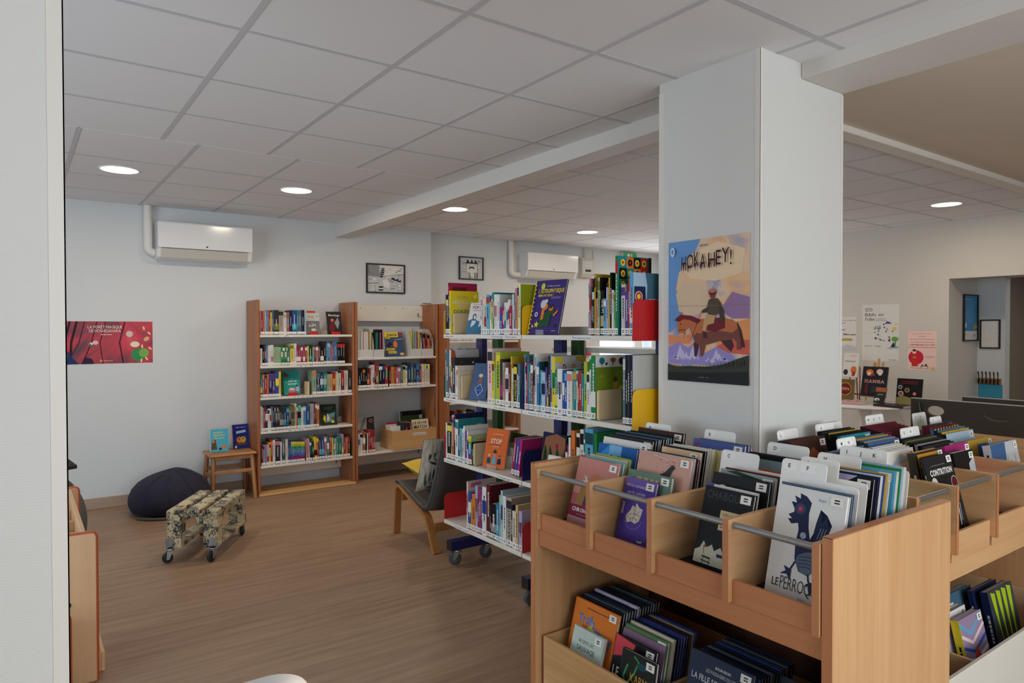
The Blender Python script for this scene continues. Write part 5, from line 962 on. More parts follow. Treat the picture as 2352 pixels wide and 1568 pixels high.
# ================================================================ books
ORD = ['first', 'second', 'third', 'fourth', 'fifth', 'sixth', 'seventh', 'eighth', 'ninth', 'tenth', 'eleventh', 'twelfth', 'thirteenth', 'fourteenth', 'fifteenth', 'sixteenth', 'seventeenth', 'eighteenth', 'nineteenth']
TENS = ['', '', 'twenty', 'thirty', 'forty']
def nth(n):
    if n < 20: return ORD[n - 1]
    d, u = divmod(n, 10); return (TENS[d][:-1] + 'ieth') if u == 0 else TENS[d] + '-' + ORD[u - 1]
def light(c): r, g, b = PAL[c] if isinstance(c, str) else c; return .3 * r + .59 * g + .11 * b > 128
STICK = (236, 234, 228)
def spine_art(mb, t, h, c, acc, seed, title, mi, sticker=True, small=False):
    """bands, lettering and shelf-mark sticker on the spine (local y = 0, facing -y)"""
    a = Art(mb, (0, 0, 0), (1, 0, 0), (0, 0, 1), (0, -1, 0), t, h, mi, .00015); rnd = random.Random(seed)
    if acc == 'rainbow':
        for i, k in enumerate(('crimson', 'purple', 'royal', 'blue', 'teal', 'green', 'lime', 'yellow')): a.rect(0, .14 + i * .107, 1, .14 + (i + 1) * .107, k)
    elif acc:
        k = rnd.choice((0, 0, 1, 2))
        if k == 0: a.rect(0, .78, 1, .94, acc)
        elif k == 1: a.rect(0, .45, 1, .72, acc)
        else: a.rect(0, .2, 1, .44, acc)
    if title:
        tx, sz, y0, wd, cc = title
        k = sz * t / .73; s = wd * h / (sum(glyph(ch, 0.012)[2] for ch in tx) - .075)
        X = 0
        for ch in tx:
            vs, fs, ad = glyph(ch, 0.012)
            if fs: mb.add([a.P((t / 2 + sz * t / 2 - py * k) / t, y0 + (X + px * s) / h) for px, py in vs], fs, cc, mi)
            X += ad * s
        a.k += 1
    elif t > .009:
        cc = 'white' if not light(c) else rnd.choice(('charcoal', 'charcoal', 'crimson', 'navy')); z = rnd.uniform(.28, .4); end = rnd.uniform(.6, .86)
        while z < end:
            L = rnd.uniform(.01, .035) if small else rnd.uniform(.015, .06); hw = .09 if small else .14; a.mb.add([a.P(.5 - hw, z), a.P(.5 + hw, z), a.P(.5 + hw, z + L), a.P(.5 - hw, z + L)], [(0, 1, 2, 3)], cc, mi); z += L + .012
        a.k += 1
    if sticker and small:
        a.rect(.04, .025, .96, .025 + min(.12, .024 / h), STICK); a.mb.add([a.P(.25, .05), a.P(.75, .05), a.P(.75, .065), a.P(.25, .065)], [(0, 1, 2, 3)], 'charcoal', mi)
def book_shell(mb, t, h, d, spine, cover, pages, mi=0, split=False):
    """spine on y = 0 facing -y, front cover on x = t facing +x"""
    c = min(.0018, t * .22)
    mb.box(0, t, 0, c, 0, h, spine, mi); mb.box(0, c, c, d, 0, h, cover, mi); mb.box(t - c, t, c, d, 0, h, cover, mi)
    return c
def place(o, loc, rz, lean, tilt=0.0):
    o.matrix_world = Matrix.Translation(loc) @ Matrix.Rotation(rz, 4, 'Z') @ Matrix.Rotation(lean, 4, 'Y') @ Matrix.Rotation(tilt, 4, 'X')
def book(name, lab, cat, group, loc, rz, lean, t, h, d, spine, cover=None, acc='', title=None, seed=0, pages='cream', parts=True, fn=None, sticker=True, corner=False, mat='gloss', tilt=0.0):
    if not parts and isinstance(spine, str):
        q = PAL[spine]; l_ = .3 * q[0] + .59 * q[1] + .11 * q[2]; spine = tuple((l_ + .84 * (x - l_)) * .94 for x in q)
    cover = cover if cover is not None else spine
    mb = MB(); c = book_shell(mb, t, h, d, spine, cover, pages)
    if not parts:
        mb.box(c, t - c, c, d - .004, .003, h - .003, pages); spine_art(mb, t, h, spine, acc, seed, title, 0, sticker, True)
        o = mb.build(name, mat)
    else:
        spine_art(mb, t, h, spine, acc, seed, title, 0, False)
        o = mb.build(name, mat)
        MB().box(c, t - c, c, d - .004, .003, h - .003, pages).build('page_block', 'ink', o)
        if sticker:
            m2 = MB(); m2.box(.0003, t - .0003, -.0007, -.0003, .006, .034, STICK); a = Art(m2, (0, -.0007, .006), (1, 0, 0), (0, 0, 1), (0, -1, 0), t, .028)
            a.rect(.2, .55, .8, .68, 'charcoal'); a.rect(.25, .25, .75, .4, 'charcoal'); m2.build('spine_label', 'ink', o)
    if fn or corner:
        m3 = MB(); a = Art(m3, (t, 0, 0), (0, 1, 0), (0, 0, 1), (1, 0, 0), d, h)
        if fn: fn(a)
        if m3.f: m3.build('cover_print', mat, o)
        if corner:
            of = .0019 if fn else .0002; m4 = MB(); m4.prism([(t + of, d - .046, h - .034), (t + of, d - .008, h - .034), (t + of, d - .008, h - .008), (t + of, d - .046, h - .008)], (.0003, 0, 0), STICK)
            a4 = Art(m4, (t + of + .0003, d - .046, h - .034), (0, 1, 0), (0, 0, 1), (1, 0, 0), .038, .026); a4.rect(.3, .58, .7, .74, 'charcoal'); a4.rect(.3, .3, .7, .45, 'charcoal'); m4.build('shelf_mark_label', 'ink', o)
    place(o, loc, rz, lean, tilt)
    return tag(o, lab, cat, group)

# titles on the larger spines: (text, height share of the spine width, start, length, colour)
TIT = {('M1b', 7): ('Les Maths', .62, .5, .3, 'white'), ('M1b', 12): ('UNIVERS', .4, .5, .25, 'charcoal'), ('M2a', 12): ('WOMEN', .5, .28, .3, 'magenta'), ('M2a', 19): ('LA POLITIQUE', .5, .14, .5, 'yellow'),
       ('M2b', 5): ('LA BELLE HISTOIRE DES VOLCANS', .5, .12, .75, 'white'), ('M2b', 6): ('FOSSILES', .6, .3, .35, 'charcoal'), ('M2b', 8): ('OCÉANS', .6, .6, .28, 'white'), ('M2b', 11): ('LE CLIMAT', .5, .42, .38, 'navy'),
       ('M2b', 21): ("D'UN MONDE À L'AUTRE", .4, .18, .62, 'grey'), ('M4a', 16): ('ARCHIVISTE', .5, .16, .66, 'charcoal'), ('M1a', 12): ('PSYCHOLOGIE', .3, .2, .5, 'mauve'), ('M1a', 14): ('LOVE', .5, .2, .3, 'white')}
def c_encyclo(a):
    a.text('MON', .24, .82, .075, 'grey', .34); a.text('ENCYCLO', .08, .70, .07, 'white', .72, bold=.03); a.text('PÉDIE', .24, .61, .07, 'palepink', .42, bold=.03); a.text('DOKÉO', .1, .48, .085, 'teal', .6, bold=.03); a.poly([(.02, .2), (.1, .27), (.22, .36), (.3, .34), (.3, .14), (.14, .22)], 'olive'); a.ell(.88, .88, .05, (250, 236, 120))
def c_lisson(a): a.rect(.1, .84, .62, .92, 'maroon'); a.ell(.55, .68, .16, 'yellow', .14); a.ell(.8, .72, .13, 'yellow', .12); a.text('0 + 1', .36, .7, .05, 'charcoal', .4)
def c_lime(a):
    a.poly([(.45, .72), (.9, .66), (.95, 1), (.5, 1)], (206, 214, 130)); a.ell(.26, .32, .085, (222, 150, 80), .1); a.ell(.47, .36, .13, 'black', .17); a.ell(.48, .3, .075, 'white', .11)
    for x in (.45, .52): a.ell(x, .33, .012, 'black')
    a.ell(.23, .33, .01, 'black'); a.ell(.8, .72, .03, 'maroon')
def c_grid(a):
    K = ['teal', 'orange', 'black', 'red', 'green', 'black', 'teal', 'orange', 'red', 'black', 'green', 'teal', 'orange', 'red', 'black', 'teal']
    for r in range(7):
        for k in range(4):
            x0 = .04 + k * .22; y1 = .99 - r * .14; cc = K[(r * 5 + k) % 16]; a.rect(x0, y1 - .14, x0 + .22, y1, cc); a.ell(x0 + .11, y1 - .07, .04, 'yellow' if cc != 'orange' else 'black', .045, 10); a.ell(x0 + .11, y1 - .07, .018, 'red' if cc != 'red' else 'black', .02, 8)
    a.rect(.92, 0, 1, 1, 'black')
def c_robots(a):
    a.poly([(0, .5), (0, 1), (.36, 1), (.42, .8), (.4, .5)], 'paleblue'); a.poly([(.02, .45), (.02, .78), (.36, .78), (.38, .55), (.32, .45)], 'navy'); a.ell(.16, .62, .085, 'white'); a.ell(.16, .62, .072, 'red'); a.ell(.16, .62, .04, 'yellow'); a.text('robots', .48, .55, .055, 'white', .42, bold=.02)
def c_ring(a): a.rect(0, .0, 1, 1, 'black'); a.ell(.3, .86, .07, 'palegrey', .09); a.ell(.3, .86, .055, 'maroon', .07); a.rect(0, .62, 1, .76, 'mustard')
def c_gold(a): a.poly([(0, .7), (0, 1), (.5, 1), (.6, .9), (.4, .8)], 'mustard'); a.poly([(.6, 1), (.5, .8), (1, .75), (1, 1)], 'charcoal')
def c_text3(a): a.text('Christophe', .34, .86, .045, 'charcoal', .62); a.text('Alexandre', .34, .78, .045, 'charcoal', .58); a.text('Matthieu', .4, .7, .045, 'charcoal', .5); a.text('TRIO', .34, .5, .05, 'mauve', .4)
def c_et(a): a.poly([(0, .5), (0, 1), (.14, .98), (.2, .8), (.1, .7), (.16, .6)], 'rust'); a.text('ET', .4, .72, .07, 'charcoal', .16); a.scribble(.25, .62, .5, .04, 'charcoal', 1); a.scribble(.3, .86, .3, .02, 'grey', 1)
def c_night(a):
    for i in range(3): a.ell(.1 + i * .08, .76 + i * .07, .022, 'red')
    a.ell(.7, .88, .03, 'palegrey')
def c_read(a): a.scribble(.1, .9, .8, .02, 'grey', 2); a.text('LIRE', .14, .7, .06, 'rust', .3, bold=.02); a.text('AU FIL', .5, .7, .05, 'charcoal', .4)
def c_doodle(a):
    a.rect(0, .45, 1, 1, 'palegrey')
    for i in range(9): a.ell(.1 + .1 * i, .62 + .1 * ((i * 7) % 3), .05, ['orange', 'yellow', 'red', 'teal', 'orange'][i % 5], .04, 12, i); a.ell(.1 + .1 * i, .62 + .1 * ((i * 7) % 3), .025, 'palegrey', .02, 12)
    a.poly([(0, .9), (.3, .9), (.2, 1), (0, 1)], 'yellow'); a.poly([(.7, .92), (1, .88), (1, 1), (.66, 1)], 'mustard')
def c_nature(a):
    a.rect(0, .82, 1, 1, (226, 228, 226)); a.ell(.2, .92, .06, 'teal', .055); a.line([(.2, .9), (.2, .83)], .01, 'brown'); a.ell(.34, .87, .03, 'dkgreen', .02, rot=.6); a.ell(.55, .93, .06, 'rust', .04); a.line([(.55, .92), (.54, .84)], .018, 'brown'); a.ell(.83, .91, .07, 'charcoal', .06); a.line([(.83, .9), (.82, .83)], .014, 'charcoal')
    for x, y, r in ((.2, .6, .12), (.5, .4, .16), (.8, .65, .13), (.3, .25, .14)): a.ell(x, y, r, (126, 152, 40))
    a.ell(.62, .52, .06, 'mustard', .09); a.ell(.62, .62, .04, 'brown'); a.ell(.18, .68, .03, 'mustard', .02); a.ell(.4, .44, .05, 'brown', .02, rot=.5); a.poly([(.7, .46), (.95, .44), (.9, .52), (.75, .52)], 'yellow'); a.rect(.03, .1, .3, .32, 'charcoal'); a.text('3', .06, .05, .07, 'white', .1, bold=.03); a.rect(.14, .03, .7, .12, 'yellow')
def c_ques(a): a.poly([(.2, .66), (.24, .74), (.7, .76), (.72, .86), (.9, .86), (.9, .74), (.8, .68)], 'white'); a.text('QUESTIONS', .27, .68, .05, 'charcoal', .46, bold=.02); a.text('?', .74, .72, .1, 'teal', .12, bold=.04); a.rect(0, 0, 1, .6, 'white')
def c_nations(a): a.text('Pourquoi les nations', .2, .84, .04, 'grey', .7); a.rect(0, 0, 1, .7, 'palegrey')
def c_camp(a): a.rect(0, 0, 1, .3, (70, 130, 60)); a.rect(0, .55, 1, .8, 'charcoal'); a.rect(.3, .8, .8, .95, 'tan'); a.text('CAMPER', .3, .83, .06, 'charcoal', .5); a.ell(.55, .68, .05, 'white')
def c_pink(a): a.poly([(.1, .86), (.5, .9), (.45, .98), (.1, .96)], 'rose')
def c_cauc(a): a.text('G', .7, .68, .1, 'palegrey', .2); a.line([(.1, .1), (.5, .5), (.8, .3), (.9, .1)], .02, 'grey'); a.line([(.2, .05), (.55, .4), (.7, .1)], .015, 'palegrey'); a.line([(.3, .05), (.6, .3), (.8, .05)], .02, 'grey')
COV = {('M1a', 3): ((232, 208, 36), c_encyclo), ('M1a', 2): ('crimson', c_lisson), ('M1a', 24): (LIMEC := (150, 158, 30), c_lime), ('M1a', 13): ('palegrey', c_text3), ('M1b', 14): ('teal', c_grid), ('M1b', 18): ((66, 106, 124), c_robots), ('M1b', 6): ('black', c_ring), ('M1b', 4): ('black', c_gold),
       ('M2a', 2): ('palegrey', c_et), ('M2a', 5): ('charcoal', c_night), ('M2a', 7): ('cream', c_read), ('M2b', 16): ('palegrey', c_doodle), ('M2b', 31): ((120, 142, 40), c_nature), ('M3a', 5): ('teal', c_ques), ('M3a', 9): ('white', c_nations), ('M3a', 12): ('palegreen', c_camp), ('M2b', 35): ((186, 186, 180), None), ('M2b', 32): ((150, 164, 176), None), ('M4a', 0): ('palepink', c_pink), ('M4a', 11): ('black', c_cauc), ('M3b', 2): ('sage', None), ('M3b', 6): ((80, 120, 50), None)}
PHR = dict(L1='top shelf of the five-shelf bookcase', L2="five-shelf bookcase's second shelf", L3="five-shelf bookcase's middle shelf", L4="five-shelf bookcase's fourth shelf", L5="five-shelf bookcase's lowest shelf", R2="magazine bookcase's middle shelf", R3="magazine bookcase's low shelf",
    M1a="rack's top shelf, armchair half", M1b="rack's top shelf, pillar half", M2a="rack's second shelf, armchair half", M2b="rack's second shelf, pillar half", M3a="rack's third shelf, armchair half", M3b="rack's third shelf, pillar half", M4a="rack's bottom shelf, armchair half")
GRP = dict(L='novels in the five-shelf bookcase', R='novels in the magazine bookcase', M='reference books on the wheeled rack')
LIM = dict(M1a=3.899, M2a=3.899, M3a=3.899, M4a=3.899, M1b=3.044, M2b=3.043, M3b=3.044)
EXT = {'L4': 'olive', 'L2': 'palegreen'}
for rid, row in ROWS.items():
    end = None
    for i, (u, t, h, c, acc, lean) in enumerate(row):
        big = rid[0] == 'M'; seed = hash_ = sum(ord(q) * (k + 3) for k, q in enumerate(rid)) * 97 + i * 13
        rnd = random.Random(seed); pages = rnd.choice(['cream', 'white', 'cream', (214, 204, 180)])
        size = 'slim ' if t < .0115 else ('thick ' if t > .03 else '')
        lab = f"{size}{say(c)} book, {nth(i + 1)} from {'the armchair end' if rid in ('M1a', 'M2a', 'M3a', 'M4a') else ('the blue post' if big else ('the stool side' if rid[0] == 'L' else 'the crate-free end' if rid == 'R3' else 'the novels side'))}, {PHR[rid]}"
        lab = lab.replace('the crate-free end', 'the shared side panel').replace('the novels side', 'the shared side panel')
        ln = math.radians(lean)
        if not big:
            d = (.105 if h < .2 else .135) + rnd.uniform(0, .02)
            x = u if end is None else max(u, end + .0004)
            if rid == 'R3': x += .004
            if rid == 'R2' and i == 0: x += .002; t -= .002
            book('novel', lab, 'novel', GRP[rid[0]], (x, 6.525 + rnd.uniform(0, .008), {'L1': 1.491, 'L2': 1.203, 'L3': .910, 'L4': .596, 'L5': .277, 'R2': .950, 'R3': .290}[rid] + .0006), 0, ln, t - (.0 if not lean else .0015), h, d, c, acc=acc, seed=seed, pages=pages, parts=False)
            end = x + t
        else:
            y = min(u, LIM[rid]) if end is None else min(u, end - .0004)
            t2 = t if end is not None or u <= LIM[rid] else max(.006, t - (u - LIM[rid]))
            cc, fn = COV.get((rid, i), (None, None)); d = max(.12, min(.212, h * .76))
            z = {'1': 1.505, '2': 1.095, '3': .70, '4': .30}[rid[1]] + .0006
            book('reference_book', lab, 'book', GRP['M'], (2.262 + rnd.uniform(0, .006), y, z), -PI / 2, 0, t2, h, d, c, cc, acc, TIT.get((rid, i)), seed, pages, True, fn)
            end = y - t2

# ---------------------------------------------------------------- books shown face out, stands and book ends
def face_out(name, lab, cat, loc, rz, back, w, h, t, cover, fn, spine=None, group=None, corner=False, pages='white', tilt=0.0):
    return book(name, lab, cat, group, loc, rz, -math.radians(back), t, h, w, spine or cover, cover, '', None, len(lab), pages, True, fn, False, corner, tilt=tilt)
def stand(lab, x, y, z, rz, w, h, mat, back=12):
    """an L of bent sheet that props a book: lip in front, sloping back"""
    t = thing('book_stand', lab, 'book stand', (x, y, z), rz, 'little book stands'); b = math.radians(back); n = Vector((-math.sin(b), 0, math.cos(b)))
    MB().prism([(0, -w / 2, .002), (0, w / 2, .002), tuple(n * h + Vector((0, w / 2, .002))), tuple(n * h + Vector((0, -w / 2, .002)))], (-.002, 0, 0)).build('back_plate', mat, t)
    MB().box(.0, .034, -w / 2, w / 2, .0, .002).build('foot_plate', mat, t); MB().box(.034, .036, -w / 2, w / 2, .0, .028).build('lip', mat, t)
    return t
def d_slips(a): a.rect(0, .62, 1, 1, 'palegrey'); a.ell(.3, .82, .06, 'mustard', .05); a.ell(.52, .8, .06, 'mustard', .05); a.ell(.85, .85, .06, 'sage', .04); a.text('LES', .4, .5, .04, 'white', .16); a.text('SLIPS', .24, .34, .11, 'white', .5, bold=.03, rot=.1); a.ell(.55, .2, .12, 'cream', .06)
def d_mort(a): a.poly([(.1, .25), (.3, .7), (.55, .6), (.5, .1), (.2, .1)], 'maroon'); a.ell(.36, .62, .07, 'orange'); a.poly([(.5, .5), (.75, .75), (.85, .5), (.7, .2)], 'grey'); a.text('Montjuge', .12, .8, .09, 'white', .76, bold=.02)
def d_cheval(a): a.poly([(.0, .86), (.08, .97), (.2, .9), (.44, .78), (.2, .74), (.02, .76)], 'brown'); a.text('un', .5, .65, .035, 'white', .1); a.text('cheval', .3, .54, .07, 'white', .5, bold=.02); a.text('pas très', .14, .5, .035, 'white', .22); a.text('spécial', .26, .42, .07, 'white', .54, bold=.02); a.ell(.5, .2, .16, 'rose', .09); a.ell(.42, .24, .05, 'cream'); a.ell(.56, .23, .05, 'cream'); a.ell(.84, .24, .07, 'lilac', .12); a.ell(.8, .37, .04, 'charcoal')
def d_wood(a): a.poly([(.3, .1), (.35, .5), (.9, .6), (.8, .2)], (96, 140, 150)); a.poly([(.1, .3), (.2, .5), (.3, .4), (.25, .1)], 'yellow'); a.text('DOUDOU', .2, .82, .06, 'grey', .6); a.text('FORÊT', .24, .73, .06, 'grey', .5); a.ell(.42, .52, .06, 'brown'); a.ell(.42, .48, .045, 'cream'); a.poly([(.34, .2), (.38, .42), (.5, .42), (.52, .2)], 'cream'); a.ell(.75, .32, .08, 'brown', .06); a.ell(.72, .14, .09, 'yellow', .05)
ST = 'book propped face out'
stand('red book stand propping the grey comic novel, top shelf', 2.338, 6.592, 1.4915, -PI / 2, .085, .235, 'red_metal')
face_out('novel', 'grey novel with white title propped face out beside bookend, top shelf', 'book', (2.267, 6.588, 1.4945), -PI / 2, 12, .142, .21, .014, (112, 116, 116), d_slips)
stand('red book stand propping the dark novel by the shared side panel', 2.565, 6.607, 1.4915, -PI / 2, .095, .19, 'red_metal')
face_out('novel', 'dark novel with a maroon cloaked figure propped face out, top shelf', 'book', (2.49, 6.603, 1.4945), -PI / 2, 12, .15, .225, .018, (34, 34, 38), d_mort)
t = thing('book_end', 'small dark red book end closing the top row of novels', 'book end', (2.268, 6.56, 1.4915)); MB().box(-.014, -.012, 0, .10, 0, .13, bev=.0005).build('upright', 'red_metal', t); MB().box(-.0118, -.002, 0, .10, 0, .0015).build('base', 'red_metal', t)
stand('red book stand propping the turquoise horse book on the middle shelf', 2.133, 6.597, .9105, -PI / 2, .10, .19, 'red_metal')
face_out('novel', 'turquoise book with a horse head propped face out, middle shelf', 'book', (2.055, 6.593, .9135), -PI / 2, 12, .155, .235, .018, (40, 150, 140), d_cheval)
face_out('novel', 'dark green woodland book propped face out on the fourth shelf', 'book', (2.425, 6.60, .5965), -PI / 2 - .05, 14, .155, .205, .012, (36, 58, 44), d_wood)
def bookend(lab, x, y, z, rz, w=.13, h=.13, mat='bookend_cream'):
    t = thing('book_end', lab, 'book end', (x, y, z), rz, 'cream book ends')
    MB().prism([(0, a - w / 2, b) for a, b in rounded(w, h, .012, 4)], (.016, 0, 0)).build('upright', mat, t); MB().box(.0165, .03, -w / 2 + .01, w / 2 - .01, 0, .0018).build('base', 'zinc', t)
bookend('cream book end beside the turquoise horse book, middle shelf', 2.268, 6.60, .9106, 0, .12, .128)
bookend('cream book end against the yellow encyclopedia on the rack', 2.34, 3.822, 1.5056, -PI / 2, .13, .135)
bookend('cream book end behind the blue-grey picture book on the rack', 2.345, 3.742, 1.0956, -PI / 2, .12, .15)
bookend('cream book end against the lime nature book, rack second shelf', 2.345, 2.4648, 1.0956, -PI / 2, .15, .145)
bookend('cream book end beside the orange book on the rack third shelf', 2.345, 3.576, .7006, -PI / 2, .15, .135)
# magazine shelf
M['mag'] = painted('magazine_photo', [(.3, (34, 44, 70)), (.45, (70, 100, 140)), (.55, (150, 170, 190)), (.65, (220, 170, 90)), (.8, (240, 230, 200))], 16, 1.5, 5.0)
def d_junior(a): a.rect(.0, .8, .74, 1, 'yellow'); a.text('JUNIOR', .12, .84, .11, 'charcoal', .58, bold=.04); a.rect(0, .74, .3, .78, 'yellow'); a.ell(.87, .9, .07, 'crimson'); a.rect(.04, .25, .5, .34, 'yellow'); a.text('SCIENCE', .07, .265, .05, 'charcoal', .4, bold=.03); a.rect(.14, .13, .58, .22, 'yellow'); a.scribble(.18, .16, .36, .05, 'charcoal', 1); a.ell(.55, .5, .09, 'orange', .14); a.ell(.86, .1, .09, 'tan', .06); a.poly([(.05, .45), (.3, .62), (.4, .5), (.2, .38)], 'navy'); a.line([(.5, .68), (1, .74)], .02, 'paleblue')
o = face_out('magazine', 'junior science magazine with a yellow masthead propped on magazine shelf', 'magazine', (3.12, 6.60, 1.257), -PI / 2 - .08, 16, .205, .262, .006, (60, 76, 104), d_junior)
def holder(lab, x0, x1, mat, hi=.29, lo=.08, low_front=True):
    t = thing('magazine_file', lab, 'magazine file', ((x0 + x1) / 2, 6.53, 1.2562), 0, 'frosted magazine files'); w = (x1 - x0) / 2
    side = [(0, 0), (.24, 0), (.24, hi), (.13, hi)] + [(.13 - .13 * math.sin(a), lo + (hi - lo) * math.cos(a) * .99) for a in (.35, .7, 1.05, 1.4)] + [(0, lo)]
    for x in (-w, w - .002): MB().prism([(x, y, z) for y, z in side], (.002, 0, 0)).build('side', mat, t)
    MB().box(-w + .0021, w - .0021, 0, .002, 0, lo).build('front', mat, t); MB().box(-w + .0021, w - .0021, .002, .24, 0, .002).build('base', mat, t); MB().box(-w + .0021, w - .0021, .238, .24, .002, hi).build('back', mat, t)
for lab, a, b in (('frosted magazine file of pale magazines beside the shared side panel', 2.772, 2.945), ('frosted magazine file of dark magazines, second along the magazine shelf', 2.95, 3.065), ('frosted magazine file standing sideways beyond the junior science magazine', 3.375, 3.495), ('frosted magazine file of orange magazines by the end side panel', 3.50, 3.64)): holder(lab, a, b, 'frost')
cols = ['palegrey', 'white', 'palegrey', 'grey', 'white', 'palepink', 'rose', 'white', 'palegrey', 'cream', 'white', 'tan', 'olive', 'cream', 'mustard']
for i, c in enumerate(cols):
    x = 2.779 + i * .0102; book('magazine', f'{say(c)} magazine, {nth(i + 1)} in the file beside the shared side panel', 'magazine', 'magazines in the files', (x, 6.545, 1.2595), 0, 0, .009, .262 - .0015 * (i % 4), .19, c, seed=i, parts=False, sticker=False)
for i, c in enumerate(['black', 'charcoal', 'green', 'teal', 'navy', 'black', 'rose', 'black', 'crimson']):
    x = 2.957 + i * .0112; book('magazine', f'{say(c)} magazine, {nth(i + 1)} in the second frosted file', 'magazine', 'magazines in the files', (x, 6.545, 1.2595), 0, 0, .009, .25 if i < 7 else .282, .19, c, seed=i + 40, parts=False, sticker=False)
for i, c in enumerate(['yellow', 'palegreen', 'paleblue', 'rose', 'yellow']):
    x = 3.385 + i * .021; book('magazine', f'{say(c)} magazine, {nth(i + 1)} in the frosted file past the junior magazine', 'magazine', 'magazines in the files', (x, 6.55, 1.2595), 0, 0, .012, .262, .19, c, seed=i + 80, parts=False, sticker=False)
for i, c in enumerate(['mauve', 'orange', 'red', 'charcoal', 'orange', 'red', 'coral', 'orange', 'rust', 'orange']):
    x = 3.535 + i * .0098; book('magazine', f'{say(c)} magazine, {nth(i + 1)} in the file by the end panel', 'magazine', 'magazines in the files', (x, 6.545, 1.2595), 0, -.1, .0085, .25 - .002 * i, .19, c, acc='black', seed=i + 120, parts=False, sticker=False)
# big album and crate books
def d_cliff(a): a.poly([(.3, .5), (.55, .95), (.7, 1), (.5, .6)], 'grey'); a.poly([(.62, .2), (.7, .95), (1, .98), (1, .5), (.85, .3)], 'charcoal'); a.poly([(.5, .3), (.6, .6), (.8, .4), (.7, .2)], 'slate'); a.ell(.86, .86, .065, 'cream'); a.ell(.86, .86, .055, 'rust'); a.ell(.7, .1, .02, 'charcoal')
face_out('picture_album', 'tall grey mountain picture album leaning behind the small red books', 'book', (2.785, 6.72, .291), -PI / 2, 8, .26, .345, .012, (190, 190, 192), d_cliff)
CR = 'books in the pine crate'
face_out('picture_album', 'tall dark green album standing at the back of the pine crate', 'book', (3.345, 6.735, .302), -PI / 2, 4, .27, .355, .014, (58, 72, 40), lambda a: (a.rect(.1, .86, 1, 1, 'black'), a.rect(.86, .75, .99, .86, 'palegrey')), 'palegrey', CR)
def d_match(a): a.text('LE GRAND', .12, .82, .1, 'charcoal', .8, bold=.02); a.text('MATCH', .14, .64, .13, 'charcoal', .74, bold=.02); a.line([(.5, .6), (.52, .4), (.4, .1)], .02, 'charcoal'); a.line([(.5, .6), (.58, .4), (.7, .1)], .02, 'charcoal'); a.poly([(.1, 0), (.5, .2), (.9, .25), (1, 0)], 'mustard')
face_out('illustrated_novel', 'cream book with bold black title leaning in the pine crate', 'book', (3.425, 6.60, .302), -PI / 2, 12, .205, .272, .02, (228, 216, 184), d_match, 'charcoal', CR)
for i, (c, x, h) in enumerate((('charcoal', 3.305, .262), ('maroon', 3.327, .258), ('navy', 3.349, .255), ('crimson', 3.371, .255), ('tan', 3.393, .25))): book('illustrated_novel', f'{say(c)} illustrated novel, {nth(i + 1)} upright spine in the pine crate', 'book', CR, (x, 6.54, .302), 0, -.06, .02, h, .15, c, seed=300 + i, parts=False, acc='cream' if i == 2 else '')
for i, (x, y, w, h, c, l) in enumerate(((3.165, 6.70, .125, .25, 'cream', 'cream book with a red top edge in the pine crate'), (3.165, 6.60, .118, .222, 'white', 'white square book lying against the pine crate front'))): face_out('illustrated_novel', l, 'book', (x, y, .302), -PI / 2, 8, w, h, .02, c, (lambda a: a.rect(0, .92, 1, 1, 'crimson')) if i == 0 else (lambda a: a.text('LA MER', .3, .5, .06, 'grey', .4)), None, CR)
# stool books
def d_sea(a): a.text('petite', .2, .82, .08, 'yellow', .5, bold=.02); a.text('histoire', .2, .7, .08, 'yellow', .6, bold=.02); a.text('des mers', .24, .58, .08, 'yellow', .52, bold=.02); a.poly([(.05, .1), (.1, .5), (.3, .55), (.38, .1)], 'brown'); a.ell(.18, .45, .06, 'orange'); a.ell(.75, .2, .1, 'orange', .08); a.ell(.55, .12, .06, 'navy')
face_out('picture_book', 'light blue picture book standing on the stool', 'book', (1.415, 6.69, .4245), -PI / 2 - .05, 6, .155, .205, .02, (78, 172, 196), d_sea, 'white', 'picture books on the stool')
def d_two(a): a.text('Qui dort', .2, .86, .05, 'white', .6); a.poly([(.2, .72), (.8, .76), (.8, .66), (.2, .62)], 'paleblue'); a.ell(.38, .36, .12, 'orange', .13); a.ell(.62, .36, .12, 'mustard', .13); a.ell(.5, .18, .26, 'brown', .05); a.ell(.38, .4, .03, 'charcoal'); a.ell(.62, .4, .03, 'charcoal'); a.rect(.08, .03, .2, .12, 'white')
face_out('picture_book', 'dark blue picture book with two orange animals on the stool', 'book', (1.628, 6.74, .4245), -PI / 2 + .12, 8, .148, .225, .016, (34, 44, 120), d_two, 'navy', 'picture books on the stool')
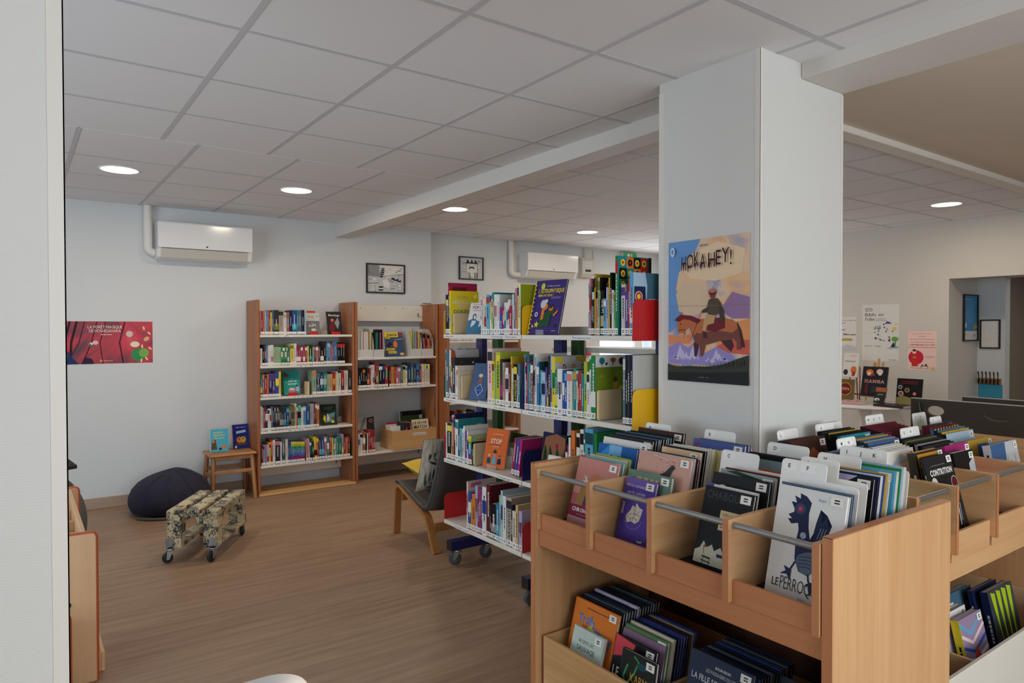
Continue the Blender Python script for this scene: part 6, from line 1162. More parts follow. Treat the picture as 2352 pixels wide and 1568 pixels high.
# rack display books
def d_pop(a): a.poly([(0, 0), (0, .42), (.3, .5), (.5, .4), (1, .42), (1, 0)], (66, 118, 150)); a.text('POP-PHILO', .14, .8, .1, 'red', .8, bold=.03); a.scribble(.2, .74, .6, .03, 'charcoal', 1); a.scribble(.15, .94, .6, .025, 'royal', 1)
for_x = (.3, .68)
def d_pop2(a):
    d_pop(a)
    for x in for_x: a.poly([(x - .12, .2), (x - .1, .42), (x + .1, .42), (x + .06, .3)], 'white'); a.ell(x, .54, .07, 'charcoal', .1); a.ell(x + .01, .53, .045, 'white', .07)
face_out('reference_book', 'white and blue comic-style philosophy book leaning on rack top shelf', 'book', (2.30, 3.70, 1.506), PI + .42, 18, .155, .205, .012, 'white', d_pop2, 'lilac')
def d_astro(a):
    for i in range(24): a.rect(.0, .02 + i * .04, .05, .04 + i * .04, 'yellow' if i % 2 == 0 else 'charcoal')
    a.rect(-.005, 0, .018, 1, 'yellow'); a.ell(.27, .885, .05, (200, 204, 70), .06); a.text('Pr Albert présente', .4, .87, .035, 'palegrey', .42); a.text("L'ASTROPHYSIQUE", .14, .76, .075, 'yellow', .84, shear=.15, bold=.025); a.text('MÊME PAS PEUR !', .15, .69, .045, 'yellow', .5, shear=.1, bold=.01); a.scribble(.6, .67, .3, .012, 'lilac', 2)
    a.poly([(.28, .12), (.32, .34), (.5, .4), (.62, .36), (.7, .4), (.66, .14)], (30, 74, 46)); a.poly([(.52, .38), (.62, .46), (.8, .42), (.76, .36), (.62, .34)], (30, 74, 46)); a.poly([(.36, .26), (.36, .46), (.46, .46), (.44, .26)], 'orange'); a.ell(.46, .5, .07, 'orange', .06); a.ell(.38, .55, .07, 'palegrey', .08); a.ell(.47, .6, .04, 'palegrey'); a.ell(.66, .47, .06, 'orange', .05); a.ell(.64, .5, .055, 'charcoal', .04); a.poly([(.74, .34), (.88, .44), (.9, .4), (.8, .32)], 'orange')
    a.ell(.2, .36, .045, 'palegrey'); a.ell(.2, .36, .02, (60, 44, 110))
    def star(x, y, r): a.poly([(x + (r if k % 2 == 0 else r * .45) * math.sin(k * PI / 5) * a.h / a.w, y + (r if k % 2 == 0 else r * .45) * math.cos(k * PI / 5)) for k in range(10)], 'yellow')
    star(.26, .17, .065); star(.14, .14, .035); a.ell(.85, .15, .03, 'charcoal'); a.scribble(.8, .05, .12, .02, 'palegrey', 1)
face_out('reference_book', 'large purple spiral-bound astrophysics book propped face out on rack', 'book', (2.29, 3.03, 1.507), PI + .1, 14, .232, .302, .014, (60, 44, 112), d_astro, 'mustard')
t = stand('clear acrylic stand under the purple astrophysics book', 2.3025, 2.915, 1.5056, PI + .1, .06, .05, 'acrylic', 14)
def d_fox(a): a.ell(.5, .66, .07, 'cream', .05); a.poly([(.36, .42), (.46, .6), (.58, .6), (.62, .42), (.5, .5)], 'rust'); a.poly([(.5, .1), (.78, .26), (.56, .44), (.26, .3)], 'white'); a.poly([(.5, .12), (.75, .26), (.56, .42), (.29, .3)], 'royal'); a.text('ODYSSÉE', .38, .25, .03, 'paleblue', .3); [a.ell(.15 + .17 * i, .8 + .06 * (i % 3), .02, 'slate', .05) for i in range(5)]
face_out('reference_book', 'blue-grey picture book with white diamond leaning on the rack', 'book', (2.30, 3.665, 1.0965), PI + .38, 18, .125, .235, .012, (74, 98, 134), d_fox, 'navy')
def flat(name, lab, cat, x, y, z, rz, w, l, t, c, fn=None, group=None):
    mb = MB(); mb.box(-w / 2, w / 2, -l / 2, l / 2, 0, .0015, c).box(-w / 2, w / 2, -l / 2, l / 2, t - .0015, t, c).box(-w / 2, -w / 2 + .0015, -l / 2, l / 2, .0016, t - .0016, c)
    o = mb.build(name, 'gloss'); MB().box(-w / 2 + .0016, w / 2 - .003, -l / 2 + .003, l / 2 - .003, .0016, t - .0016, 'white').build('page_block', 'ink', o)
    if fn: m3 = MB(); a = Art(m3, (-w / 2, -l / 2, t), (1, 0, 0), (0, 1, 0), (0, 0, 1), w, l); fn(a); m3.build('cover_print', 'gloss', o)
    o.location = (x, y, z); o.rotation_euler = (0, 0, rz); return tag(o, lab, cat, group)
flat('magazine', 'white booklet lying flat under another on the rack second shelf', 'magazine', 2.375, 3.476, 1.0956, .02, .2, .11, .008, 'white', None, 'booklets lying flat')
flat('magazine', 'grey-blue booklet lying flat on top of a white one', 'magazine', 2.37, 3.474, 1.104, -.03, .2, .105, .006, 'slate', lambda a: a.rect(.1, .1, .9, .5, 'palegrey'), 'booklets lying flat')
def d_stop(a): a.text('Le petit livre', .3, .84, .035, 'white', .46); a.text('pour dire', .42, .79, .03, 'charcoal', .22); a.text('STOP', .24, .62, .12, 'white', .5, bold=.02); a.text('au harcèlement', .2, .565, .03, 'charcoal', .54, bold=.01); a.scribble(.36, .53, .26, .025, 'white', 1); a.scribble(.2, .93, .6, .012, 'tan', 1); a.ell(.5, .36, .06, 'coral', .045); a.ell(.5, .4, .065, 'charcoal', .04); a.ell(.5, .44, .025, 'charcoal')
def d_stop2(a):
    d_stop(a)
    for x, c1, c2 in ((.26, 'tealdk', 'cream'), (.5, 'sky', 'coral'), (.74, 'navy', 'charcoal')): a.poly([(x - .09, .1), (x - .07, .24), (x + .07, .24), (x + .09, .1)], c1); a.ell(x, .27 + (.03 if x != .5 else 0), .04, 'coral' if x != .5 else c1); a.ell(x, .31, .035, c2, .02)
face_out('reference_book', 'orange book titled stop propped face out on third rack shelf', 'book', (2.30, 3.50, .7035), PI + .3, 14, .165, .235, .02, (214, 104, 44), d_stop2, 'purple')
stand('clear acrylic stand under the orange book on the rack', 2.325, 3.4215, .7006, PI + .3, .07, .05, 'acrylic', 14)
for i, (c, y) in enumerate((('crimson', 3.165), ('royal', 3.138), ('magenta', 3.112))): book('reference_book', f'{say(c)} book leaning towards the pillar, {nth(i + 1)} of three', 'book', 'three leaning books on the rack', (2.262, y, .7165), -PI / 2, .16, .022, .215, .16, c, seed=500 + i)
t = thing('brochure_holder', 'clear acrylic brochure holder behind the orange book', 'brochure holder', (2.43, 3.30, .7006)); MB().box(-.04, .04, -.1, -.098, 0, .15).build('side', 'acrylic', t); MB().box(-.04, .04, .098, .1, 0, .15).build('side', 'acrylic', t); MB().box(-.042, -.04, -.1, .1, 0, .13).build('front', 'acrylic', t); MB().box(-.04, .04, -.097, .097, 0, .002).build('base', 'acrylic', t)
def d_jungle(a): a.rect(0, 0, 1, .4, 'navy'); a.poly([(0, .4), (.1, .9), (.5, 1), (1, .9), (1, .4)], (150, 100, 70)); [a.poly([(x, .35), (x + .05, .75), (x + .14, .6), (x + .16, .35)], 'dkgreen') for x in (.05, .24, .5, .78)]; a.ell(.55, .74, .05, 'crimson', .06); a.scribble(.3, .28, .6, .04, 'palegrey', 1)
face_out('reference_book', 'dark jungle picture album standing behind the blue side plate', 'book', (2.38, 3.035, .7035), PI, 6, .23, .26, .014, 'navy', d_jungle, 'green')
def d_savai(a): a.rect(.62, 0, 1, 1, 'rust'); a.text('Savai', .08, .5, .16, 'charcoal', .48); a.text('Les insignes', .08, .34, .06, 'charcoal', .4); a.scribble(.3, .88, .28, .03, 'grey', 2); a.ell(.8, .5, .1, 'orange', .16)
face_out('reference_book', 'small white and rust book with black lettering near the bin', 'book', (2.275, 2.875, .7035), PI + .1, 14, .155, .165, .012, 'white', d_savai, 'tan')
def d_purp(a): a.poly([(.1, .5), (.2, .95), (.4, .98), (.45, .7), (.3, .1), (.2, .1)], (96, 52, 130)); a.ell(.28, .76, .04, 'lilac'); a.scribble(.5, .6, .4, .015, 'slate', 8, 2, 5)
face_out('reference_book', 'pale grey album with a purple figure on the rear rack', 'book', (2.735, 3.36, .667), PI, 8, .235, .34, .012, 'palegrey', d_purp)
t = thing('book_end', 'dark green plate book end on the rear rack', 'book end', (2.725, 3.60, .6655)); MB().prism([(0, a, b) for a, b in rounded(.26, .175, .03, 4, (0, 0, 1, 1))], (.003, 0, 0)).build('upright', 'green_metal', t); MB().box(.0035, .1, .02, .24, 0, .002).build('base', 'green_metal', t)
# rear rack: backs of files and books, seen through the gaps
k = 0
for z, y0, cs, hs in ((.6656, 2.99, ['charcoal', 'grey', 'slate', 'palegrey', 'grey', 'lilac', 'grey', 'black', 'slate', 'navy', 'tealdk', 'grey', 'charcoal'], .30), (1.0606, 2.95, ['white', 'palegrey', 'white', 'cream', 'palegrey', 'white', 'white', 'rose', 'palegrey', 'white', 'teal', 'white', 'cream', 'palegrey'], .29), (1.0606, 3.82, ['charcoal', 'greige', 'mustard', 'lilac', 'white', 'brown', 'charcoal', 'tealdk', 'slate'], .30)):
    for i, c in enumerate(cs):
        t_ = .018 + .004 * (i % 3); k += 1
        book('reference_book', f'{say(c)} book, {nth(i + 1)} from the armchair end on rear rack, ' + ('low row' if z < 1 else 'white-edged row' if y0 < 3 else 'armchair-side row'), 'book', 'books on the rear rack', (2.945, y0 - i * .028 - t_, z), PI / 2, 0, t_, hs - .012 * (i % 4), .2, c, seed=600 + k, parts=False)
# third bookcase, glimpsed behind the rack
k = 0
for z, cs in ((1.42, ['navy', 'crimson', 'black', 'rose', 'black', 'slate', 'crimson', 'charcoal', 'white', 'mauve', 'tan', 'cream']), (1.09, ['tan', 'orange', 'white', 'yellow', 'palegrey', 'greige', 'lilac', 'purple', 'slate', 'charcoal', 'black', 'brown', 'sky']), (.76, ['rose', 'black', 'maroon', 'black', 'charcoal', 'slate', 'olive', 'black', 'brown', 'tealdk', 'mustard', 'charcoal', 'navy']), (.42, ['purple', 'charcoal', 'red', 'sage', 'teal', 'rust', 'white', 'crimson', 'tealdk', 'brown'])):
    x = 3.735
    for i, c in enumerate(cs):
        t_ = .024 + .008 * ((i * 5) % 4); k += 1
        book('novel', f'{say(c)} book, {nth(i + 1)} along the deeper bookcase behind the rack, ' + {1.42: 'top shelf', 1.09: 'second shelf', .76: 'third shelf', .42: 'fourth shelf'}[z], 'book', 'books in the deeper bookcase', (x, 6.35, z + .0006), 0, 0, t_, .2 + .02 * ((i * 7) % 3), .15, c, seed=800 + k, parts=False, acc=['', 'white', '', 'orange'][i % 4]); x += t_ + .001
# ================================================================ comic albums in the bins
DIVC = {}
def album(name, lab, group, frame, base, lean, t, w, h, c, fn=None, spine=None, corner=True, title=None, pages='white', acc='', seed=0, tilt=0.0):
    rz = PI if frame == 1 else -PI / 2
    return book(name, lab, 'comic', group, base, rz, -math.radians(lean), t, h, w, spine or c, c, acc, title, seed or len(lab) * 7, pages, True, fn, False, corner, tilt=tilt)
def divider(lab, group, frame, base, lean, w, h, tab, word, words=None):
    """white index board: full width body, a raised tab from tab[0] to tab[1], its letters near the top"""
    t = .003; mb = MB(); th = .05; r = .012
    out = [(0, 0), (w, 0)] + [(w - r + r * math.cos(a), h - th - r + r * math.sin(a)) for a in (0, PI / 4, PI / 2)] + [(tab[1], h - th)] + [(tab[1] - r + r * math.cos(a), h - r + r * math.sin(a)) for a in (0, PI / 4, PI / 2)] + [(tab[0] + r - r * math.cos(a), h - r + r * math.sin(a)) for a in (PI / 2, PI / 4, 0)] + [(tab[0], h - th)] + ([(r - r * math.cos(a), h - th - r + r * math.sin(a)) for a in (PI / 2, PI / 4, 0)] if tab[0] > .02 else [])
    if tab[1] > w - .02: out = [(0, 0), (w, 0)] + [p for p in out[5:]]
    mb.prism([(0, y, z) for y, z in out], (t, 0, 0)); o = mb.build('index_board', 'card')
    m2 = MB(); a = Art(m2, (t, 0, 0), (0, 1, 0), (0, 0, 1), (1, 0, 0), w, h)
    for ch, yy in word: a.rect((yy - .012) / w, (h - .033) / h, (yy + .034) / w, (h - .006) / h, (244, 244, 240)); a.text(ch, (yy + .011) / w, (h - .026) / h, .0125 / h, 'black', None, 'c', bold=.02)
    m2.build('letter_label', 'ink', o)
    place(o, base, PI if frame == 1 else -PI / 2, -math.radians(lean)); return tag(o, lab, 'index board', group)
def txt(s, x, y, sz, c, wd, **k): return lambda a: a.text(s, x, y, sz, c, wd, **k)
def a_chrono(a):
    a.rect(0, .46, 1, 1, (196, 132, 124)); a.rect(0, .2, 1, .46, (168, 92, 96)); a.poly([(.12, .3), (.2, .6), (.5, .62), (.72, .55), (.8, .3)], (150, 120, 66)); a.poly([(.3, .3), (.36, .56), (.62, .56), (.66, .3)], (86, 56, 84)); a.ell(.52, .66, .13, (186, 124, 92)); a.ell(.6, .68, .012, 'charcoal'); a.ell(.46, .67, .012, 'charcoal')
    for x, s in ((.34, -1), (.72, 1)): a.poly([(x, .62), (x + s * .05, .8), (x + s * .02, .7), (x + s * .12, .74), (x + s * .06, .66), (x + s * .14, .66), (x + s * .05, .61)], 'white')
    a.rect(0, .12, 1, .29, (128, 34, 62)); a.rect(0, 0, 1, .12, (196, 140, 140)); a.text('CHRON', .08, .2, .058, 'white', .36, bold=.03); a.ell(.5, .228, .05, 'white'); a.ell(.5, .228, .042, (128, 34, 62)); a.text('3', .5, .21, .042, 'white', .05, 'c'); a.text('SQUAD', .57, .2, .058, 'white', .36, bold=.03); a.scribble(.2, .155, .6, .014, (206, 160, 160), 1)
def a_mots(a):
    a.rect(.0, .86, 1, 1, (112, 92, 172)); a.text('Mots rumeurs,', .07, .86, .06, 'palegrey', .66, stagger=.03); a.text('mots cutter', .12, .75, .06, 'palegrey', .6, stagger=.03)
    a.poly([(.28, .3), (.22, .4), (.34, .5), (.38, .58), (.46, .56), (.5, .63), (.6, .57), (.72, .55), (.7, .46), (.66, .36), (.55, .31), (.42, .33)], (214, 206, 186))
    for p in (((.3, .42), (.45, .46), (.68, .44)), ((.4, .56), (.52, .44), (.66, .52)), ((.36, .36), (.5, .4), (.62, .36)), ((.46, .34), (.5, .5), (.48, .6)), ((.24, .4), (.36, .38), (.42, .33))): a.line(p, .008, (110, 104, 96))
    for k in range(12): an = PI * 1.12 + k * PI * .76 / 11; a.ell(.48 + .3 * math.cos(an), .42 + .2 * math.sin(an), .008, 'lilac')
    a.rect(.06, .42, .13, .6, 'palegrey'); [a.rect(.07, .43 + i * .016, .12, .437 + i * .016, 'charcoal') for i in range(10)]; a.text('nuf', .74, .05, .04, 'white', .16, bold=.03)
def a_chab(a):
    a.poly([(0, .06), (0, .2), (.1, .24), (.16, .33), (.24, .26), (.34, .31), (.4, .24), (.52, .3), (.6, .22), (.7, .28), (.8, .2), (1, .26), (1, .06)], (196, 196, 172)); a.line([(.16, .1), (.36, .09)], .012, 'charcoal'); a.line([(.17, .15), (.35, .14)], .02, 'charcoal'); a.line([(.2, .06), (.2, .15)], .008, 'charcoal'); a.line([(.33, .05), (.33, .14)], .008, 'charcoal'); a.line([(.2, .18), (.18, .26)], .006, 'charcoal'); a.ell(.2, .27, .018, 'rust')
    a.text('CHABOUTÉ', .06, .86, .1, (58, 60, 66), .86, bold=.03); a.rect(.4, .5, .86, .74, (214, 196, 154)); a.text('Un peu', .46, .68, .04, 'charcoal', .3, stagger=.02); a.text('de bois', .48, .61, .05, 'charcoal', .3, stagger=.02); a.text("et d'acier", .44, .53, .045, 'charcoal', .38, stagger=.02)
    a.rect(.58, .26, .96, .46, (190, 36, 46)); a.scribble(.64, .42, .26, .014, 'palepink', 6, 2.1, 3); a.rect(.44, .16, .68, .25, 'palegrey'); a.rect(.47, .18, .65, .22, 'charcoal'); a.scribble(.46, .235, .2, .008, 'grey', 1); a.scribble(.62, .02, .26, .016, 'grey', 1)
def a_sticker(a): a.ell(.2, .8, .075, 'white'); a.ell(.2, .8, .06, (150, 34, 140)); a.text('PRIX', .2, .795, .022, 'lilac', .1, 'c'); a.scribble(.14, .77, .12, .012, 'lilac', 2); a.text('CHABOUTÉ', .46, .8, .028, (96, 96, 98), .34)
def a_bird(a):
    # a plain dark blue bird of our own
    nv = (34, 42, 74)
    a.poly([(.28, .8), (.22, .86), (.3, .86), (.26, .92), (.35, .9), (.34, .95), (.44, .93), (.52, .88), (.5, .78), (.52, .66), (.56, .56), (.66, .54), (.8, .62), (.84, .72), (.78, .7), (.76, .8), (.7, .72), (.66, .84), (.62, .72), (.6, .62), (.64, .42), (.74, .44), (.74, .34), (.6, .24), (.46, .26), (.38, .36), (.36, .5), (.38, .62), (.36, .68), (.26, .66), (.2, .7), (.26, .71), (.2, .74), (.28, .77)], nv)
    a.poly([(.6, .24), (.74, .34), (.72, .42), (.66, .46), (.52, .44), (.42, .4), (.4, .34), (.48, .26)], (88, 104, 124)); [a.line([(.44, .3 + i * .03), (.56, .315 + i * .03), (.7, .3 + i * .035)], .006, nv) for i in range(4)]
    a.ell(.37, .81, .05, (60, 70, 100)); a.ell(.37, .81, .02, (214, 52, 84)); a.ell(.46, .58, .03, (150, 166, 186)); [a.line([(.66 + i * .04, .58), (.7 + i * .035, .68)], .006, (130, 146, 170)) for i in range(3)]
    a.line([(.4, .34), (.34, .26), (.26, .22)], .016, nv); a.poly([(.36, .26), (.24, .28), (.28, .24), (.2, .2), (.3, .21), (.36, .16), (.36, .22)], nv); a.line([(.6, .26), (.62, .2), (.7, .15)], .016, nv); a.poly([(.66, .2), (.78, .16), (.7, .14), (.66, .08), (.62, .16), (.54, .14)], nv)
    a.text('Espé', .62, .91, .025, (100, 150, 196), .1); a.text('LE', .1, .085, .075, 'charcoal', .1); a.text('PERROQUET', .22, .075, .12, 'charcoal', .66, bold=-.012); a.text('Glénat', .5, .018, .022, (110, 140, 170), .12)
def a_raven(a):
    a.rect(0, 0, 1, 1, (206, 160, 144)); rnd = random.Random(3)
    for i in range(26): a.ell(rnd.uniform(.02, .98), rnd.uniform(.3, .98), .008, (140, 110, 100), n=6)
    a.poly([(.3, .62), (.42, .74), (.56, .8), (.68, .9), (.74, .87), (.7, .84), (.62, .7), (.66, .64), (.98, .52), (.96, .5), (.62, .6), (.44, .6)], (58, 52, 56)); a.line([(.3, .98), (.6, .94)], .01, 'palepink')
def a_leaf(a): a.rect(0, 0, 1, 1, (226, 206, 150)); [(a.line([(x, .2), (x + .05, .5), (x + .2, .85)], .008, 'rust'), [a.ell(x + .06 + .05 * k, .5 + .12 * k, .05, (226, 140, 50), .022, 8, 1 + k) for k in range(4)]) for x in (.1, .4, .7)]
def a_blueface(a): a.rect(0, 0, 1, 1, (36, 96, 170)); a.poly([(.1, .4), (.0, .8), (.3, 1), (.36, .7)], (60, 140, 206)); a.poly([(.3, 1), (.32, .6), (.42, .4), (.56, .42), (.62, .7), (.62, 1)], (120, 180, 224)); a.line([(.36, .86), (.46, .82)], .02, 'black'); a.line([(.58, .86), (.5, .82)], .02, 'black'); a.poly([(.3, .74), (.36, .66), (.48, .7), (.6, .66), (.64, .74), (.58, .5), (.44, .46), (.36, .5)], 'black'); a.ell(.47, .6, .05, 'paleblue', .025)
def a_ombre(a): a.text("L'OMBRE", .1, .86, .06, 'charcoal', .34, shear=.05); a.text('des', .48, .86, .045, 'charcoal', .08, shear=.25); a.text('LUMIÈRES', .58, .86, .06, 'charcoal', .36, shear=.05)
def a_tarq(a): a.text('GAULTIER - TARQUIN', .2, .86, .03, 'palegrey', .6)
def a_couleur(a): a.text('LA COULEUR', .12, .83, .085, 'palegrey', .74, bold=.015); a.text("DE L'AIR", .3, .72, .085, 'palegrey', .5, bold=.015); a.poly([(.06, .93), (.1, .97), (.14, .95), (.08, .91)], 'crimson'); a.poly([(.44, .78), (.52, .84), (.56, .8), (.48, .76)], 'maroon')
def a_bravo(a): a.rect(0, .8, 1, 1, (232, 196, 156)); a.text('ÉMILE BRAVO', .5, .9, .025, 'charcoal', .32, 'c', bold=.03); a.rect(0, 0, 1, .8, 'rust')
def a_ite(a): a.rect(0, 0, 1, 1, 'black'); a.poly([(0, .8), (0, 1), (.8, 1), (.2, .72)], 'lilac'); a.rect(.26, .55, .6, .86, 'cream'); a.text('Ité', .38, .66, .1, 'charcoal', .18); a.poly([(0, .1), (.5, .3), (.9, .42), (1, .3), (.7, .1)], 'maroon'); a.line([(.1, .2), (.4, .3), (.8, .2)], .012, 'mustard'); a.line([(.3, .12), (.7, .34), (.95, .3)], .012, 'cream')
BC = ['in the beech bin, far compartment', 'in the beech bin, second compartment', 'in the beech bin, third compartment', 'in the bin beside its end panel']
BG = ['comics in the bin, far compartment', 'comics in the bin, second compartment', 'comics in the bin, third compartment', 'comics beside the bin end panel']
ZT = .7626
def A1(comp, x, y, w, h, t, c, lab, fn=None, lean=13, **k): return album('comic_album', lab + ' ' + BC[comp], BG[comp], 1, (x + t, y, ZT), lean, t, w, h, c, fn, **k)
def D1(comp, x, y, w, h, tab, word, lab, lean=11): return divider(lab + ' ' + BC[comp], 'index boards', 1, (x + .003, y, ZT), lean, w, h, tab, word)
# far compartment
A1(0, 1.775, 2.105, .225, .265, .012, (196, 132, 124), 'rose comic album with feathers and a round three, front', a_chrono, lean=16)
A1(0, 1.815, 2.10, .215, .265, .014, (120, 176, 176), 'pale teal comic album, second'); A1(0, 1.84, 2.10, .20, .268, .01, (206, 200, 180), 'cream comic album, third'); A1(0, 1.858, 2.085, .19, .272, .012, (150, 176, 84), 'lime comic album, fourth')
A1(0, 1.925, 2.148, .22, .30, .013, (36, 96, 170), 'blue comic album with a bearded face', a_blueface, corner=False, spine='navy'); A1(0, 1.955, 2.155, .26, .322, .016, 'white', 'white comic album with grey lettering on top', a_ombre, spine='white')
for i, (c, h) in enumerate((('charcoal', .328), ('black', .33), ('slate', .332), ('navy', .332), ('charcoal', .333), ('maroon', .333), ('teal', .334), ('navy', .334), ('black', .336))): A1(0, 1.995 + i * .0145, 2.15 - .002 * (i % 3), .245, h, .012, c, f'{say(c)} comic album, {nth(i + 7)}', a_tarq if i == 0 else None, lean=11)
A1(0, 2.135, 2.122, .251, .35, .014, (66, 44, 40), 'dark brown comic album before the letter board', lambda a: a.text('TAMBOUR', .1, .9, .03, 'tan', .25), lean=11); D1(0, 2.165, 2.14, .26, .372, (.03, .17), [('A', .045)], 'white letter board marked A')
# second compartment
A1(1, 1.775, 1.832, .15, .23, .014, (84, 62, 150), 'purple comic album with a crumpled paper head, front', a_mots, lean=16, spine=(74, 54, 136)); A1(1, 1.812, 1.845, .205, .25, .018, (104, 132, 116), 'grey-green comic album, second', lambda a: (a.rect(.0, .0, 1, 1, (104, 132, 116)), a.scribble(.2, .88, .5, .07, 'tan', 1)))
A1(1, 1.85, 1.846, .25, .318, .014, (206, 160, 144), 'pink comic album with a black bird, third', a_raven, spine='white')
for i, (c, w, h) in enumerate((('white', .235, .315), ('black', .232, .316), ('royal', .195, .28), ('white', .196, .285), ('red', .20, .295), ('navy', .20, .298))): A1(1, 1.88 + i * .0145, 1.846 - .001 * (i % 2), w, h, .012, c, f'{say(c)} comic album, {nth(i + 4)}', lean=12, corner=False)
A1(1, 1.975, 1.842, .185, .32, .014, (232, 196, 156), 'sand comic album with rust lower half, tenth', a_bravo, lean=12, spine='black')
for i, (c, h) in enumerate((('black', .322), ('white', .322), ('cream', .322), ('white', .324), ('lime', .315))): A1(1, 2.002 + i * .0145, 1.846, .19, h, .012, c, f'{say(c)} comic album, {nth(i + 11)}', lean=12, corner=False)
A1(1, 2.125, 1.81, .238, .342, .016, (76, 96, 160), 'blue comic album with white title, near the back', a_couleur, lean=11)
A1(1, 2.147, 1.80, .228, .342, .014, 'slate', 'slate comic album behind the blue one', lean=11); D1(1, 2.175, 1.83, .255, .378, (.03, .175), [('B', .045)], 'white letter board marked B')
# third compartment
A1(2, 1.775, 1.475, .185, .262, .016, (28, 29, 33), 'black comic album with cream and red stickers, front', a_chab, lean=16, spine='black'); A1(2, 1.81, 1.486, .19, .263, .012, 'white', 'white comic album with thin black letters, second', lambda a: (a.text('IN', .72, .86, .08, 'charcoal', .14), a.rect(0, .86, .14, 1, 'royal'), a.text('A', .84, .5, .16, 'charcoal', .12, bold=.04)))
A1(2, 1.845, 1.495, .215, .295, .014, (34, 34, 37), 'black comic album with a purple round sticker, third', a_sticker); A1(2, 1.875, 1.49, .21, .304, .012, (150, 160, 156), 'pale grey-green comic album, fourth', lambda a: a.poly([(.1, .98), (.9, .9), (.9, .94), (.3, 1)], 'dkgreen')); A1(2, 1.898, 1.488, .215, .305, .012, 'maroon', 'maroon comic album, fifth', corner=False)
D1(2, 1.935, 1.535, .26, .358, (.0, .15), [('C', .02)], 'white letter board marked C', 12)
A1(2, 2.00, 1.52, .235, .33, .014, (214, 96, 44), 'orange and grey comic album, seventh', lambda a: (a.rect(0, .9, 1, 1, (120, 140, 146)), a.scribble(.08, .8, .9, .05, 'cream', 1)), corner=False); A1(2, 2.04, 1.515, .235, .336, .02, 'black', 'black comic album, eighth', corner=False); A1(2, 2.065, 1.515, .235, .338, .012, 'charcoal', 'charcoal comic album, ninth', corner=False)
A1(1, 2.082, 1.815, .24, .318, .012, (226, 206, 150), 'cream comic album with orange leaves', a_leaf, lean=11, spine='red')
D1(2, 2.13, 1.512, .237, .372, (.03, .19), [('D', .05)], 'white letter board marked D')
# compartment beside the end panel
A1(3, 1.772, 1.205, .209, .315, .016, (222, 222, 220), 'pale comic album with a blue bird, front', a_bird, lean=14, spine=(226, 226, 224)); A1(3, 1.80, 1.212, .216, .318, .012, 'slate', 'slate comic album behind the bird album', corner=False)
D1(3, 1.838, 1.24, .244, .382, (.0, .145), [('E', .015), ('F', .075)], 'white letter board marked E and F', 12); D1(3, 1.885, 1.235, .239, .388, (.03, .15), [('G', .04)], 'white letter board marked G', 12)
A1(3, 1.925, 1.24, .24, .345, .014, (30, 28, 32), 'black comic album with cream title patch, fifth', a_ite, lean=12)
for i, (c, h) in enumerate((('navy', .348), ('white', .35), ('royal', .35), ('mustard', .352))): A1(3, 1.945 + i * .0145, 1.24, .242, h, .012, c, f'{say(c)} comic album, {nth(i + 6)}', lean=12, corner=False)
D1(3, 2.01, 1.245, .249, .385, (.02, .16), [('H', .035)], 'white letter board marked H', 12)
for i, (c, h) in enumerate((('sky', .352), ('white', .35), ('green', .356), ('paleblue', .36), ('white', .358))): A1(3, 2.045 + i * .0145, 1.242, .245, h, .012, c, f'{say(c)} comic album, {nth(i + 11)}', lean=11, corner=(i == 0))
D1(3, 2.135, 1.245, .249, .395, (.03, .18), [('I', .04), ('J', .085), ('K', .13)], 'white letter board marked I, J and K')

# crosswise bin: albums face the camera side, spines towards -x
CC = ['in the crosswise bin, first compartment', 'in the crosswise bin, second compartment', 'in the crosswise bin, third compartment', 'in the crosswise bin, fourth compartment']
CG = ['comics in the crosswise bin, first part', 'comics in the crosswise bin, second part', 'comics in the crosswise bin, third part', 'comics in the crosswise bin, fourth part']
def A2(comp, x, y, w, h, t, c, lab, fn=None, lean=11, **k): return album('comic_album', lab + ' ' + CC[comp], CG[comp], 2, (x, y + t, ZT), lean, t, w, h, c, fn, **k)
def D2(comp, x, y, w, h, tab, word, lab, lean=9): return divider(lab + ' ' + CC[comp], 'index boards', 2, (x, y + .003, ZT), lean, w, h, tab, word)
def a_glow(a): a.rect(0, 0, 1, 1, (70, 44, 38)); a.poly([(.1, .5), (.3, .8), (.6, .9), (.9, .75), (.7, .6), (.4, .55)], (150, 84, 52)); a.ell(.5, .72, .12, (186, 110, 60), .07)
D2(0, 2.40, 1.525, .25, .378, (.01, .15), [('L', .02)], 'white letter board marked L')
for i, c in enumerate(('brown', 'maroon', 'charcoal', 'brown')): A2(0, 2.402, 1.455 + i * .0145, .24, .345 - .001 * i, .012, c, f'{say(c)} comic album, {nth(4 - i)} before the L board', a_glow if i == 0 else None, spine='charcoal')
D2(0, 2.405, 1.34, .255, .36, (.1, .235), [('M', .12), ('N', .17)], 'white letter board marked M and N')
for i, c in enumerate(('teal', 'black', 'charcoal', 'slate')): A2(0, 2.405, 1.255 + i * .016, .24, .318 + .003 * i, .013, c, f'{say(c)} comic album, {nth(i + 1)} before the M board')
def a_rows(a): a.rect(0, .55, 1, 1, (70, 96, 134)); a.poly([(.3, .6), (.9, .7), (.8, .9)], 'navy')
D2(1, 2.695, 1.535, .255, .378, (.0, .14), [('P', .03)], 'white letter board marked P')
for i, c in enumerate(('teal', 'black', 'black', 'black', 'charcoal', 'black')): A2(1, 2.695, 1.42 + i * .0165, .235, .342 + .002 * i, .0145, c, f'{say(c)} comic album, {nth(6 - i)} before the P board', (lambda a: a.rect(0, .93, 1, 1, 'mustard')) if i == 3 else None, title=('TOME %d' % (i + 1), .5, .3, .3, 'palegrey'))
D2(1, 2.72, 1.575, .26, .368, (.13, .25), [('S', .15)], 'white letter board marked S')
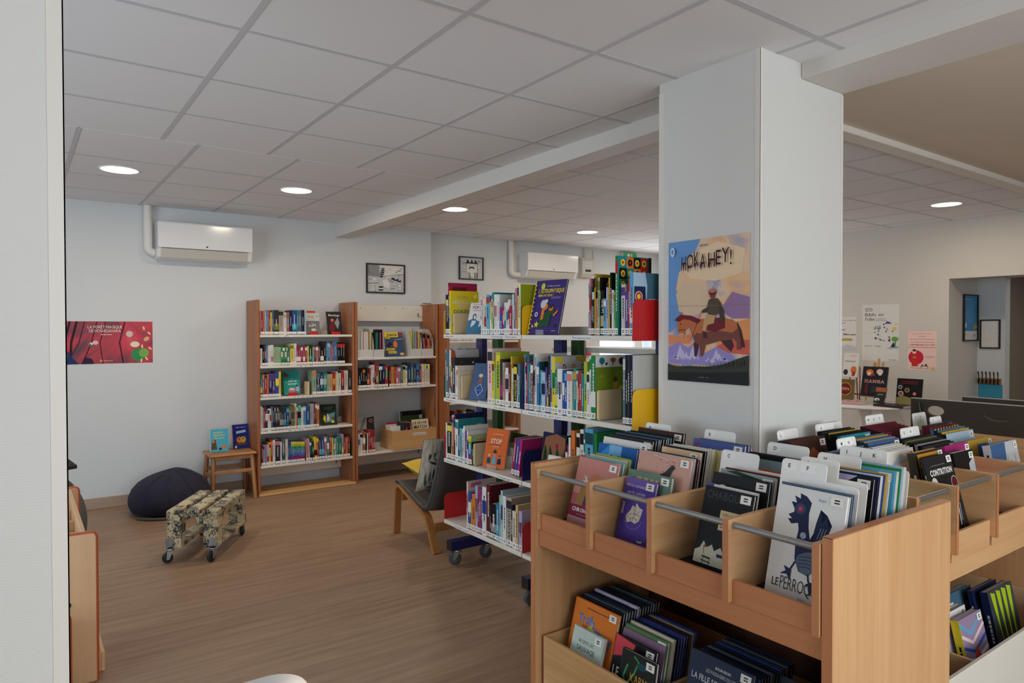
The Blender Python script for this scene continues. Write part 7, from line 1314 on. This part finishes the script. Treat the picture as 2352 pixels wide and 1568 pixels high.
for i, c in enumerate(('slate', 'grey', 'royal', 'mustard', 'slate')): A2(1, 2.735, 1.335 + i * .0145, .255, .322 + .003 * i, .012, c, f'{say(c)} comic album, {nth(i + 1)} of the middle set', a_rows if i in (0, 2) else None, spine='charcoal')
for i, c in enumerate(('white', 'palegrey', 'cream', 'white', 'palegrey')): A2(1, 2.70, 1.255 + i * .013, .225, .30 + .003 * i, .0105, c, f'{say(c)} comic album, {nth(i + 1)} of the pale set', (lambda a: a.poly([(.1, .8), (.5, .95), (.9, .85)], 'paleblue')) if i == 0 else None)
def a_flic(a): a.rect(0, 0, 1, 1, (44, 42, 38)); a.rect(.06, .1, .98, .97, (222, 150, 44)); a.rect(.1, .84, .94, .93, (52, 50, 40)); a.text('MYSTÈRE', .34, .86, .045, 'olive', .36); a.rect(.1, .66, .92, .8, 'charcoal'); a.text('IL FAUT FLINGUER', .13, .685, .08, (226, 190, 60), .76, bold=.02); a.rect(.1, .48, .92, .64, (226, 190, 60)); a.scribble(.16, .54, .7, .06, 'charcoal', 1)
A2(1, 2.765, 1.175, .225, .30, .03, (222, 150, 44), 'orange and black comic album with a bold banner', a_flic, spine=(70, 64, 54))
def a_contr(a): a.text('CONTRITION', .12, .76, .075, 'white', .8, bold=.04); a.scribble(.2, .88, .5, .012, 'grey', 1); a.ell(.9, .62, .09, 'white'); a.ell(.9, .62, .08, 'maroon'); a.ell(.2, .66, .08, 'white'); [a.line([(.1 + .07 * i, .1 + .05 * (i % 3)), (.16 + .07 * i, .36 - .04 * (i % 2))], .02, ('palegrey', 'grey', 'charcoal')[i % 3]) for i in range(12)]
A2(1, 2.735, 1.115, .225, .295, .012, (36, 34, 34), 'black comic album with white horror lettering, front', a_contr, lean=15, spine='charcoal')
D2(2, 3.06, 1.545, .26, .382, (.06, .22), [('W', .07), ('X', .12), ('Y', .17)], 'white letter board marked W, X and Y')
for i in range(7): A2(2, 3.05, 1.42 + i * .0155, .30 if i == 6 else .28, .325 + .003 * i, .0135, 'maroon', f'dark red comic album, {nth(i + 1)} of the red set', None, spine=(70, 24, 40), corner=i in (0, 6), title=('TOME %d' % (7 - i), .4, .3, .3, 'tan'))
D2(2, 3.06, 1.385, .28, .345, (.03, .2), [('Q', .05), ('R', .11)], 'white letter board marked Q and R')
for i, c in enumerate(('charcoal', 'black', 'grey', 'black', 'charcoal', 'olive', 'charcoal', 'black')): A2(2, 3.05, 1.27 + i * .013, .28, .285 + .003 * i, .0105, c, f'{say(c)} comic album, {nth(i + 1)} of the thin dark set', corner=i in (0, 5))
A2(2, 3.13, 1.225, .23, .285, .012, 'magenta', 'magenta comic album with a pale corner sticker', lambda a: a.ell(0, .8, .1, 'coral')); A2(2, 3.055, 1.165, .18, .268, .04, 'black', 'thick black comic album with white page edges, front', lambda a: a.poly([(.7, 0), (.7, .8), (1, .9), (1, 0)], 'palegrey'))
D2(3, 3.56, 1.55, .16, .36, (.01, .15), [('U', .03), ('V', .08)], 'white letter board marked U and V'); A2(3, 3.55, 1.48, .16, .30, .014, 'mint', 'mint green comic album before the last board')
D2(3, 3.40, 1.462, .28, .352, (.15, .27), [('T', .17)], 'white letter board marked T')
for i, (c, fn) in enumerate((('paleblue', None), ('mustard', None), ('slate', None), ('navy', lambda a: [a.rect(.05 + .1 * k, .86, .1 + .1 * k, 1, 'mustard') for k in range(9)]), ('maroon', None), ('charcoal', None))): A2(3, 3.405, 1.33 + i * .0165, .29, .298 + .006 * i, .0145, c, f'{say(c)} comic album, {nth(i + 1)} before the T board', fn, spine=['black', 'charcoal', 'navy', 'slate', 'maroon', 'maroon'][i])
A2(3, 3.42, 1.25, .25, .275, .018, 'mustard', 'mustard comic album with a blue panel', lambda a: (a.rect(.35, .3, .75, .92, (50, 80, 150)), a.rect(.8, .4, .9, .9, 'maroon')), spine='yellow'); A2(3, 3.40, 1.16, .29, .268, .03, (60, 96, 140), 'blue and white comic album with handwriting, front', lambda a: (a.poly([(.42, 0), (.55, 1), (1, 1), (1, 0)], 'palegrey'), a.line([(.5, .5), (.58, .8), (.62, .5), (.7, .7), (.78, .5), (.84, .8), (.9, .5)], .02, 'charcoal')), spine='palegrey')

# lower crates
CG1 = 'comics in the lower crate, first group'
ZC = .0965
def A3(x, y, w, h, t, c, lab, fn=None, lean=15, g='comics in the far lower crate', z=ZC + .035, **k): return album('comic_album', lab, g, 1, (x + t, y, z), lean, t, w, h, c, fn, **k)
def a_troll(a): a.poly([(.2, .1), (.3, .6), (.45, .8), (.6, .6), (.7, .1)], 'yellow'); a.poly([(.35, .1), (.42, .5), (.5, .6), (.58, .1)], 'cream'); a.text('Trolls', .14, .73, .13, (50, 120, 196), .38, stagger=.04, bold=.02); a.text('de', .52, .7, .06, (50, 120, 196), .1); a.text('Troy', .6, .6, .13, (50, 120, 196), .34, stagger=.04, bold=.02); a.scribble(.3, .92, .5, .02, 'charcoal', 1)
def a_orc(a): a.text('UN GENTIL ORC', .22, .78, .06, 'charcoal', .52); a.text('SAUVAGE', .2, .66, .085, 'charcoal', .58); a.poly([(.3, .42), (.36, .58), (.5, .6), (.54, .42)], 'charcoal'); a.ell(.15, .3, .12, 'charcoal', .08); a.ell(.8, .36, .16, 'white', .08); a.ell(.5, .16, .14, 'white', .06)
def a_dern(a): a.poly([(0, .7), (0, 1), (.5, .96), (.42, .8)], (214, 70, 80)); a.poly([(.4, 0), (.36, .2), (.5, .22), (.56, .1)], 'white'); a.poly([(.44, .8), (.56, .82), (.6, .7), (.5, .66)], 'palegrey'); a.poly([(.6, .0), (.66, .3), (.8, .16)], (214, 70, 80)); a.text('LE', .05, .46, .13, 'white', .16, bold=.03); a.text('DERNIER', .05, .27, .15, 'white', .6, bold=.03)
def a_karma(a): a.line([(.2, .8), (.1, .6), (.2, .5), (.4, .7), (.5, .9), (.36, .95)], .03, (60, 150, 80)); a.text('KARMA', .3, .58, .13, (214, 160, 50), .6); a.text('CITY', .36, .4, .13, (214, 160, 50), .5); a.ell(.6, .85, .1, 'tealdk', .05)
def a_fille(a): a.text('BOURGEON', .42, .9, .025, 'palegrey', .24, bold=.03); a.text('LES PASSAGERS DU VENT', .28, .84, .035, 'palegrey', .52); a.text('LA FILLE SOUS LA DUNE', .06, .74, .06, 'palegrey', .88, bold=.02); a.poly([(.05, .1), (.2, .5), (.4, .55), (.5, .2)], 'slate'); a.ell(.3, .5, .08, 'grey')
A3(1.725, 2.07, .17, .235, .018, (190, 206, 196), 'pale sage comic album with dark hills, front of the far lower crate', a_orc, lean=16); A3(1.765, 2.125, .245, .32, .014, (214, 120, 44), 'orange comic album with blue lettering in the far lower crate', a_troll, spine='orange')
for i, c in enumerate(('black', 'slate', 'charcoal', 'navy', 'black', 'lilac', 'black', 'charcoal', 'navy', 'black', 'charcoal', 'slate', 'black', 'charcoal')): A3(1.80 + i * .0148, 2.125, .245, .322 if c != 'lilac' else .33, .012, c, f'{say(c)} comic album, {nth(i + 1)} behind the orange one, far crate', lean=13, corner=i in (1, 5))
A3(1.755, 1.868, .2, .265, .014, (26, 24, 28), 'black and red comic album with white capitals, far crate', a_dern, lean=15, spine='charcoal'); A3(1.79, 1.87, .21, .28, .012, 'mauve', 'mauve comic album, far crate', corner=False); A3(1.81, 1.868, .21, .29, .016, (90, 124, 76), 'mossy green comic album, far crate', lean=12); A3(1.835, 1.868, .215, .295, .012, 'cream', 'cream comic album behind the mossy one, far crate', corner=False, lean=12)
for i, c in enumerate(('navy', 'royal', 'purple', 'navy', 'charcoal', 'tan', 'royal', 'navy')): A3(1.86 + i * .0148, 1.868, .215, .292, .012, c, f'{say(c)} comic album, {nth(i + 1)} behind the mossy one, far crate', lean=12, corner=i == 5)
album('comic_album', 'dark comic album with orange angular lettering turned sideways, far crate', 'comics in the far lower crate', 1, (1.745, 1.782, .15), 10, .016, .165, .235, (34, 38, 36), a_karma, spine=(40, 76, 66), tilt=0.0)
g2 = 'comics in the lower crate beside the end panel'
A3(1.775, 1.535, .245, .335, .014, (40, 52, 74), 'navy comic album with pale title, lower crate beside end panel', a_fille, g=g2, z=.125, lean=13)
for i, c in enumerate(('royal', 'charcoal', 'navy', 'black', 'slate', 'black', 'navy', 'royal', 'charcoal', 'slate', 'black', 'navy')): A3(1.805 + i * .0162, 1.54, .25, .33, .013, c, f'{say(c)} comic album, {nth(i + 1)} behind the navy one, lower crate', lean=12, g=g2, z=.11, corner=i in (0, 4))
A3(1.82, 1.272, .2, .262, .012, 'green', 'green comic album, lower crate corner', g=g2, corner=False); A3(1.842, 1.275, .22, .275, .012, 'mauve', 'mauve comic album, lower crate corner', g=g2, corner=False)
A3(1.90, 1.28, .235, .30, .014, (60, 66, 76), 'slate comic album with a pale artist title, lower crate corner', lambda a: (a.text('TARDI', .2, .8, .07, 'grey', .42, bold=.03), a.ell(.6, .4, .1, 'maroon')), g=g2)
# paperbacks under the crosswise bin
g3 = 'comics in the white-fronted crate'
def A4(x, y, w, h, t, c, lab, fn=None, lean=12, tilt=0.0, **k): return album('graphic_novel', lab, g3, 2, (x, y + t, ZC), lean, t, w, h, c, fn, tilt=tilt, **k)
def a_wave(a): [a.line([(0, .95 - .13 * i), (.4, .8 - .1 * i), (1, .98 - .13 * i)], .04, ('sky', 'palepink', 'royal', 'white', 'teal', 'rose')[i]) for i in range(6)]; a.poly([(.3, 0), (.34, .5), (.5, .66), (.66, .5), (.78, 0)], (196, 60, 50)); a.ell(.52, .42, .09, 'coral', .1)
A4(2.905, 1.06, .2, .325, .03, (150, 130, 160), 'bright wavy comic with a yellow spine, front of the white crate', a_wave, spine='yellow', lean=13)
for i, c in enumerate(('white', 'white', 'palegrey', 'white')): A4(2.86 - .012 * i, 1.115 + i * .036, .23, .33, .028, c, f'{say(c)} paperback comic, {nth(i + 1)} behind the yellow spine, white crate', spine='palegrey', title=('TOME %d' % (4 - i), .4, .5, .2, 'charcoal'), pages='cream')
for i in range(7): A4(3.02, 1.30 + i * .024, .22, .325, .02, ('black', 'charcoal', 'olive', 'charcoal', 'black', 'charcoal', 'black')[i], f'dark paperback comic, {nth(i + 1)} of the dark set in the white crate', (lambda a: a.poly([(.4, .6), (.5, .75), (.7, .8), (.6, .55)], 'rust')) if i == 0 else None, spine='greige', corner=i == 0)
A4(3.19, 1.22, .22, .31, .035, (70, 104, 126), 'slate blue boxed comic, white crate', None, spine='slate', corner=False); A4(3.30, 1.11, .25, .33, .03, (60, 66, 72), 'dark comic with acid green strokes, white crate', lambda a: ([a.poly([(.1 + .22 * i, .98), (.26 + .22 * i, .95), (.24 + .2 * i, .5), (.3 + .16 * i, .1)], (170, 196, 30)) for i in range(4)]), spine='navy', corner=False); A4(3.29, 1.165, .25, .325, .02, 'navy', 'navy comic behind the acid green one, white crate', spine='navy', corner=False)
A4(2.52, 1.05, .2, .30, .014, (60, 58, 56), 'dark grey comic leaning in the white crate corner', lambda a: a.ell(.6, .5, .3, 'lilac', .2), lean=14, corner=False)

# ================================================================ books on the pedestal table
def easel(lab, x, y, z, rz, w, h, mat='pine_z', slats=True):
    t = thing('display_easel', lab, 'easel', (x, y, z), rz)
    for s in (-1, 1): MB().tube([(0.0, s * w * .42, .0), (-.09, s * w * .2, h)], .008, 6).build('leg', mat, t)
    MB().tube([(-.12, 0, 0), (-.085, 0, h * .9)], .008, 6).build('leg', mat, t)
    MB().box(-.012, .03, -w * .5, w * .5, .06, .075, bev=.002).build('ledge', mat, t)
    if slats:
        for s in (-.16, 0.0, .16): MB().prism([(-.078 - .0, s * w - .014, h * .86), (-.078, s * w + .014, h * .86), (-.092, s * w + .012, h * (1.08 if s == 0 else .98)), (-.092, s * w - .012, h * (1.08 if s == 0 else .98))], (-.006, 0, 0)).build('slat', mat, t)
    return t
TZ = .7565
def a_manga(a): a.ell(.28, .82, .12, 'orange', .09); a.ell(.26, .76, .07, 'palepink'); a.ell(.68, .84, .11, 'palepink', .09); a.ell(.7, .78, .07, 'white'); a.poly([(.3, .66), (.5, .7), (.45, .8)], 'red'); a.text('MANGA', .12, .46, .1, 'white', .78, bold=.05); a.text('MANGA', .125, .465, .09, 'red', .76, bold=.01); [a.line([(.4, .1 + .06 * i), (.6, .2 + .03 * i), (.85, .12 + .05 * i)], .01, 'slate') for i in range(5)]; a.poly([(.16, .1), (.16, .4), (.28, .4), (.28, .1)], 'maroon')
easel('small wooden easel holding the black manga book on the pedestal table', 7.29, 3.655, TZ + .007, PI, .24, .43)
face_out('manga_guide', 'black manga drawing book on the wooden easel', 'book', (7.265, 3.785, TZ + .077), PI - .0, 12, .26, .315, .014, (34, 34, 38), a_manga)
def a_badge(a): a.scribble(.15, .88, .7, .04, 'crimson', 2); [a.ell(x, y, r, c) for x, y, r, c in ((.14, .68, .075, 'palegrey'), (.42, .58, .085, 'tan'), (.18, .44, .1, 'palegrey'), (.72, .46, .06, 'coral'))]; [a.ell(x, y, r, c) for x, y, r, c in ((.14, .68, .055, 'slate'), (.42, .58, .06, 'brown'), (.18, .44, .07, 'rust'))]; a.poly([(0, 0), (0, .3), (.3, .36), (.6, .3), (1, .34), (1, 0)], (150, 140, 90))
face_out('art_book', 'black art book with round badges standing on the pedestal table', 'book', (7.33, 3.455, TZ), PI - .0, 9, .245, .28, .014, (26, 24, 28), a_badge)
def a_manga2(a): a.ell(.6, .88, .18, 'palepink', .06); a.text('MANGA', .1, .62, .075, 'charcoal', .7); a.ell(.2, .2, .1, 'charcoal', .12); a.ell(.7, .3, .12, 'orange', .16); a.poly([(.6, .05), (.66, .25), (.86, .22), (.8, .05)], 'red')
easel('plain easel behind the pillar holding the white manga book', 7.47, 3.99, TZ + .007, PI, .2, .36, 'mahog_z', False)
face_out('manga_guide', 'white manga guide half hidden behind the poster pillar', 'book', (7.44, 4.075, TZ + .255), PI, 10, .17, .265, .02, 'white', a_manga2)
def a_round(a): a.rect(0, 0, 1, 1, (110, 90, 56)); a.ell(.5, .55, .3, 'mustard', .3); a.ell(.5, .55, .27, (120, 30, 30), .27); a.text('ZEN', .28, .5, .12, 'cream', .44)
face_out('picture_album', 'brown album with a red disc half hidden behind the pillar', 'book', (7.36, 4.10, TZ + .0006), PI, 8, .19, .235, .02, (110, 90, 56), a_round)
def a_japon(a): a.rect(0, .72, 1, 1, 'rust'); a.text('JAPON', .25, .5, .09, 'palegrey', .5); a.ell(.3, .2, .16, 'white', .1); a.ell(.35, .16, .07, 'green')
face_out('travel_guide', 'small dark guide to Japan leaning before the black manga book', 'book', (7.17, 3.60, TZ + .024), PI, 24, .105, .165, .014, (44, 42, 44), a_japon)
flat('art_book', 'pink cased book lying flat at the table edge', 'book', 7.12, 3.79, TZ + .0006, .15, .19, .24, .03, (206, 170, 166), lambda a: (a.rect(.2, .3, .8, .7, (196, 90, 80)), a.rect(.3, .4, .7, .6, 'palepink')))
flat('art_book', 'dark red-edged album lying flat before the art book with badges', 'book', 7.17, 3.405, TZ + .0006, -.05, .2, .30, .022, (60, 50, 56), None)
flat('leaflet', 'pale leaflet lying flat beside the pink cased book', 'leaflet', 7.12, 4.03, TZ + .0006, .2, .1, .15, .004, 'palepink', None)
